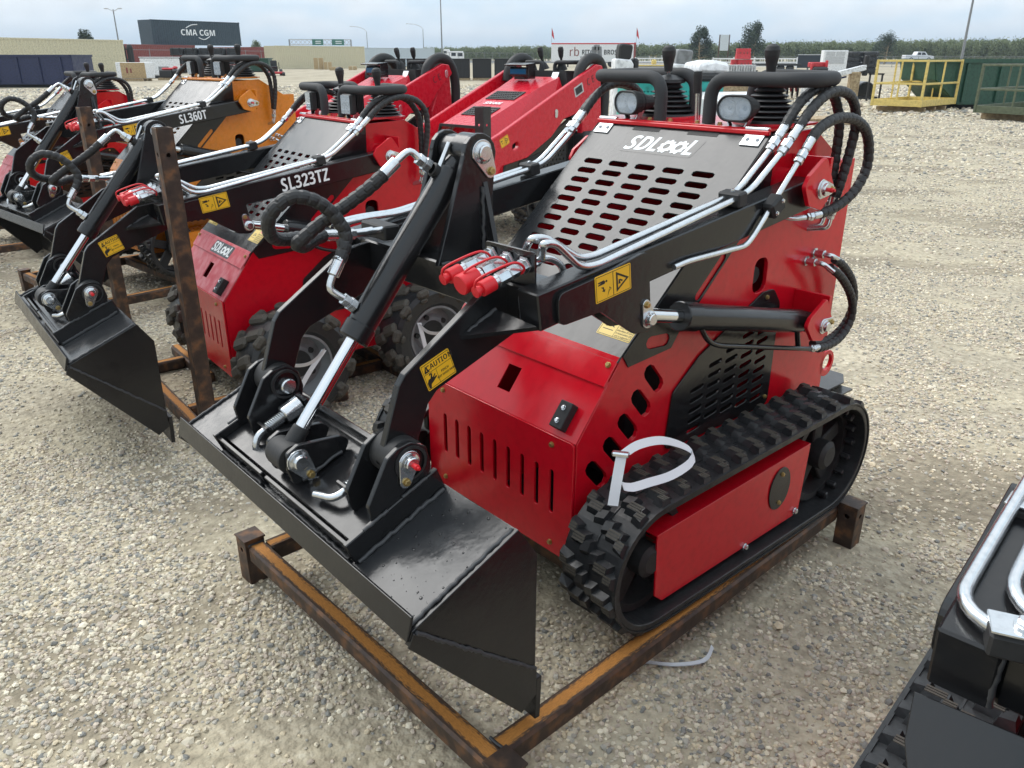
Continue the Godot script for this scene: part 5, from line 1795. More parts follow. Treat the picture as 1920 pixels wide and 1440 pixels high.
# larger loaders with painted arms, standing behind the row
func big_loaders() -> void:
	var yaw := 42.0
	var B := Basis(Vector3.UP, -deg_to_rad(yaw))
	var spots := [[1123.0, 7.3, 1.31, "big red loader behind the row with a white number plate on its arm"], [836.0, 7.9, 1.31, "big red loader behind the row beside the black crates"]]
	for k in 2:
		var P := at_d(spots[k][0], spots[k][1], spots[k][2])
		var O := P - B * Vector3(0.47, 1.31, -0.62)
		O.y = 0.0
		var t := thing("big_loader", spots[k][3], "loader", O, -deg_to_rad(yaw), "big red loaders behind the row")
		var red: Material = M.red_far
		var arm := rounded(P2([-0.70, 1.30, -0.66, 1.375, -0.58, 1.385, 0.62, 0.90, 0.74, 0.86, 0.80, 0.62, 0.70, 0.55, 0.60, 0.66, 0.30, 0.70, 0.0, 0.84, -0.16, 0.97, -0.40, 1.02, -0.52, 1.16]), 0.02, 3)
		var leg := rounded(P2([-0.71, 1.28, -0.60, 1.26, -0.47, 0.98, -0.46, 0.45, -0.66, 0.42, -0.74, 0.9]), 0.02, 3)
		for s in [1.0, -1.0]:
			var g := side_geo()
			g.sheet([arm, stadium(Vector2(0.44, 0.80), 0.08, 0.05, -0.4)], -0.475 if s > 0 else 0.435, -0.435 if s > 0 else 0.475, 0.006)
			var o := part(t, "lift_arm", g, red)
			g = side_geo()
			g.sheet([leg], -0.43 if s > 0 else 0.37, -0.37 if s > 0 else 0.43, 0.008)
			part(t, "arm_post", g, red)
			for q in [[-0.62, 1.31], [-0.05, 1.03], [-0.18, 0.84]]:
				g = side_geo()
				g.sheet([stadium(Vector2(q[0], q[1] - 0.012), 0.07, 0.038, PI / 2)], -0.482 if s > 0 else 0.476, -0.476 if s > 0 else 0.482, 0.002)
				part(o, "pin_plate", g, M.zinc)
			g = geo()
			g.tube(smooth(P3([s * 0.40, 1.24, -0.42, s * 0.40, 1.36, -0.46, s * 0.40, 1.43, -0.58, s * 0.40, 1.40, -0.72, s * 0.40, 1.24, -0.80, s * 0.40, 0.95, -0.80, s * 0.40, 0.6, -0.78]), 0.03), 0.045, 12)
			part(t, "hose_bundle", g, M.black_dull)
			g = side_geo()
			g.sheet([rounded(P2([0.48, 0.40, 0.42, 0.72, 0.0, 0.78, -0.42, 0.98, -0.46, 0.40]), 0.03)], -0.36 if s > 0 else 0.33, -0.33 if s > 0 else 0.36, 0.003)
			var sd := part(t, "engine_side", g, M.black)
			var ho := [rounded(P2([0.30, 0.50, 0.27, 0.66, -0.05, 0.72, -0.32, 0.84, -0.34, 0.50]), 0.02)]
			for i in 12:
				for j in 8:
					var p := Vector2(0.26 - 0.048 * i - 0.024 * (j % 2), 0.53 + 0.035 * j)
					if Geometry2D.is_point_in_polygon(p, ho[0]) and Geometry2D.is_point_in_polygon(p + Vector2(-0.03, 0.03), ho[0]) and Geometry2D.is_point_in_polygon(p + Vector2(0.03, 0.03), ho[0]):
						ho.append(rounded(rect2(p.x - 0.016, p.y - 0.010, p.x + 0.016, p.y + 0.010), 0.006, 1))
			g = side_geo()
			g.sheet(ho, -0.366 if s > 0 else 0.361, -0.361 if s > 0 else 0.366)
			part(sd, "side_grille", g, M.black_dull)
			crawler(t, s, {"paint": "black", "far": true})
			g = geo()
			g.box(Vector3(s * 0.40, 0.63, -0.62), Vector3(0.16, 0.44, 0.34), 0.03)
			part(t, "fuel_tank", g, M.black_dull)
			# handles, joysticks
			g = geo()
			g.tube(bent(P3([s * 0.07, 1.32, -0.52, s * 0.07, 1.40, -0.52, s * 0.27, 1.40, -0.52, s * 0.27, 1.40, -0.66]), 0.04), 0.017, 12)
			part(t, "handle", g, M.grip)
			g = geo()
			g.lathe([Vector2(0.05, 0.0), Vector2(0.03, 0.05), Vector2(0.01, 0.07), Vector2(0.01, 0.09), Vector2(0.02, 0.11), Vector2(0.026, 0.16), Vector2(0.02, 0.185), Vector2(0, 0.19)], Vector3(s * 0.10, 1.34, -0.58), Vector3(s * 0.1 - 0.05, 1, 0.2), 14)
			part(t, "joystick", g, M.black_dull)
		# hood: sloping top, bevelled flanks, curved mouth
		var R := [Vector3(-0.37, 1.0, -0.36), Vector3(-0.25, 1.285, -0.36), Vector3(0.25, 1.285, -0.36), Vector3(0.37, 1.0, -0.36)]
		var F := [Vector3(-0.35, 0.80, 0.50), Vector3(-0.20, 0.935, 0.60), Vector3(0.20, 0.935, 0.60), Vector3(0.35, 0.80, 0.50)]
		var mid := [Vector3(-0.36, 0.965, -0.1), Vector3(-0.215, 1.20, -0.12), Vector3(0.215, 1.20, -0.12), Vector3(0.36, 0.965, -0.1)]
		var g := geo()
		for i in 3:
			var out := Vector3([-1, 0, 1][i], 1, 0.3)
			for pr in ([[R, mid], [mid, F]] if i != 1 else [[R, mid]]):
				g.face([pr[0][i], pr[0][i + 1], pr[1][i + 1]], out)
				g.face([pr[0][i], pr[1][i + 1], pr[1][i]], out)
		var hx := plane_xf(Vector3(0, 0.935, 0.60), Vector3(0, 1.20, -0.12))
		var sv := geo()
		sv.xf = hx
		sv.sheet([P2([-0.20, 0.0, 0.20, 0.0, 0.215, 0.767, -0.215, 0.767]), rect2(-0.146, 0.204, 0.146, 0.356), rect2(-0.156, 0.524, 0.156, 0.676)], -0.004, 0.0)
		g.v.append_array(sv.v)
		g.n.append_array(sv.n)
		g.uv.append_array(sv.uv)
		var hood := part(t, "hood", g, red)
		g = geo()
		for i in 3:
			g.bar(F[i], F[i + 1], 0.02, 0.02)
		part(hood, "rubber_edge", g, M.black_dull)
		for q in [[0.20, 0.36, 0.15], [0.52, 0.68, 0.16]]:
			var hs := [rect2(-q[2], q[0], q[2], q[1])]
			for i in 11:
				for j in 4:
					hs.append(rounded(rect2(-q[2] + 0.015 + 0.026 * i, q[0] + 0.012 + 0.036 * j, -q[2] + 0.033 + 0.026 * i, q[0] + 0.036 + 0.036 * j), 0.004, 1))
			g = geo()
			g.xf = hx
			g.sheet(hs, 0.001, 0.007)
			part(hood, "hood_grille", g, M.black_dull)
		maker_mark(hood, hx * Transform3D(Basis.IDENTITY, Vector3(0.0, 0.44, 0.005)), 0.20, false)
		# mouth with a meshed grille
		g = geo()
		g.sheet([rounded(P2([-0.34, 0.45, 0.34, 0.45, 0.34, 0.79, 0.19, 0.91, -0.19, 0.91, -0.34, 0.79]), 0.03)], 0.42, 0.45, 0.004)
		var mo := part(t, "front_panel", g, red)
		var mh := [rounded(P2([-0.25, 0.55, 0.25, 0.55, 0.27, 0.72, 0.16, 0.83, -0.16, 0.83, -0.27, 0.72]), 0.02)]
		for i in 16:
			for j in 8:
				var p := Vector2(-0.24 + 0.032 * i + 0.016 * (j % 2), 0.575 + 0.032 * j)
				if Geometry2D.is_point_in_polygon(p + Vector2(0.02, 0.02), mh[0]) and Geometry2D.is_point_in_polygon(p + Vector2(-0.02, 0.02), mh[0]):
					mh.append(stadium(p, 0.024, 0.018, 0.0, 2))
		g = geo()
		g.sheet(mh, 0.455, 0.462)
		part(mo, "front_grille", g, M.black_dull)
		# console
		g = geo()
		var c0 := [Vector3(-0.38, 0.95, -0.38), Vector3(-0.27, 1.335, -0.42), Vector3(0.27, 1.335, -0.42), Vector3(0.38, 0.95, -0.38)]
		var c1 := [Vector3(-0.38, 0.95, -0.78), Vector3(-0.34, 1.33, -0.72), Vector3(0.34, 1.33, -0.72), Vector3(0.38, 0.95, -0.78)]
		for i in 3:
			g.face([c0[i], c0[i + 1], c1[i + 1], c1[i]], Vector3([-1, 0, 1][i], [0, 1, 0][i], 0))
		g.face(c0, Vector3.BACK)
		g.face(c1, Vector3.FORWARD)
		var co := part(t, "console", g, M.black_dull)
		g = geo()
		g.box(Vector3(0.2, 1.30, -0.37), Vector3(0.07, 0.05, 0.012), 0.002, Basis(Vector3.RIGHT, -0.5))
		part(co, "hinge", g, M.zinc)
		# light bar with blue glass under a hood
		g = geo()
		g.box(Vector3(-0.09, 1.325, -0.25), Vector3(0.22, 0.075, 0.06), 0.012)
		g.box(Vector3(-0.09, 1.385, -0.24), Vector3(0.25, 0.012, 0.12), 0.003, Basis(Vector3.RIGHT, 0.1))
		g.box(Vector3(0.028, 1.33, -0.26), Vector3(0.012, 0.12, 0.09), 0.003)
		g.box(Vector3(-0.09, 1.28, -0.26), Vector3(0.12, 0.03, 0.05), 0.003)
		var lb := part(t, "work_lamp", g, M.black)
		g = geo()
		g.box(Vector3(-0.09, 1.328, -0.219), Vector3(0.18, 0.042, 0.006), 0.002)
		part(lb, "lens", g, M.glass_blue)
		# marks on the arm
		var ad := Vector3(0, 0.405, -1).normalized()
		var ab := Basis(ad, Vector3.RIGHT.cross(ad), Vector3.RIGHT)
		g = geo()
		text_into(g, "C E", 0.055, Transform3D(ab, Vector3(0.4758, 1.26, -0.50)), 0.0, 1.0, 400, 0.001)
		part(t, "print", g, M.print_black)
		if k == 0:
			g = geo()
			g.xf = Transform3D(ab, Vector3(0.4758, 1.19, -0.34))
			g.sheet([rounded(rect2(-0.06, -0.04, 0.06, 0.04), 0.006, 2)], 0.0, 0.002)
			var np := part(t, "number_plate", g, M.p_light_grey)
			g = geo()
			g.xf = Transform3D(ab, Vector3(0.4758, 1.19, -0.34))
			g.sheet([rect2(-0.045, -0.028, 0.045, 0.028)], 0.002, 0.003)
			part(np, "print", g, M.black_dull)
		decal(t, Transform3D(ab, Vector3(0.4756, 0.845, 0.57)), 0.10, 0.07, "lift")
		g = geo()
		g.box(Vector3(0, 0.52, -0.15), Vector3(0.6, 0.34, 0.9), 0.02)
		part(t, "chassis", g, M.black_dull)
		g = geo()
		g.xf = Transform3D(Basis(Vector3.RIGHT, 0.5), Vector3(0, 0.75, -0.95))
		g.box(Vector3.ZERO, Vector3(0.9, 0.02, 0.35), 0.004)
		g.box(Vector3(0.44, 0.03, 0), Vector3(0.02, 0.08, 0.35), 0.004)
		part(t, "rear_tray", g, M.black)
		if k == 0:
			var f := thing("steel_skid", "dark steel skid with a holed upright before the big red loader", "skid", O, -deg_to_rad(yaw), "rusty steel skids under the loaders")
			var w: Vector3 = B.inverse() * (Vector3(-0.15, 0, -4.33) - O)
			post(f, w.x, w.z, 1.21, 0.06, "upright", true)
			rail(f, Vector3(w.x, 0.026, w.z - 0.03), Vector3(w.x, 0.026, w.z - 1.6))
			rail(f, Vector3(w.x - 0.03, 0.026, w.z), Vector3(w.x - 1.1, 0.026, w.z))

# ---------------------------------------------------------------- far setting
func hgt(px: float, py: float, d: float) -> float:
	var r := ray(px, py)
	return CAM_H + r.y * d / Vector2(r.x, r.z).length()

func leaf_crown(seed_: int, n: int, clumps: Array, size: float) -> Geo:      # clumps: [centre, radii]; leaves spread through each
	var r := RandomNumberGenerator.new()
	r.seed = seed_
	var g := geo()
	for c in clumps:
		for i in int(n * c[2]):
			var d := Vector3(r.randfn(), r.randfn(), r.randfn()).normalized()
			var p: Vector3 = c[0] + d * c[1] * pow(r.randf(), 0.45)
			var s := size * r.randf_range(0.6, 1.4)
			var u := Vector3(r.randfn(), r.randfn(), r.randfn()).normalized()
			var w := u.cross(Vector3(r.randfn(), r.randfn(), r.randfn())).normalized()
			var nn := (u.cross(w) + d * 1.2).normalized()
			var a := p - u * s
			var b := p + w * s * 0.5
			var e := p + u * s
			var f := p - w * s * 0.5
			for q in [a, b, e, a, e, f]:
				g.put(q, nn)
	return g

func leaf_mat(nm: String, c: Color) -> StandardMaterial3D:
	var m := mat(nm, c, 0.8)
	m.cull_mode = BaseMaterial3D.CULL_DISABLED
	m.backlight_enabled = true
	m.backlight = c * 0.5
	return m

func tree(label: String, at: Vector3, h: float, w: float, seed_: int, m: Material, grp := "") -> void:
	var r := RandomNumberGenerator.new()
	r.seed = seed_
	var t := thing("tree", label, "tree", at, 0.0, grp)
	var g := geo()
	var tip := Vector3(r.randf_range(-0.1, 0.1) * w, h * 0.85, 0)
	g.rod(Vector3.ZERO, tip, h * 0.035, 8, h * 0.008)
	var cl := []
	for i in 22:
		var k := (i + 0.5) / 22.0
		var y := h * (0.22 + 0.74 * k)
		var rad := w * 0.5 * (1.0 - 0.75 * pow(k, 1.6)) * r.randf_range(0.45, 1.0)
		var a := r.randf() * TAU
		var p := Vector3(cos(a) * rad * 0.75, y, sin(a) * rad * 0.75)
		g.rod(Vector3(tip.x * k, y * 0.86, 0), p, h * 0.010, 5, h * 0.004)
		var cr := w * r.randf_range(0.13, 0.24) * (1.15 - 0.5 * k)
		cl.append([p, Vector3(cr, cr * 1.25, cr), 1.0])
	part(t, "trunk", g, M.timber)
	part(t, "crown", leaf_crown(seed_, 260, cl, h * 0.022), m)

func far_setting() -> void:
	var g := geo()
	var leaf := leaf_mat("leaf_dark", lin(0.040, 0.062, 0.036))
	var leaf2 := leaf_mat("leaf_orchard", lin(0.17, 0.205, 0.10))
	# hills on the horizon
	var n := FastNoiseLite.new()
	n.seed = 8
	n.frequency = 0.0011
	n.fractal_octaves = 5
	var prev := []
	for i in 181:
		var px := 1380.0 + 4.0 * i
		var k := smoothstep(1500.0, 1760.0, px)
		var rise := 14.0 + 50.0 * k * (0.75 + 0.5 * n.get_noise_1d(px * 9.0)) + 16.0 * n.get_noise_1d(px * 31.0)
		var a := at_d(px, 3400.0, -2.0)
		var b := at_d(px, 3700.0, maxf(rise, 2.0))
		var c := at_d(px, 3900.0, maxf(rise * 0.8, 1.0))
		if prev.size():
			g.face([prev[0], a, b, prev[1]], Vector3(0, 1, 1))
			g.face([prev[1], b, c, prev[2]], Vector3(0, 1, 0))
		prev = [a, b, c]
	var o := part(self, "hills", g, mat("hill", lin(0.10, 0.12, 0.12), 0.9))
	o.set_meta("kind", "structure")
	# paved road beyond the yard
	g = geo()
	var ra := at_d(700, 215, 0.35)
	var rb := at_d(2050, 190, 0.35)
	var back := Vector3(0, 0, -9)
	g.quad(ra, rb, rb + back, ra + back)
	g.quad(ra + Vector3(0, -0.4, 3), rb + Vector3(0, -0.4, 3), rb, ra)
	o = part(self, "road", g, mat("asphalt", lin(0.10, 0.10, 0.10), 0.9))
	o.set_meta("kind", "structure")
	# orchard: one mass of tree rows
	var mm := MultiMesh.new()
	mm.transform_format = MultiMesh.TRANSFORM_3D
	var cl := []
	var r := RandomNumberGenerator.new()
	r.seed = 77
	for i in 16:
		var a := r.randf() * TAU
		var y := r.randf_range(0.35, 1.0)
		cl.append([Vector3(cos(a) * 0.42 * r.randf(), y, sin(a) * 0.42 * r.randf()), Vector3(0.22, 0.17 + 0.1 * r.randf(), 0.22), 1.0])
	var cg := leaf_crown(5, 38, cl, 0.055)
	cg.rod(Vector3(0, 0, 0), Vector3(0, 0.5, 0), 0.03, 5)
	mm.mesh = cg.mesh(leaf2)
	var xs := []
	for row in 5:
		for i in 190:
			var k := i / 189.0
			var p := at_d(805, 232 + 9.0 * row).lerp(at_d(2080, 212 + 9.0 * row), k)
			p += Vector3(r.randf_range(-0.8, 0.8), 0, r.randf_range(-1.5, 1.5))
			var h := lerpf(3.0, 4.2, k) * r.randf_range(0.86, 1.16) * (1.0 + 0.03 * row)
			xs.append(Transform3D(Basis(Vector3.UP, r.randf() * TAU).scaled_local(Vector3(h * 0.62, h, h * 0.62)), p))
	mm.instance_count = xs.size()
	for i in xs.size():
		mm.set_instance_transform(i, xs[i])
	var mi := MultiMeshInstance3D.new()
	mi.name = "orchard"
	mi.multimesh = mm
	add_child(mi)
	tag(mi, "long green orchard of low trees beyond the road", "orchard", "", "stuff")
	tree("dark bushy tree with a flat shoulder beside the white billboard", at_d(1309, 150), hgt(1309, 53, 150), 5.2, 31, leaf)
	tree("tall dark tree with an open crown beyond the red barriers", at_d(1407, 150), hgt(1407, 46, 150), 6.6, 32, leaf)
	tree("low round dark tree standing behind the white pickup", at_d(1655, 175), hgt(1655, 66, 175), 7.4, 33, leaf)
	tree("small tree rising behind the long cream container", at_d(172, 125), hgt(172, 60, 125), 4.0, 34, leaf)
	tree("small round green tree behind the brick red container", at_d(486, 160), hgt(486, 78, 160), 3.4, 35, leaf2)
	# lamp poles
	for q in [[232.0, 150.0, 18.0, 0, "slim grey lamp pole with two arms behind the containers"], [830.0, 140.0, -6.0, 0, "tall grey lamp pole rising between grey container and motorhome"], [1798.0, 95.0, -60.0, 0, "tall dark lamp pole behind the green skip"], [692.0, 260.0, 60.0, 1, "curved street lamp behind the grey container"], [796.0, 260.0, 55.0, 1, "curved street lamp near the far end of the grey container"]]:
		var b := at_d(q[0], q[1])
		var h := hgt(q[0], q[2], q[1])
		var t := thing("lamp_pole", q[4], "lamp pole", b, 0.0, "lamp poles")
		g = geo()
		g.rod(Vector3.ZERO, Vector3(0, h, 0), 0.14, 10, 0.08)
		part(t, "pole", g, M.p_grey)
		g = geo()
		if q[3] == 0:
			for s in [-1.0, 1.0]:
				g.bar(Vector3(0, h - 0.3, 0), Vector3(s * 0.8, h + 0.1, 0), 0.08, 0.08)
				g.box(Vector3(s * 1.05, h + 0.12, 0), Vector3(0.6, 0.16, 0.4), 0.04)
		else:
			g.tube(smooth(P3([0, h, 0, -0.6, h + 0.7, 0, -2.2, h + 1.3, 0, -4.2, h + 1.5, 0]), 0.4), 0.07, 8)
			g.box(Vector3(-4.5, h + 1.5, 0), Vector3(0.8, 0.14, 0.35), 0.04)
		part(t, "lamp_head", g, M.p_light_grey)
	# highway sign bridge
	var sa := at_d(548, 300)
	var sb := at_d(662, 300)
	var t := thing("sign_gantry", "grey steel truss carrying two green road signs", "road sign", sa)
	var d := sb - sa
	var y0 := hgt(548, 84, 300)
	var y1 := hgt(548, 74, 300)
	for e in [Vector3.ZERO, d]:
		g = geo()
		g.bar(e, e + Vector3(0, y1, 0), 0.4, 0.4, 0.0, Vector3.RIGHT)
		part(t, "post", g, M.p_grey)
	g = geo()
	for y in [y0, y1]:
		g.bar(Vector3(0, y, 0), Vector3(d.x, y, d.z), 0.25, 0.25)
	for i in 14:
		var a := d * (i / 14.0)
		var b := d * ((i + 1) / 14.0)
		g.bar(a + Vector3(0, y0, 0), b + Vector3(0, y1, 0), 0.15, 0.15)
		g.bar(b + Vector3(0, y0, 0), a + Vector3(0, y1, 0), 0.15, 0.15)
	part(t, "truss", g, M.p_light_grey)
	for q in [[0.37, 0.55], [0.69, 0.89]]:
		g = geo()
		var a: Vector3 = d * q[0]
		var b: Vector3 = d * q[1]
		g.bar(a + Vector3(0, (y0 + y1) / 2, 0.4), b + Vector3(0, (y0 + y1) / 2, 0.4), 0.15, (y1 - y0) * 1.15)
		var sp := part(t, "sign_panel", g, M.p_road_green)
		g = geo()
		for k in 2:
			g.bar(a.lerp(b, 0.3) + Vector3(0, y0 + 0.5 + 0.6 * k, 0.5), a.lerp(b, 0.8) + Vector3(0, y0 + 0.5 + 0.6 * k, 0.5), 0.02, 0.22)
		part(sp, "print", g, M.print_white)
	# billboard
	t = thing("billboard", "white board on two tall posts between the dark trees", "billboard", at_d(1353, 140))
	var top := hgt(1353, 65, 140)
	var low := hgt(1353, 95, 140)
	for s in [-0.75, 0.75]:
		g = geo()
		g.bar(Vector3(s, 0, -0.1), Vector3(s, top, -0.1), 0.16, 0.16, 0.0, Vector3.RIGHT)
		part(t, "post", g, M.steel_brown)
	g = geo()
	g.box(Vector3(0, (top + low) / 2, 0.05), Vector3(1.3, top - low, 0.08), 0.01)
	part(t, "board", g, M.p_sky_white)
	fence("grey chain link fence with thin posts before the containers", at_d(-60, 74), at_d(520, 112), 2.0, 3.4)
	fence("grey chain link fence running along the far containers", at_d(522, 113), at_d(1000, 190), 2.0, 3.6)
	fence("grey chain link fence along the road before the orchard", at_d(1195, 165), at_d(2000, 120), 1.35, 3.6)
	white_fence("white ranch fence of three boards behind the pickup bed", at_d(1190, 118), at_d(1262, 118))
	white_fence("white ranch fence of three boards below the dark trees", at_d(1335, 108), at_d(1492, 108))

func fence(label: String, a: Vector3, b: Vector3, h: float, gap: float) -> void:
	var t := thing("chain_link_fence", label, "fence", a)
	var d := b - a
	var n := int(d.length() / gap)
	for i in n + 1:
		var g := geo()
		g.rod(d * (float(i) / n), d * (float(i) / n) + Vector3(0, h + 0.1, 0), 0.035, 6)
		part(t, "post", g, M.p_grey)
	for y in [h, 0.08]:
		var g := geo()
		g.bar(Vector3(0, y, 0), Vector3(d.x, y, d.z), 0.045, 0.045)
		part(t, "rail", g, M.p_grey)

func white_fence(label: String, a: Vector3, b: Vector3) -> void:
	var t := thing("board_fence", label, "fence", a)
	var d := b - a
	var n := maxi(2, int(d.length() / 2.4))
	for i in n + 1:
		var g := geo()
		g.box(d * (float(i) / n) + Vector3(0, 0.65, 0), Vector3(0.13, 1.3, 0.13), 0.01)
		part(t, "post", g, M.p_white)
	for y in [0.35, 0.75, 1.15]:
		var g := geo()
		g.bar(Vector3(0, y, 0.08), Vector3(d.x, y, d.z + 0.08), 0.04, 0.15)
		part(t, "board", g, M.p_white)

# ---------------------------------------------------------------- yard
func container(label: String, a: Vector3, b: Vector3, y0: float, paint: String, words := "") -> Node3D:
	var h := 2.59
	var d := b - a
	var l := d.length()
	var x := d.normalized()
	var t := thing("shipping_container", label, "container", Vector3(a.x, y0, a.z), 0.0, "shipping containers along the yard edge")
	t.basis = Basis(x, Vector3.UP, x.cross(Vector3.UP))
	var m: Material = M["p_" + paint]
	var g := geo()
	var n := int((l - 0.3) / 0.28)
	var pts := []
	for i in n:
		var u := 0.15 + (l - 0.3) * i / n
		var w := (l - 0.3) / n
		pts.append_array([Vector2(u, -0.005), Vector2(u + w * 0.3, -0.005), Vector2(u + w * 0.5, -0.045), Vector2(u + w * 0.8, -0.045)])
	pts.append(Vector2(l - 0.15, -0.005))
	for i in pts.size() - 1:
		var p: Vector2 = pts[i]
		var q: Vector2 = pts[i + 1]
		g.quad(Vector3(p.x, 0.12, p.y), Vector3(q.x, 0.12, q.y), Vector3(q.x, h - 0.1, q.y), Vector3(p.x, h - 0.1, p.y))
	part(t, "corrugated_wall", g, m)
	g = geo()
	g.box(Vector3(l / 2, h / 2, -1.27), Vector3(l - 0.02, h - 0.05, 2.32))
	part(t, "shell", g, m)
	for e in [0.08, l - 0.08]:
		g = geo()
		g.box(Vector3(e, h / 2, -0.06), Vector3(0.16, h - 0.25, 0.13), 0.01)
		for yy in [0.06, h - 0.06]:
			g.box(Vector3(e, yy, -0.06), Vector3(0.19, 0.13, 0.17), 0.01)
		part(t, "corner_post", g, m)
	for yy in [0.06, h - 0.06]:
		g = geo()
		g.box(Vector3(l / 2, yy, -0.03), Vector3(l - 0.38, 0.11, 0.08), 0.01)
		part(t, "rail", g, m)
	if words != "":
		g = geo()
		text_into(g, words, 0.62, Transform3D(Basis.IDENTITY, Vector3(l * 0.50, h * 0.52, 0.004)), 0.0, 1.15, 900, 0.004)
		for q in [[l * 0.43, 1.92, 0.35, 1.15], [l * 0.56, 0.80, 3.5, 4.3]]:
			g.tube(smooth(PackedVector3Array([Vector3(q[0] - 0.75, q[1] - (0.1 if q[1] > 1.3 else -0.02), 0.01), Vector3(q[0], q[1] + (0.22 if q[1] > 1.3 else -0.16), 0.01), Vector3(q[0] + 0.8, q[1] + (0.3 if q[1] > 1.3 else 0.18), 0.01)]), 0.1), 0.05, 6)
		part(t, "lettering", g, M.print_white)
	return t

func boxy(nm: String, label: String, cat: String, at: Vector3, turn: float, list: Array, grp := "") -> Node3D:
	# list: [part name, material, centre, size, bevel]
	var t := thing(nm, label, cat, at, turn, grp)
	for q in list:
		var g := geo()
		g.box(q[2], q[3], q[4] if q.size() > 4 else 0.01)
		part(t, q[0], g, M[q[1]])
	return t

func pallet_parts(t: Node3D, w: float, d: float) -> void:
	for i in 7:
		var g := geo()
		g.box(Vector3(-w / 2 + w * (i + 0.5) / 7, 0.13, 0), Vector3(w / 9, 0.022, d), 0.003)
		part(t, "deck_board", g, M.timber)
	for z in [-d / 2 + 0.05, 0.0, d / 2 - 0.05]:
		var g := geo()
		g.box(Vector3(0, 0.06, z), Vector3(w, 0.11, 0.07), 0.004)
		part(t, "stringer", g, M.timber)

func pickup(label: String, at: Vector3, turn: float, body: String, canopy: bool) -> void:
	var t := thing("pickup_truck", label, "pickup", at, turn)
	var g := side_geo()
	# profile along z: nose towards +z
	g.sheet([rounded(P2([2.85, 0.55, 2.88, 1.05, 1.55, 1.22, 0.95, 1.88, -0.55, 1.92, -0.85, 1.28, -2.9, 1.28, -2.92, 0.6, -2.25, 0.52, 2.2, 0.48]), 0.10, 3)], -0.95, 0.95, 0.06)
	part(t, "body", g, M[body])
	for s in [1.0, -1.0]:
		for q in [[0.85, 0.25], [0.12, -0.55]]:
			g = side_geo()
			g.sheet([rounded(P2([q[0] + (0.32 if q[0] > 0.5 else 0.0), 1.30, q[0], 1.75, q[1] + 0.04, 1.76, q[1], 1.30]), 0.04, 2)], -0.962 if s > 0 else 0.951, -0.951 if s > 0 else 0.962)
			part(t, "window", g, M.glass_dark)
		for z in [1.85, -1.75]:
			g = geo()
			g.lathe([Vector2(0, -0.13), Vector2(0.40, -0.13), Vector2(0.42, -0.1), Vector2(0.42, 0.1), Vector2(0.38, 0.13), Vector2(0.26, 0.13)], Vector3(s * 0.84, 0.42, z), Vector3(s, 0, 0), 20)
			var w := part(t, "wheel", g, M.rubber)
			g = geo()
			g.lathe([Vector2(0.26, 0.125), Vector2(0.22, 0.09), Vector2(0.05, 0.11), Vector2(0, 0.11)], Vector3(s * 0.84, 0.42, z), Vector3(s, 0, 0), 14)
			part(w, "rim", g, M.p_light_grey)
	g = geo()
	g.box(Vector3(0, 0.95, 2.86), Vector3(1.5, 0.3, 0.06), 0.02)
	part(t, "grille", g, M.black_dull)
	if canopy:
		g = geo()
		g.box(Vector3(0, 0.95, -1.9), Vector3(1.93, 0.75, 2.0), 0.03)
		part(t, "tool_body", g, M.p_yellow)
		g = geo()
		g.box(Vector3(0, 1.62, -1.75), Vector3(1.7, 0.55, 2.1), 0.06)
		part(t, "canopy", g, M.black_dull)

func skip_bin(label: String, at: Vector3, turn: float, l: float, h: float, w: float, paint: String, slope: bool) -> void:
	var t := thing("skip_bin", label, "skip", at, turn)
	var prof := P2([0, 0.15, l, 0.15, l, h, 0, h]) if not slope else P2([0.95, 0.14, l, 0.14, l, h, 0, h, 0.12, h * 0.62])
	for s in [1.0, 0.0]:
		var g := geo()
		g.sheet([prof], -w * (1.0 - s) - 0.02, -w * (1.0 - s) + 0.02, 0.004)
		part(t, "side_wall", g, M["p_" + paint])
	for k in prof.size():
		if k == (2 if not slope else 2):
			continue
		var a := prof[k]
		var b := prof[(k + 1) % prof.size()]
		if absf(a.y - h) < 0.01 and absf(b.y - h) < 0.01:
			continue
		var g := geo()
		g.bar(Vector3(a.x, a.y, -w / 2), Vector3(b.x, b.y, -w / 2), w - 0.05, 0.03, 0.0, Vector3(-(b - a).y, (b - a).x, 0).normalized())
		part(t, "plate", g, M["p_" + paint])
	var g := geo()
	for z in [0.03, -w - 0.03]:
		g.bar(Vector3(0, h, z), Vector3(l, h, z), 0.10, 0.10)
	for x in [0.0, l]:
		g.bar(Vector3(x, h, 0.03), Vector3(x, h, -w - 0.03), 0.10, 0.10)
	part(t, "top_rail", g, M["p_" + paint])
	var n := int(l / 0.95)
	for i in n:
		g = geo()
		var x := l * (i + 0.5) / n + (0.5 if slope else 0.0)
		if x < l:
			g.box(Vector3(x, h * 0.55, 0.05), Vector3(0.09, h * 0.8, 0.07), 0.01)
			part(t, "rib", g, M["p_" + paint])
	g = geo()
	for z in [-0.3, -w + 0.3]:
		g.box(Vector3(l * 0.55, 0.07, z), Vector3(l * 0.85, 0.14, 0.12))
	part(t, "skid", g, M.black_dull)

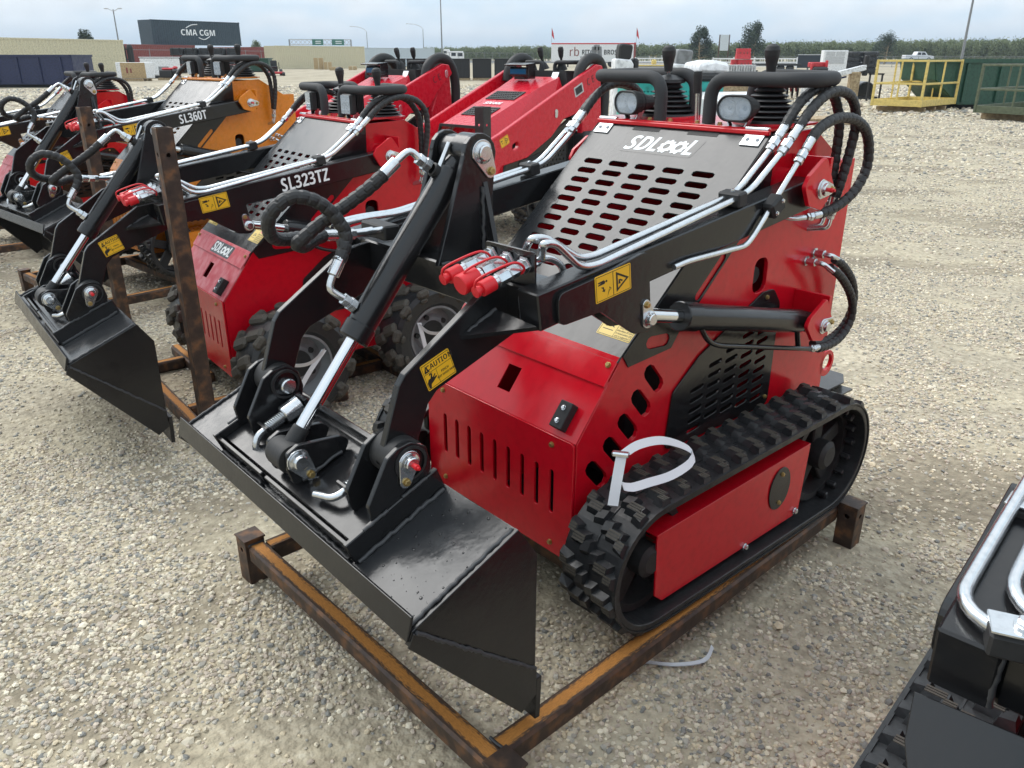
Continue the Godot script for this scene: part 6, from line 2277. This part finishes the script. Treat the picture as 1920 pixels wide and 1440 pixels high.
func mesh_cage(label: String, P1: Vector3, P2_: Vector3, P3_: Vector3, h: float, paint: String) -> void:
	var P4 := P1 + P3_ - P2_
	var t := thing("work_cage", label, "work cage", P1)
	var c := [Vector3.ZERO, P2_ - P1, P3_ - P1, P4 - P1]
	var m: Material = M["p_" + paint]
	var b := 0.16
	for i in 4:
		var a: Vector3 = c[i]
		var e: Vector3 = c[(i + 1) % 4]
		var g := geo()
		g.bar(a + Vector3(0, b, 0), a + Vector3(0, h, 0), 0.06, 0.06, 0.006, (e - a).normalized())
		part(t, "corner_post", g, m)
		for y in [h - 0.03, h * 0.55]:
			g = geo()
			g.bar(a + Vector3(0, y, 0), e + Vector3(0, y, 0), 0.05, 0.05, 0.005)
			part(t, "rail", g, m)
		g = geo()
		g.bar(a + Vector3(0, b + 0.09, 0), e + Vector3(0, b + 0.09, 0), 0.03, 0.17, 0.004)
		part(t, "kick_board", g, m)
		g = geo()
		g.bar((a + e) / 2 + Vector3(0, b + 0.15, 0), (a + e) / 2 + Vector3(0, h - 0.05, 0), 0.04, 0.04, 0.004, (e - a).normalized())
		part(t, "bar", g, m)
	var g := geo()
	g.face([c[0] + Vector3(0, b + 0.03, 0), c[1] + Vector3(0, b + 0.03, 0), c[2] + Vector3(0, b + 0.03, 0), c[3] + Vector3(0, b + 0.03, 0)], Vector3.UP)
	part(t, "floor", g, m)
	for k in 3:
		g = geo()
		g.bar(c[0].lerp(c[3], 0.15 + 0.3 * k) + Vector3(0, 0.07, 0), c[1].lerp(c[2], 0.15 + 0.3 * k) + Vector3(0, 0.07, 0), 0.10, 0.13)
		part(t, "skid", g, M.timber)

func yard_things() -> void:
	container("long cream container behind the navy skip", at_d(5, 66), at_d(240, 73), 0.0, "cream")
	container("brick red container at the far end beside the cream one", at_d(-160, 70), at_d(2, 68), 0.0, "brick")
	container("slate blue container with white lettering stacked on top of another", at_d(297, 104), at_d(459, 111), 2.59, "slate", "CMA CGM")
	container("brick red container under the slate blue one", at_d(243, 98), at_d(372, 107), 0.0, "brick")
	container("short brick red container beside the second cream container", at_d(400, 128), at_d(521, 122), 0.0, "brick")
	container("cream container between brick red and pale grey containers", at_d(521, 106), at_d(686, 114), 0.0, "cream")
	container("pale blue grey container at the end of the container line", at_d(687, 128), at_d(816, 140), 0.0, "pale_blue")
	# trailer
	var A := at_d(1033, 122)
	var B := at_d(1190, 122)
	var l := (B - A).length()
	var x := (B - A).normalized()
	var t := thing("semi_trailer", "white box trailer with red top stripe and dark lettering", "trailer", A)
	t.basis = Basis(x, Vector3.UP, x.cross(Vector3.UP))
	var y0 := hgt(1110, 116, 122)
	var y1 := hgt(1110, 80, 122)
	var g := geo()
	g.box(Vector3(l / 2, (y0 + y1) / 2, -1.25), Vector3(l, y1 - y0, 2.5), 0.05)
	var bx := part(t, "box_body", g, M.p_white)
	g = geo()
	g.box(Vector3(l / 2, y1 - 0.12, 0.012), Vector3(l, 0.16, 0.02))
	part(bx, "red_stripe", g, M.p_barrier_red)
	g = geo()
	text_into(g, "rb", 1.1, Transform3D(Basis.IDENTITY, Vector3(l * 0.275, (y0 + y1) / 2 + 0.05, 0.02)), 0.0, 1.0, 400, 0.01)
	part(bx, "emblem", g, M.p_brick)
	g = geo()
	text_into(g, "RITCHIE BROS.", 0.62, Transform3D(Basis.IDENTITY, Vector3(l * 0.58, (y0 + y1) / 2, 0.02)), 0.0, 0.86, 700, 0.01)
	text_into(g, "Auctioneers", 0.3, Transform3D(Basis.IDENTITY, Vector3(l * 0.44, (y0 + y1) / 2 - 0.62, 0.02)), 0.0, 1.0, 400, 0.01)
	part(bx, "lettering", g, M.print_black)
	g = geo()
	g.box(Vector3(l - 0.15, (y0 + y1) / 2, -0.02), Vector3(0.3, y1 - y0, 0.08), 0.01)
	part(bx, "rear_frame", g, M.p_brick)
	for q in [0.70, 0.80]:
		g = geo()
		g.lathe([Vector2(0, -0.2), Vector2(0.5, -0.2), Vector2(0.52, 0.15), Vector2(0.44, 0.2), Vector2(0.3, 0.2), Vector2(0.26, 0.12), Vector2(0, 0.12)], Vector3(l * q + 0.2, 0.52, -0.3), Vector3.BACK, 18)
		part(t, "wheel", g, M.rubber)
	g = geo()
	g.box(Vector3(l * 0.2, y0 / 2, -0.4), Vector3(0.2, y0, 0.2))
	part(t, "landing_leg", g, M.black_dull)
	for e in [0.02, l - 0.02]:
		var fl := thing("flag", "small orange pennant on the trailer's %s corner" % ("front" if e < 1 else "rear"), "flag", t.position + t.basis * Vector3(e, y1, 0))
		g = geo()
		g.rod(Vector3.ZERO, Vector3(0, 1.9, 0), 0.02, 5)
		part(fl, "staff", g, M.p_grey)
		g = geo()
		g.face([Vector3(0.02, 1.9, 0), Vector3(0.02, 0.9, 0), Vector3(0.38, 0.35, 0.1), Vector3(0.25, 1.2, 0.05)], Vector3.BACK)
		part(fl, "cloth", g, M.p_barrier_red)
	pickup("white pickup with yellow tool body and black canopy on the road", at_d(1238, 215, 0.36), -PI / 2 + PI, "p_white", true)
	pickup("plain white crew cab pickup parked on the road", at_d(1716, 195, 0.36), PI / 2, "p_white", false)
	# motorhome
	t = thing("motorhome", "white motorhome with dark windows behind the black crates", "motorhome", at_d(851, 175), 0.0)
	g = geo()
	g.xf = Transform3D(Basis.IDENTITY, Vector3(0, 0, -1.1))
	g.sheet([rounded(P2([-1.9, 0.5, 2.1, 0.5, 2.1, 1.9, 1.9, 2.35, -0.7, 2.35, -0.9, 2.75, -1.9, 2.7]), 0.15, 3)], 0.0, 2.2, 0.05)
	part(t, "body", g, M.p_white)
	for q in [[-1.55, 2.15, 0.6, 0.45], [0.1, 1.75, 0.9, 0.6], [1.4, 1.7, 1.0, 0.6]]:
		g = geo()
		g.box(Vector3(q[0], q[1], 1.11), Vector3(q[2], q[3], 0.03), 0.01)
		part(t, "window", g, M.glass_dark)
	for q in [-1.2, 1.2]:
		g = geo()
		g.rod(Vector3(q, 0.4, 0.8), Vector3(q, 0.4, 1.12), 0.4, 16)
		part(t, "wheel", g, M.rubber)
	# left side of the yard
	var sA := at_d(-66, 50)
	var sB := at_d(138, 47.5)
	skip_bin("long navy blue open skip with dented ribbed side", sA, -atan2((sB - sA).z, (sB - sA).x), (sB - sA).length(), 1.46, 2.2, "navy", false)
	t = thing("pipe_bundle", "bundle of pale grey pipes lying before the cream container", "pipes", at_d(138, 92))
	for i in 9:
		g = geo()
		var p := Vector3(0.0, 0.25 + 0.22 * (i / 5), -0.3 * (i % 5) - 0.15 * (i / 5))
		g.rod(p, p + Vector3(4.2, 0, -1.0), 0.13, 10)
		part(t, "pipe", g, M.p_pipe_grey)
	t = boxy("crate", "tan plywood crate with torn face on a pallet", "crate", on_y(249, 152), -0.1, [["box", "p_white", Vector3(0, 0.62, -0.5), Vector3(1.95, 0.92, 1.0), 0.02], ["face_sheet", "p_tan", Vector3(0.15, 0.62, 0.012), Vector3(1.6, 0.9, 0.02), 0.005], ["torn_patch", "p_brick", Vector3(-0.25, 0.62, 0.026), Vector3(0.12, 0.34, 0.01), 0.004], ["torn_patch", "p_brick", Vector3(0.0, 0.6, 0.026), Vector3(0.1, 0.26, 0.01), 0.004]])
	pallet_parts(t, 2.0, 1.1)
	t = thing("rack", "black steel rack with three round topped posts", "rack", at_d(186, 78))
	var rw := (at_d(256, 78) - at_d(186, 78)).length()
	for i in 4:
		g = geo()
		g.bar(Vector3(rw * i / 3.0, 0, 0), Vector3(rw * i / 3.0, 2.0, 0), 0.1, 0.1, 0.0, Vector3.RIGHT)
		part(t, "upright", g, M.black_dull)
	for y in [0.5, 1.2, 1.95]:
		g = geo()
		g.bar(Vector3(0, y, 0), Vector3(rw, y, 0), 0.09, 0.09)
		part(t, "rail", g, M.black_dull)
	g = geo()
	g.box(Vector3(rw * 0.2, 1.2, -0.2), Vector3(rw * 0.34, 1.3, 0.1), 0.02)
	part(t, "panel", g, M.black_dull)
	for i in 3:
		g = geo()
		g.lathe([Vector2(0, 0.3), Vector2(0.24, 0.3), Vector2(0.24, 2.1), Vector2(0.16, 2.3), Vector2(0, 2.36)], Vector3(rw * (0.52 + 0.21 * i), 0, -0.4), Vector3.UP, 12)
		part(t, "bollard", g, M.black_dull)
	t = boxy("generator", "white site generator with a dark side opening", "generator", on_y(299, 147), 0.05, [["housing", "p_white", Vector3(0, 0.75, -0.6), Vector3(2.35, 1.15, 1.2), 0.06], ["roof", "p_light_grey", Vector3(0, 1.36, -0.6), Vector3(2.42, 0.07, 1.26), 0.02], ["painted_opening", "black_dull", Vector3(-0.45, 0.75, 0.008), Vector3(0.3, 0.55, 0.02), 0.005], ["vent", "p_grey", Vector3(0.4, 0.62, 0.008), Vector3(0.7, 0.3, 0.02), 0.005], ["base_frame", "black_dull", Vector3(0, 0.1, -0.6), Vector3(2.3, 0.16, 1.15), 0.01]])  # black panel painted in place of the shaded side opening
	t = boxy("pallet_load", "pallet piled with dark and red machine parts", "pallet", on_y(322, 150), 0.1, [["crate", "black_dull", Vector3(-0.2, 0.38, 0), Vector3(0.8, 0.45, 0.9), 0.05], ["machine_part", "black", Vector3(0.35, 0.42, 0.1), Vector3(0.5, 0.5, 0.7), 0.12], ["red_part", "p_barrier_red", Vector3(-0.1, 0.68, 0.1), Vector3(0.7, 0.14, 0.5), 0.06], ["red_part", "p_barrier_red", Vector3(0.3, 0.74, -0.1), Vector3(0.3, 0.2, 0.3), 0.08]])
	pallet_parts(t, 1.4, 1.1)
	for i in 5:
		for k in 3:
			var bxs := boxy("stacked_attachment", "%s black attachment in the %s stack counted from the white generator" % [["lowest", "middle", "topmost"][k], ["first", "second", "third", "fourth", "fifth"][i]], "attachment", at_d(338 + 26 * i, 82) + Vector3(0, 0.72 * k, 0), 0.1, [["frame", "black_dull", Vector3(0, 0.36, 0), Vector3(1.05, 0.64, 0.9), 0.08], ["lip", "black", Vector3(0, 0.12, 0.52), Vector3(1.0, 0.1, 0.3), 0.02], ["rib", "black", Vector3(-0.3, 0.4, 0.46), Vector3(0.08, 0.56, 0.06), 0.01], ["rib", "black", Vector3(0.3, 0.4, 0.46), Vector3(0.08, 0.56, 0.06), 0.01]], "black attachments stacked before the slate container")
			bxs.rotation.y = 0.1 + 0.05 * sin(i * 3.0 + k)
	boxy("green_bin", "dark green steel bin beside the brick red container", "bin", at_d(484, 88), 0.0, [["body", "p_green", Vector3(0, 0.65, 0), Vector3(2.6, 1.1, 1.4), 0.04], ["top_rail", "p_green", Vector3(0, 1.22, 0), Vector3(2.75, 0.1, 1.55), 0.02], ["skid", "black_dull", Vector3(0, 0.05, 0), Vector3(2.4, 0.1, 1.2), 0.01]])
	for q in [[599.0, 103.0, 1.05, 1.25, "tall cardboard box standing alone on the gravel"], [616.0, 102.0, 0.85, 0.8, "square cardboard box beside the tall one"], [631.0, 96.0, 1.4, 0.35, "flat cardboard boxes spread on the gravel"], [662.0, 98.0, 0.9, 0.4, "low cardboard box before the cream container"]]:
		boxy("cardboard_box", q[4], "box", at_d(q[0], q[1]), 0.15, [["carton", "p_tan", Vector3(0, q[3] / 2, 0), Vector3(q[2], q[3], 0.9), 0.02], ["tape_strip", "p_cream", Vector3(0, q[3] / 2, 0.453), Vector3(0.08, q[3], 0.006), 0.001]])
	t = boxy("mower", "small red and black riding mower", "mower", on_y(517, 142), 0.4, [["deck", "p_barrier_red", Vector3(0, 0.22, 0.2), Vector3(1.25, 0.16, 0.9), 0.05], ["seat", "black_dull", Vector3(0, 0.65, -0.25), Vector3(0.5, 0.12, 0.5), 0.05], ["backrest", "black_dull", Vector3(0, 0.88, -0.5), Vector3(0.5, 0.5, 0.12), 0.05], ["engine", "black", Vector3(0, 0.5, -0.75), Vector3(0.6, 0.4, 0.4), 0.06], ["lever", "black_dull", Vector3(0.3, 0.75, 0.15), Vector3(0.05, 0.5, 0.05), 0.01], ["lever", "black_dull", Vector3(-0.3, 0.75, 0.15), Vector3(0.05, 0.5, 0.05), 0.01]])
	for s in [-1.0, 1.0]:
		for z in [-0.6, 0.75]:
			g = geo()
			g.rod(Vector3(s * 0.42, 0.25 if z < 0 else 0.14, z), Vector3(s * 0.62, 0.25 if z < 0 else 0.14, z), 0.25 if z < 0 else 0.14, 14)
			part(t, "wheel", g, M.rubber)
	# black bulk crates on pallets
	for i in 6:
		var p := at_d(742 + 40.5 * i, 55.5)
		t = thing("bulk_crate", "%s black ribbed bulk crate on a pallet, counted from the trailer end of the row" % ["sixth", "fifth", "fourth", "third", "second", "first"][i], "crate", p, 0.02, "black bulk crates in a row")
		pallet_parts(t, 1.22, 1.1)
		g = geo()
		g.box(Vector3(0, 0.70, 0), Vector3(1.2, 1.1, 1.1), 0.03)
		part(t, "body", g, M.black_dull)
		for k in 6:
			g = geo()
			g.box(Vector3(-0.5 + 0.2 * k, 0.70, 0.56), Vector3(0.05, 1.0, 0.03), 0.008)
			part(t, "rib", g, M.black_dull)
		g = geo()
		g.box(Vector3(0, 1.27, 0), Vector3(1.24, 0.06, 1.14), 0.015)
		part(t, "lid", g, M.black_dull)
	teal_machine()
	right_side()

func teal_machine() -> void:
	var t := thing("mini_dumper", "teal machine with punched side panels and white hood behind the red loader", "machine", at_d(1268, 9.2), 0.06)
	for q in [[-0.24, 0.36], [0.24, 0.50]]:
		var w: float = q[1]
		var hs := [rounded(rect2(-w / 2, 0.32, w / 2, 1.20), 0.03, 3)]
		for i in int(w / 0.038) - 2:
			for j in 17:
				hs.append(rounded(rect2(-w / 2 + 0.045 + 0.038 * i, 0.42 + 0.042 * j, -w / 2 + 0.061 + 0.038 * i, 0.434 + 0.042 * j), 0.004, 1))
		var g := geo()
		g.xf = Transform3D(Basis(Vector3.UP, 0.0), Vector3(q[0], 0, 0.0))
		g.sheet(hs, 0.0, 0.012, 0.002)
		part(t, "punched_panel", g, M.p_teal)
	var g := geo()
	g.box(Vector3(0.05, 0.74, -0.5), Vector3(0.98, 0.9, 0.94), 0.03)
	part(t, "engine_bay", g, M.p_teal)
	g = geo()
	g.box(Vector3(0.05, 1.24, -0.45), Vector3(1.02, 0.07, 1.0), 0.02)
	part(t, "deck", g, M.black_dull)
	g = geo()
	g.xf = Transform3D(Basis.IDENTITY, Vector3(0.32, 0, -0.3))
	g.sheet([rounded(P2([-0.08, 1.28, 0.26, 1.28, 0.24, 1.38, 0.1, 1.41, -0.06, 1.38]), 0.05)], -0.4, 0.3, 0.03)
	part(t, "hood", g, M.p_white)
	for s in [-0.3, 0.4]:
		g = geo()
		g.box(Vector3(s, 0.17, -0.45), Vector3(0.3, 0.34, 1.2), 0.1)
		part(t, "track", g, M.rubber)
	# white bodied machine beside it
	t = thing("mini_dumper", "white machine with small black lettering beside the teal machine", "machine", at_d(1405, 8.6), 0.05)
	g = geo()
	g.box(Vector3(0.0, 0.92, -0.4), Vector3(0.62, 0.36, 0.8), 0.06)
	var o := part(t, "body", g, M.p_white)
	g = geo()
	text_into(g, "SL-W1500", 0.035, Transform3D(Basis.IDENTITY, Vector3(0.0, 1.02, 0.004)), 0.0, 0.7, 900, 0.002)
	part(o, "lettering", g, M.print_black)
	g = geo()
	g.box(Vector3(0, 0.5, -0.4), Vector3(0.5, 0.5, 0.7), 0.04)
	part(t, "chassis", g, M.black_dull)
	for s in [-0.26, 0.26]:
		g = geo()
		g.box(Vector3(s, 0.17, -0.4), Vector3(0.16, 0.34, 1.0), 0.1)
		part(t, "track", g, M.rubber)
	# white upright covers with dark tops
	for q in [[1170.0, 12.5, 0.26, 1.62, "white upright machine cover with black rounded top beside the trailer"], [1281.0, 13.0, 0.30, 1.55, "white upright machine cover with grey padded top"]]:
		t = thing("machine_cover", q[4], "machine cover", at_d(q[0], q[1]), 0.1)
		var h: float = q[3]
		g = geo()
		g.sheet([rounded(P2([-q[2] / 2, 0.3, q[2] / 2, 0.3, q[2] / 2 + 0.01, h - 0.28, q[2] / 2 - 0.03, h - 0.22, -q[2] / 2, h - 0.2]), 0.04)], -0.3, 0.0, 0.02)
		part(t, "shell", g, M.p_white)
		g = geo()
		g.sheet([rounded(P2([-q[2] / 2 + 0.04, h - 0.22, q[2] / 2 - 0.03, h - 0.22, q[2] / 2, h - 0.02, -q[2] / 2 + 0.06, h]), 0.05)], -0.25, -0.02, 0.02)
		part(t, "top_pad", g, M.black_dull if q[0] < 1200 else M.p_grey)
		g = geo()
		g.box(Vector3(q[2] / 2 + 0.05, h - 0.45, -0.15), Vector3(0.09, 0.5, 0.24), 0.03)
		part(t, "side_pad", g, M.black_dull)
		g = geo()
		g.box(Vector3(0, 0.16, -0.2), Vector3(0.8, 0.32, 1.0), 0.05)
		part(t, "chassis", g, M.black_dull)
	t = boxy("hitch_tower", "grey steel hitch tower standing before the white trailer", "hitch", at_d(1117, 15), 0.0, [["head", "p_grey", Vector3(0, 1.58, 0), Vector3(0.10, 0.1, 0.1), 0.01], ["base", "p_grey", Vector3(0, 0.25, 0), Vector3(0.5, 0.5, 0.4), 0.03]])
	for s in [-1.0, 1.0]:
		g = geo()
		g.bar(Vector3(s * 0.16, 0.4, 0), Vector3(s * 0.045, 1.6, 0), 0.1, 0.07, 0.005, Vector3.RIGHT)
		part(t, "leg", g, M.p_grey)

func right_side() -> void:
	var g := geo()
	mesh_cage("yellow steel work cage with open rails on a pallet", on_y(1632, 209), on_y(1723, 213), on_y(1787, 206), 1.36, "yellow")
	mesh_cage("mossy green steel cage with a weathered frame", on_y(1824, 224), on_y(1965, 233), on_y(2060, 222), 1.28, "moss")
	var a := on_y(1752, 206)
	var b := on_y(1905, 204)
	skip_bin("green skip with sloped end behind the yellow cage", a + (a - b).normalized() * 0.25, -atan2((b - a).z, (b - a).x), (b - a).length() + 0.6, 1.32, 1.6, "green", true)
	# red plastic barriers
	for q in [[1382.0, 0.0, "red plastic barrier on the dark rack, billboard end"], [1394.0, 0.0, "red plastic barrier on the dark rack, far from the billboard"], [1390.0, 0.7, "red plastic barrier lying on top of two others"]]:
		var t := thing("plastic_barrier", q[2], "barrier", at_d(q[0], 62, 0.55 + q[1]), 0.12, "red plastic barriers")
		g = geo()
		g.xf = Transform3D(Basis(Vector3.UP, PI / 2), Vector3.ZERO)
		g.sheet([rounded(P2([-0.25, 0, 0.25, 0, 0.14, 0.3, 0.11, 0.68, -0.11, 0.68, -0.14, 0.3]), 0.03)], -0.5, 0.5, 0.02)
		part(t, "body", g, M.p_barrier_red)
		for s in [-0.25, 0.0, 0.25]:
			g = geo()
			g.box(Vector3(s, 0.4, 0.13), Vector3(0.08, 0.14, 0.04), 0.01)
			part(t, "grip_hole_block", g, M.p_brick)  # raised darker block stands in for the shade of a grip hole
	boxy("barrier_table", "dark steel rack under the red barriers", "rack", at_d(1390, 62), 0.12, [["top", "black_dull", Vector3(0, 0.5, 0), Vector3(1.9, 0.08, 1.2), 0.01], ["leg", "black_dull", Vector3(-0.85, 0.24, 0.5), Vector3(0.1, 0.46, 0.1), 0.01], ["leg", "black_dull", Vector3(0.85, 0.24, 0.5), Vector3(0.1, 0.46, 0.1), 0.01]])
	var t := thing("sheet_stack", "stack of ribbed pale sheets on edge before the barriers", "sheets", at_d(1368, 34))
	for i in 20:
		g = geo()
		g.box(Vector3(-1.0 + 0.1 * i, 0.92, -0.02 * (i % 3)), Vector3(0.075, 0.44, 0.5), 0.01)
		part(t, "sheet", g, M.p_light_grey)
	g = geo()
	g.box(Vector3(0, 0.34, 0), Vector3(2.0, 0.68, 0.6), 0.02)
	part(t, "base", g, M.timber)
	boxy("cabinet", "white steel cabinet with louvred doors", "cabinet", at_d(1563, 74), -0.05, [["body", "p_white", Vector3(0, 0.95, -0.4), Vector3(1.9, 1.85, 0.8), 0.03], ["louvre_panel", "p_light_grey", Vector3(-0.42, 1.62, 0.01), Vector3(0.7, 0.3, 0.03), 0.006], ["louvre_panel", "p_light_grey", Vector3(0.36, 1.62, 0.01), Vector3(0.7, 0.3, 0.03), 0.006], ["door", "p_light_grey", Vector3(-0.05, 1.15, 0.01), Vector3(1.5, 0.55, 0.03), 0.006], ["base", "p_grey", Vector3(0, 0.05, -0.4), Vector3(1.9, 0.1, 0.8), 0.01]])
	boxy("solar_trailer", "dark solar panel tilted on a trailer frame", "solar panel", at_d(1514, 80), 0.05, [["panel", "slate_dark", Vector3(0, 1.0, 0), Vector3(2.0, 1.05, 0.06), 0.01], ["frame", "p_light_grey", Vector3(0, 1.55, 0), Vector3(2.05, 0.06, 0.08), 0.01], ["post", "p_grey", Vector3(0, 0.3, -0.1), Vector3(0.12, 0.6, 0.12), 0.01], ["base", "black_dull", Vector3(0, 0.12, 0), Vector3(1.6, 0.24, 1.0), 0.03]])
	for i in 2:
		for k in 4:
			t = thing("tyre", "%s big black tyre in the stack %s" % [["lowest", "second lowest", "second highest", "topmost"][k], ["beside the white cabinet", "farther from the white cabinet"][i]], "tyre", at_d(1598 + 29 * i, 84, 0.46 * k), 0.0, "big tyres in two stacks")
			g = geo()
			g.lathe([Vector2(0.30, 0.04), Vector2(0.58, 0.0), Vector2(0.68, 0.08), Vector2(0.70, 0.23), Vector2(0.68, 0.38), Vector2(0.58, 0.45), Vector2(0.30, 0.42), Vector2(0.30, 0.04)], Vector3.ZERO, Vector3.UP, 24)
			part(t, "carcass", g, M.rubber)
			g = geo()
			for j in 16:
				var an := TAU * j / 16
				g.box(Vector3(cos(an) * 0.70, 0.22, sin(an) * 0.70), Vector3(0.05, 0.32, 0.1), 0.01, Basis(Vector3.UP, -an))
			part(t, "tread", g, M.rubber)
	# attachments on the gravel
	t = boxy("tiller", "red and black tractor tiller on the gravel", "tiller", on_y(1532, 152), 0.2, [["frame", "p_barrier_red", Vector3(0, 0.95, -0.3), Vector3(1.1, 0.3, 0.3), 0.05], ["hood", "black_dull", Vector3(0, 0.65, 0.1), Vector3(1.0, 0.35, 0.5), 0.1], ["rotor", "black", Vector3(0, 0.3, 0.1), Vector3(1.4, 0.3, 0.5), 0.14], ["link", "p_barrier_red", Vector3(0.5, 0.75, 0.0), Vector3(0.12, 0.9, 0.2), 0.03], ["link", "p_barrier_red", Vector3(-0.5, 0.7, 0.0), Vector3(0.12, 0.7, 0.2), 0.03]])
	t = thing("trencher_boom", "white boom with blue lettering bound on a timber trestle", "boom", on_y(1582, 190))
	for i in 4:
		g = geo()
		g.bar(Vector3(-1.0, 0.70 + 0.07 * (i / 2), 0.11 * (i % 2)), Vector3(0.55, 1.05 + 0.09 * (i / 2), 0.11 * (i % 2)), 0.09, 0.085, 0.008)
		part(t, "white_beam", g, M.p_white)
	g = geo()
	g.bar(Vector3(-0.75, 0.66, 0.18), Vector3(-0.1, 0.80, 0.18), 0.01, 0.06)
	part(t, "blue_lettering", g, M.p_navy)
	g = geo()
	g.bar(Vector3(0.22, 0.0, 0.05), Vector3(0.22, 0.95, 0.05), 0.34, 0.3, 0.02, Vector3.RIGHT)
	part(t, "timber_trestle", g, M.timber)
	g = geo()
	g.box(Vector3(-0.85, 0.5, 0.1), Vector3(0.3, 0.55, 0.25), 0.06)
	g.box(Vector3(0.55, 1.15, 0.05), Vector3(0.14, 0.65, 0.2), 0.03)
	part(t, "black_bracket", g, M.black_dull)
	t = thing("disc_harrow", "red and black disc harrow lying behind the near joystick", "harrow", on_y(1452, 186), 0.15)
	for i in 2:
		g = geo()
		g.bar(Vector3(-0.85, 0.42 + 0.1 * i, -0.3 * i), Vector3(0.85, 0.42 + 0.1 * i, -0.3 * i), 0.08, 0.08)
		part(t, "beam", g, M.black_dull)
	for i in 9:
		g = geo()
		g.lathe([Vector2(0, 0), Vector2(0.12, 0.01), Vector2(0.24, 0.05), Vector2(0.235, 0.055), Vector2(0.1, 0.02), Vector2(0, 0.012)], Vector3(-0.8 + 0.2 * i, 0.24, 0.0), Vector3(1, 0, 0.3), 16)
		part(t, "disc", g, M.black)
		g = geo()
		g.bar(Vector3(-0.8 + 0.2 * i, 0.26, 0.0), Vector3(-0.8 + 0.2 * i, 0.46, -0.1), 0.04, 0.05, 0.0, Vector3.RIGHT)
		part(t, "shank", g, M.p_barrier_red)
	t = boxy("sign_board", "small white panel leaning by the hoses", "panel", on_y(1510, 199), 0.1, [["board", "p_white", Vector3(0, 0.30, 0), Vector3(0.42, 0.56, 0.03), 0.004], ["print", "p_navy", Vector3(0, 0.15, 0.018), Vector3(0.22, 0.05, 0.004), 0.001], ["print", "p_grey", Vector3(0, 0.36, 0.018), Vector3(0.28, 0.14, 0.004), 0.001]])
	t = thing("auger_unit", "black round backed machine on a steel stand", "attachment", on_y(1622, 188), 0.1)
	g = geo()
	g.xf = Transform3D(Basis.IDENTITY, Vector3(0, 0, -0.3))
	var sh := PackedVector2Array()
	for k in 13:
		sh.append(Vector2(0.0, 0.28) + Vector2(cos(PI * k / 12), sin(PI * k / 12)) * Vector2(0.36, 0.34))
	sh.append_array(P2([-0.36, 0.1, 0.36, 0.1]))
	g.sheet([sh], -0.25, 0.25, 0.03)
	part(t, "housing", g, M.black)
	g = geo()
	g.box(Vector3(0, 0.06, -0.3), Vector3(0.9, 0.12, 0.6), 0.01)
	part(t, "base", g, M.black_dull)
	t = thing("steel_stand", "thin dark steel stand beside the yellow cage", "stand", on_y(1624, 190))
	for xx in [0.0, 0.42]:
		g = geo()
		g.bar(Vector3(xx, 0, 0), Vector3(xx, 0.88, 0), 0.05, 0.05, 0.0, Vector3.RIGHT)
		part(t, "leg", g, M.steel_dark)
	g = geo()
	g.bar(Vector3(-0.05, 0.88, 0), Vector3(0.47, 0.88, 0), 0.05, 0.05)
	part(t, "bar", g, M.steel_dark)
	t = thing("pallet", "weathered timber pallet on the gravel behind the hoses", "pallet", on_y(1535, 232), 0.1)
	pallet_parts(t, 1.5, 1.0)
	t = boxy("pump_unit", "orange and grey pump unit far back by the white fence", "pump", at_d(1218, 95), 0.0, [["frame", "p_yellow", Vector3(0, 0.5, 0), Vector3(3.6, 0.12, 1.0), 0.02], ["tank", "p_light_grey", Vector3(0, 0.28, 0), Vector3(3.2, 0.3, 0.8), 0.06], ["motor", "p_yellow", Vector3(0.4, 0.85, 0), Vector3(0.5, 0.5, 0.5), 0.08]])
	boxy("flatbed", "long dark flatbed trailer beyond the joysticks", "trailer", at_d(1445, 78), 0.0, [["deck", "black_dull", Vector3(0, 0.75, 0), Vector3(4.6, 0.16, 1.8), 0.02], ["headboard", "p_grey", Vector3(-2.2, 1.05, 0), Vector3(0.1, 0.5, 1.7), 0.02], ["wheel", "rubber", Vector3(0.6, 0.35, 0.7), Vector3(0.7, 0.7, 0.25), 0.2], ["wheel", "rubber", Vector3(1.4, 0.35, 0.7), Vector3(0.7, 0.7, 0.25), 0.2]])
	t = thing("upright", "slim rusty steel upright beside the teal machine", "post", at_d(1326, 13.0))
	g = geo()
	g.box(Vector3(0, 0.6, 0), Vector3(0.055, 1.2, 0.055), 0.005)
	part(t, "tube", g, M.steel_brown)
	g = geo()
	g.box(Vector3(0, 0.01, 0), Vector3(0.2, 0.02, 0.2), 0.002)
	part(t, "foot_plate", g, M.steel_brown)
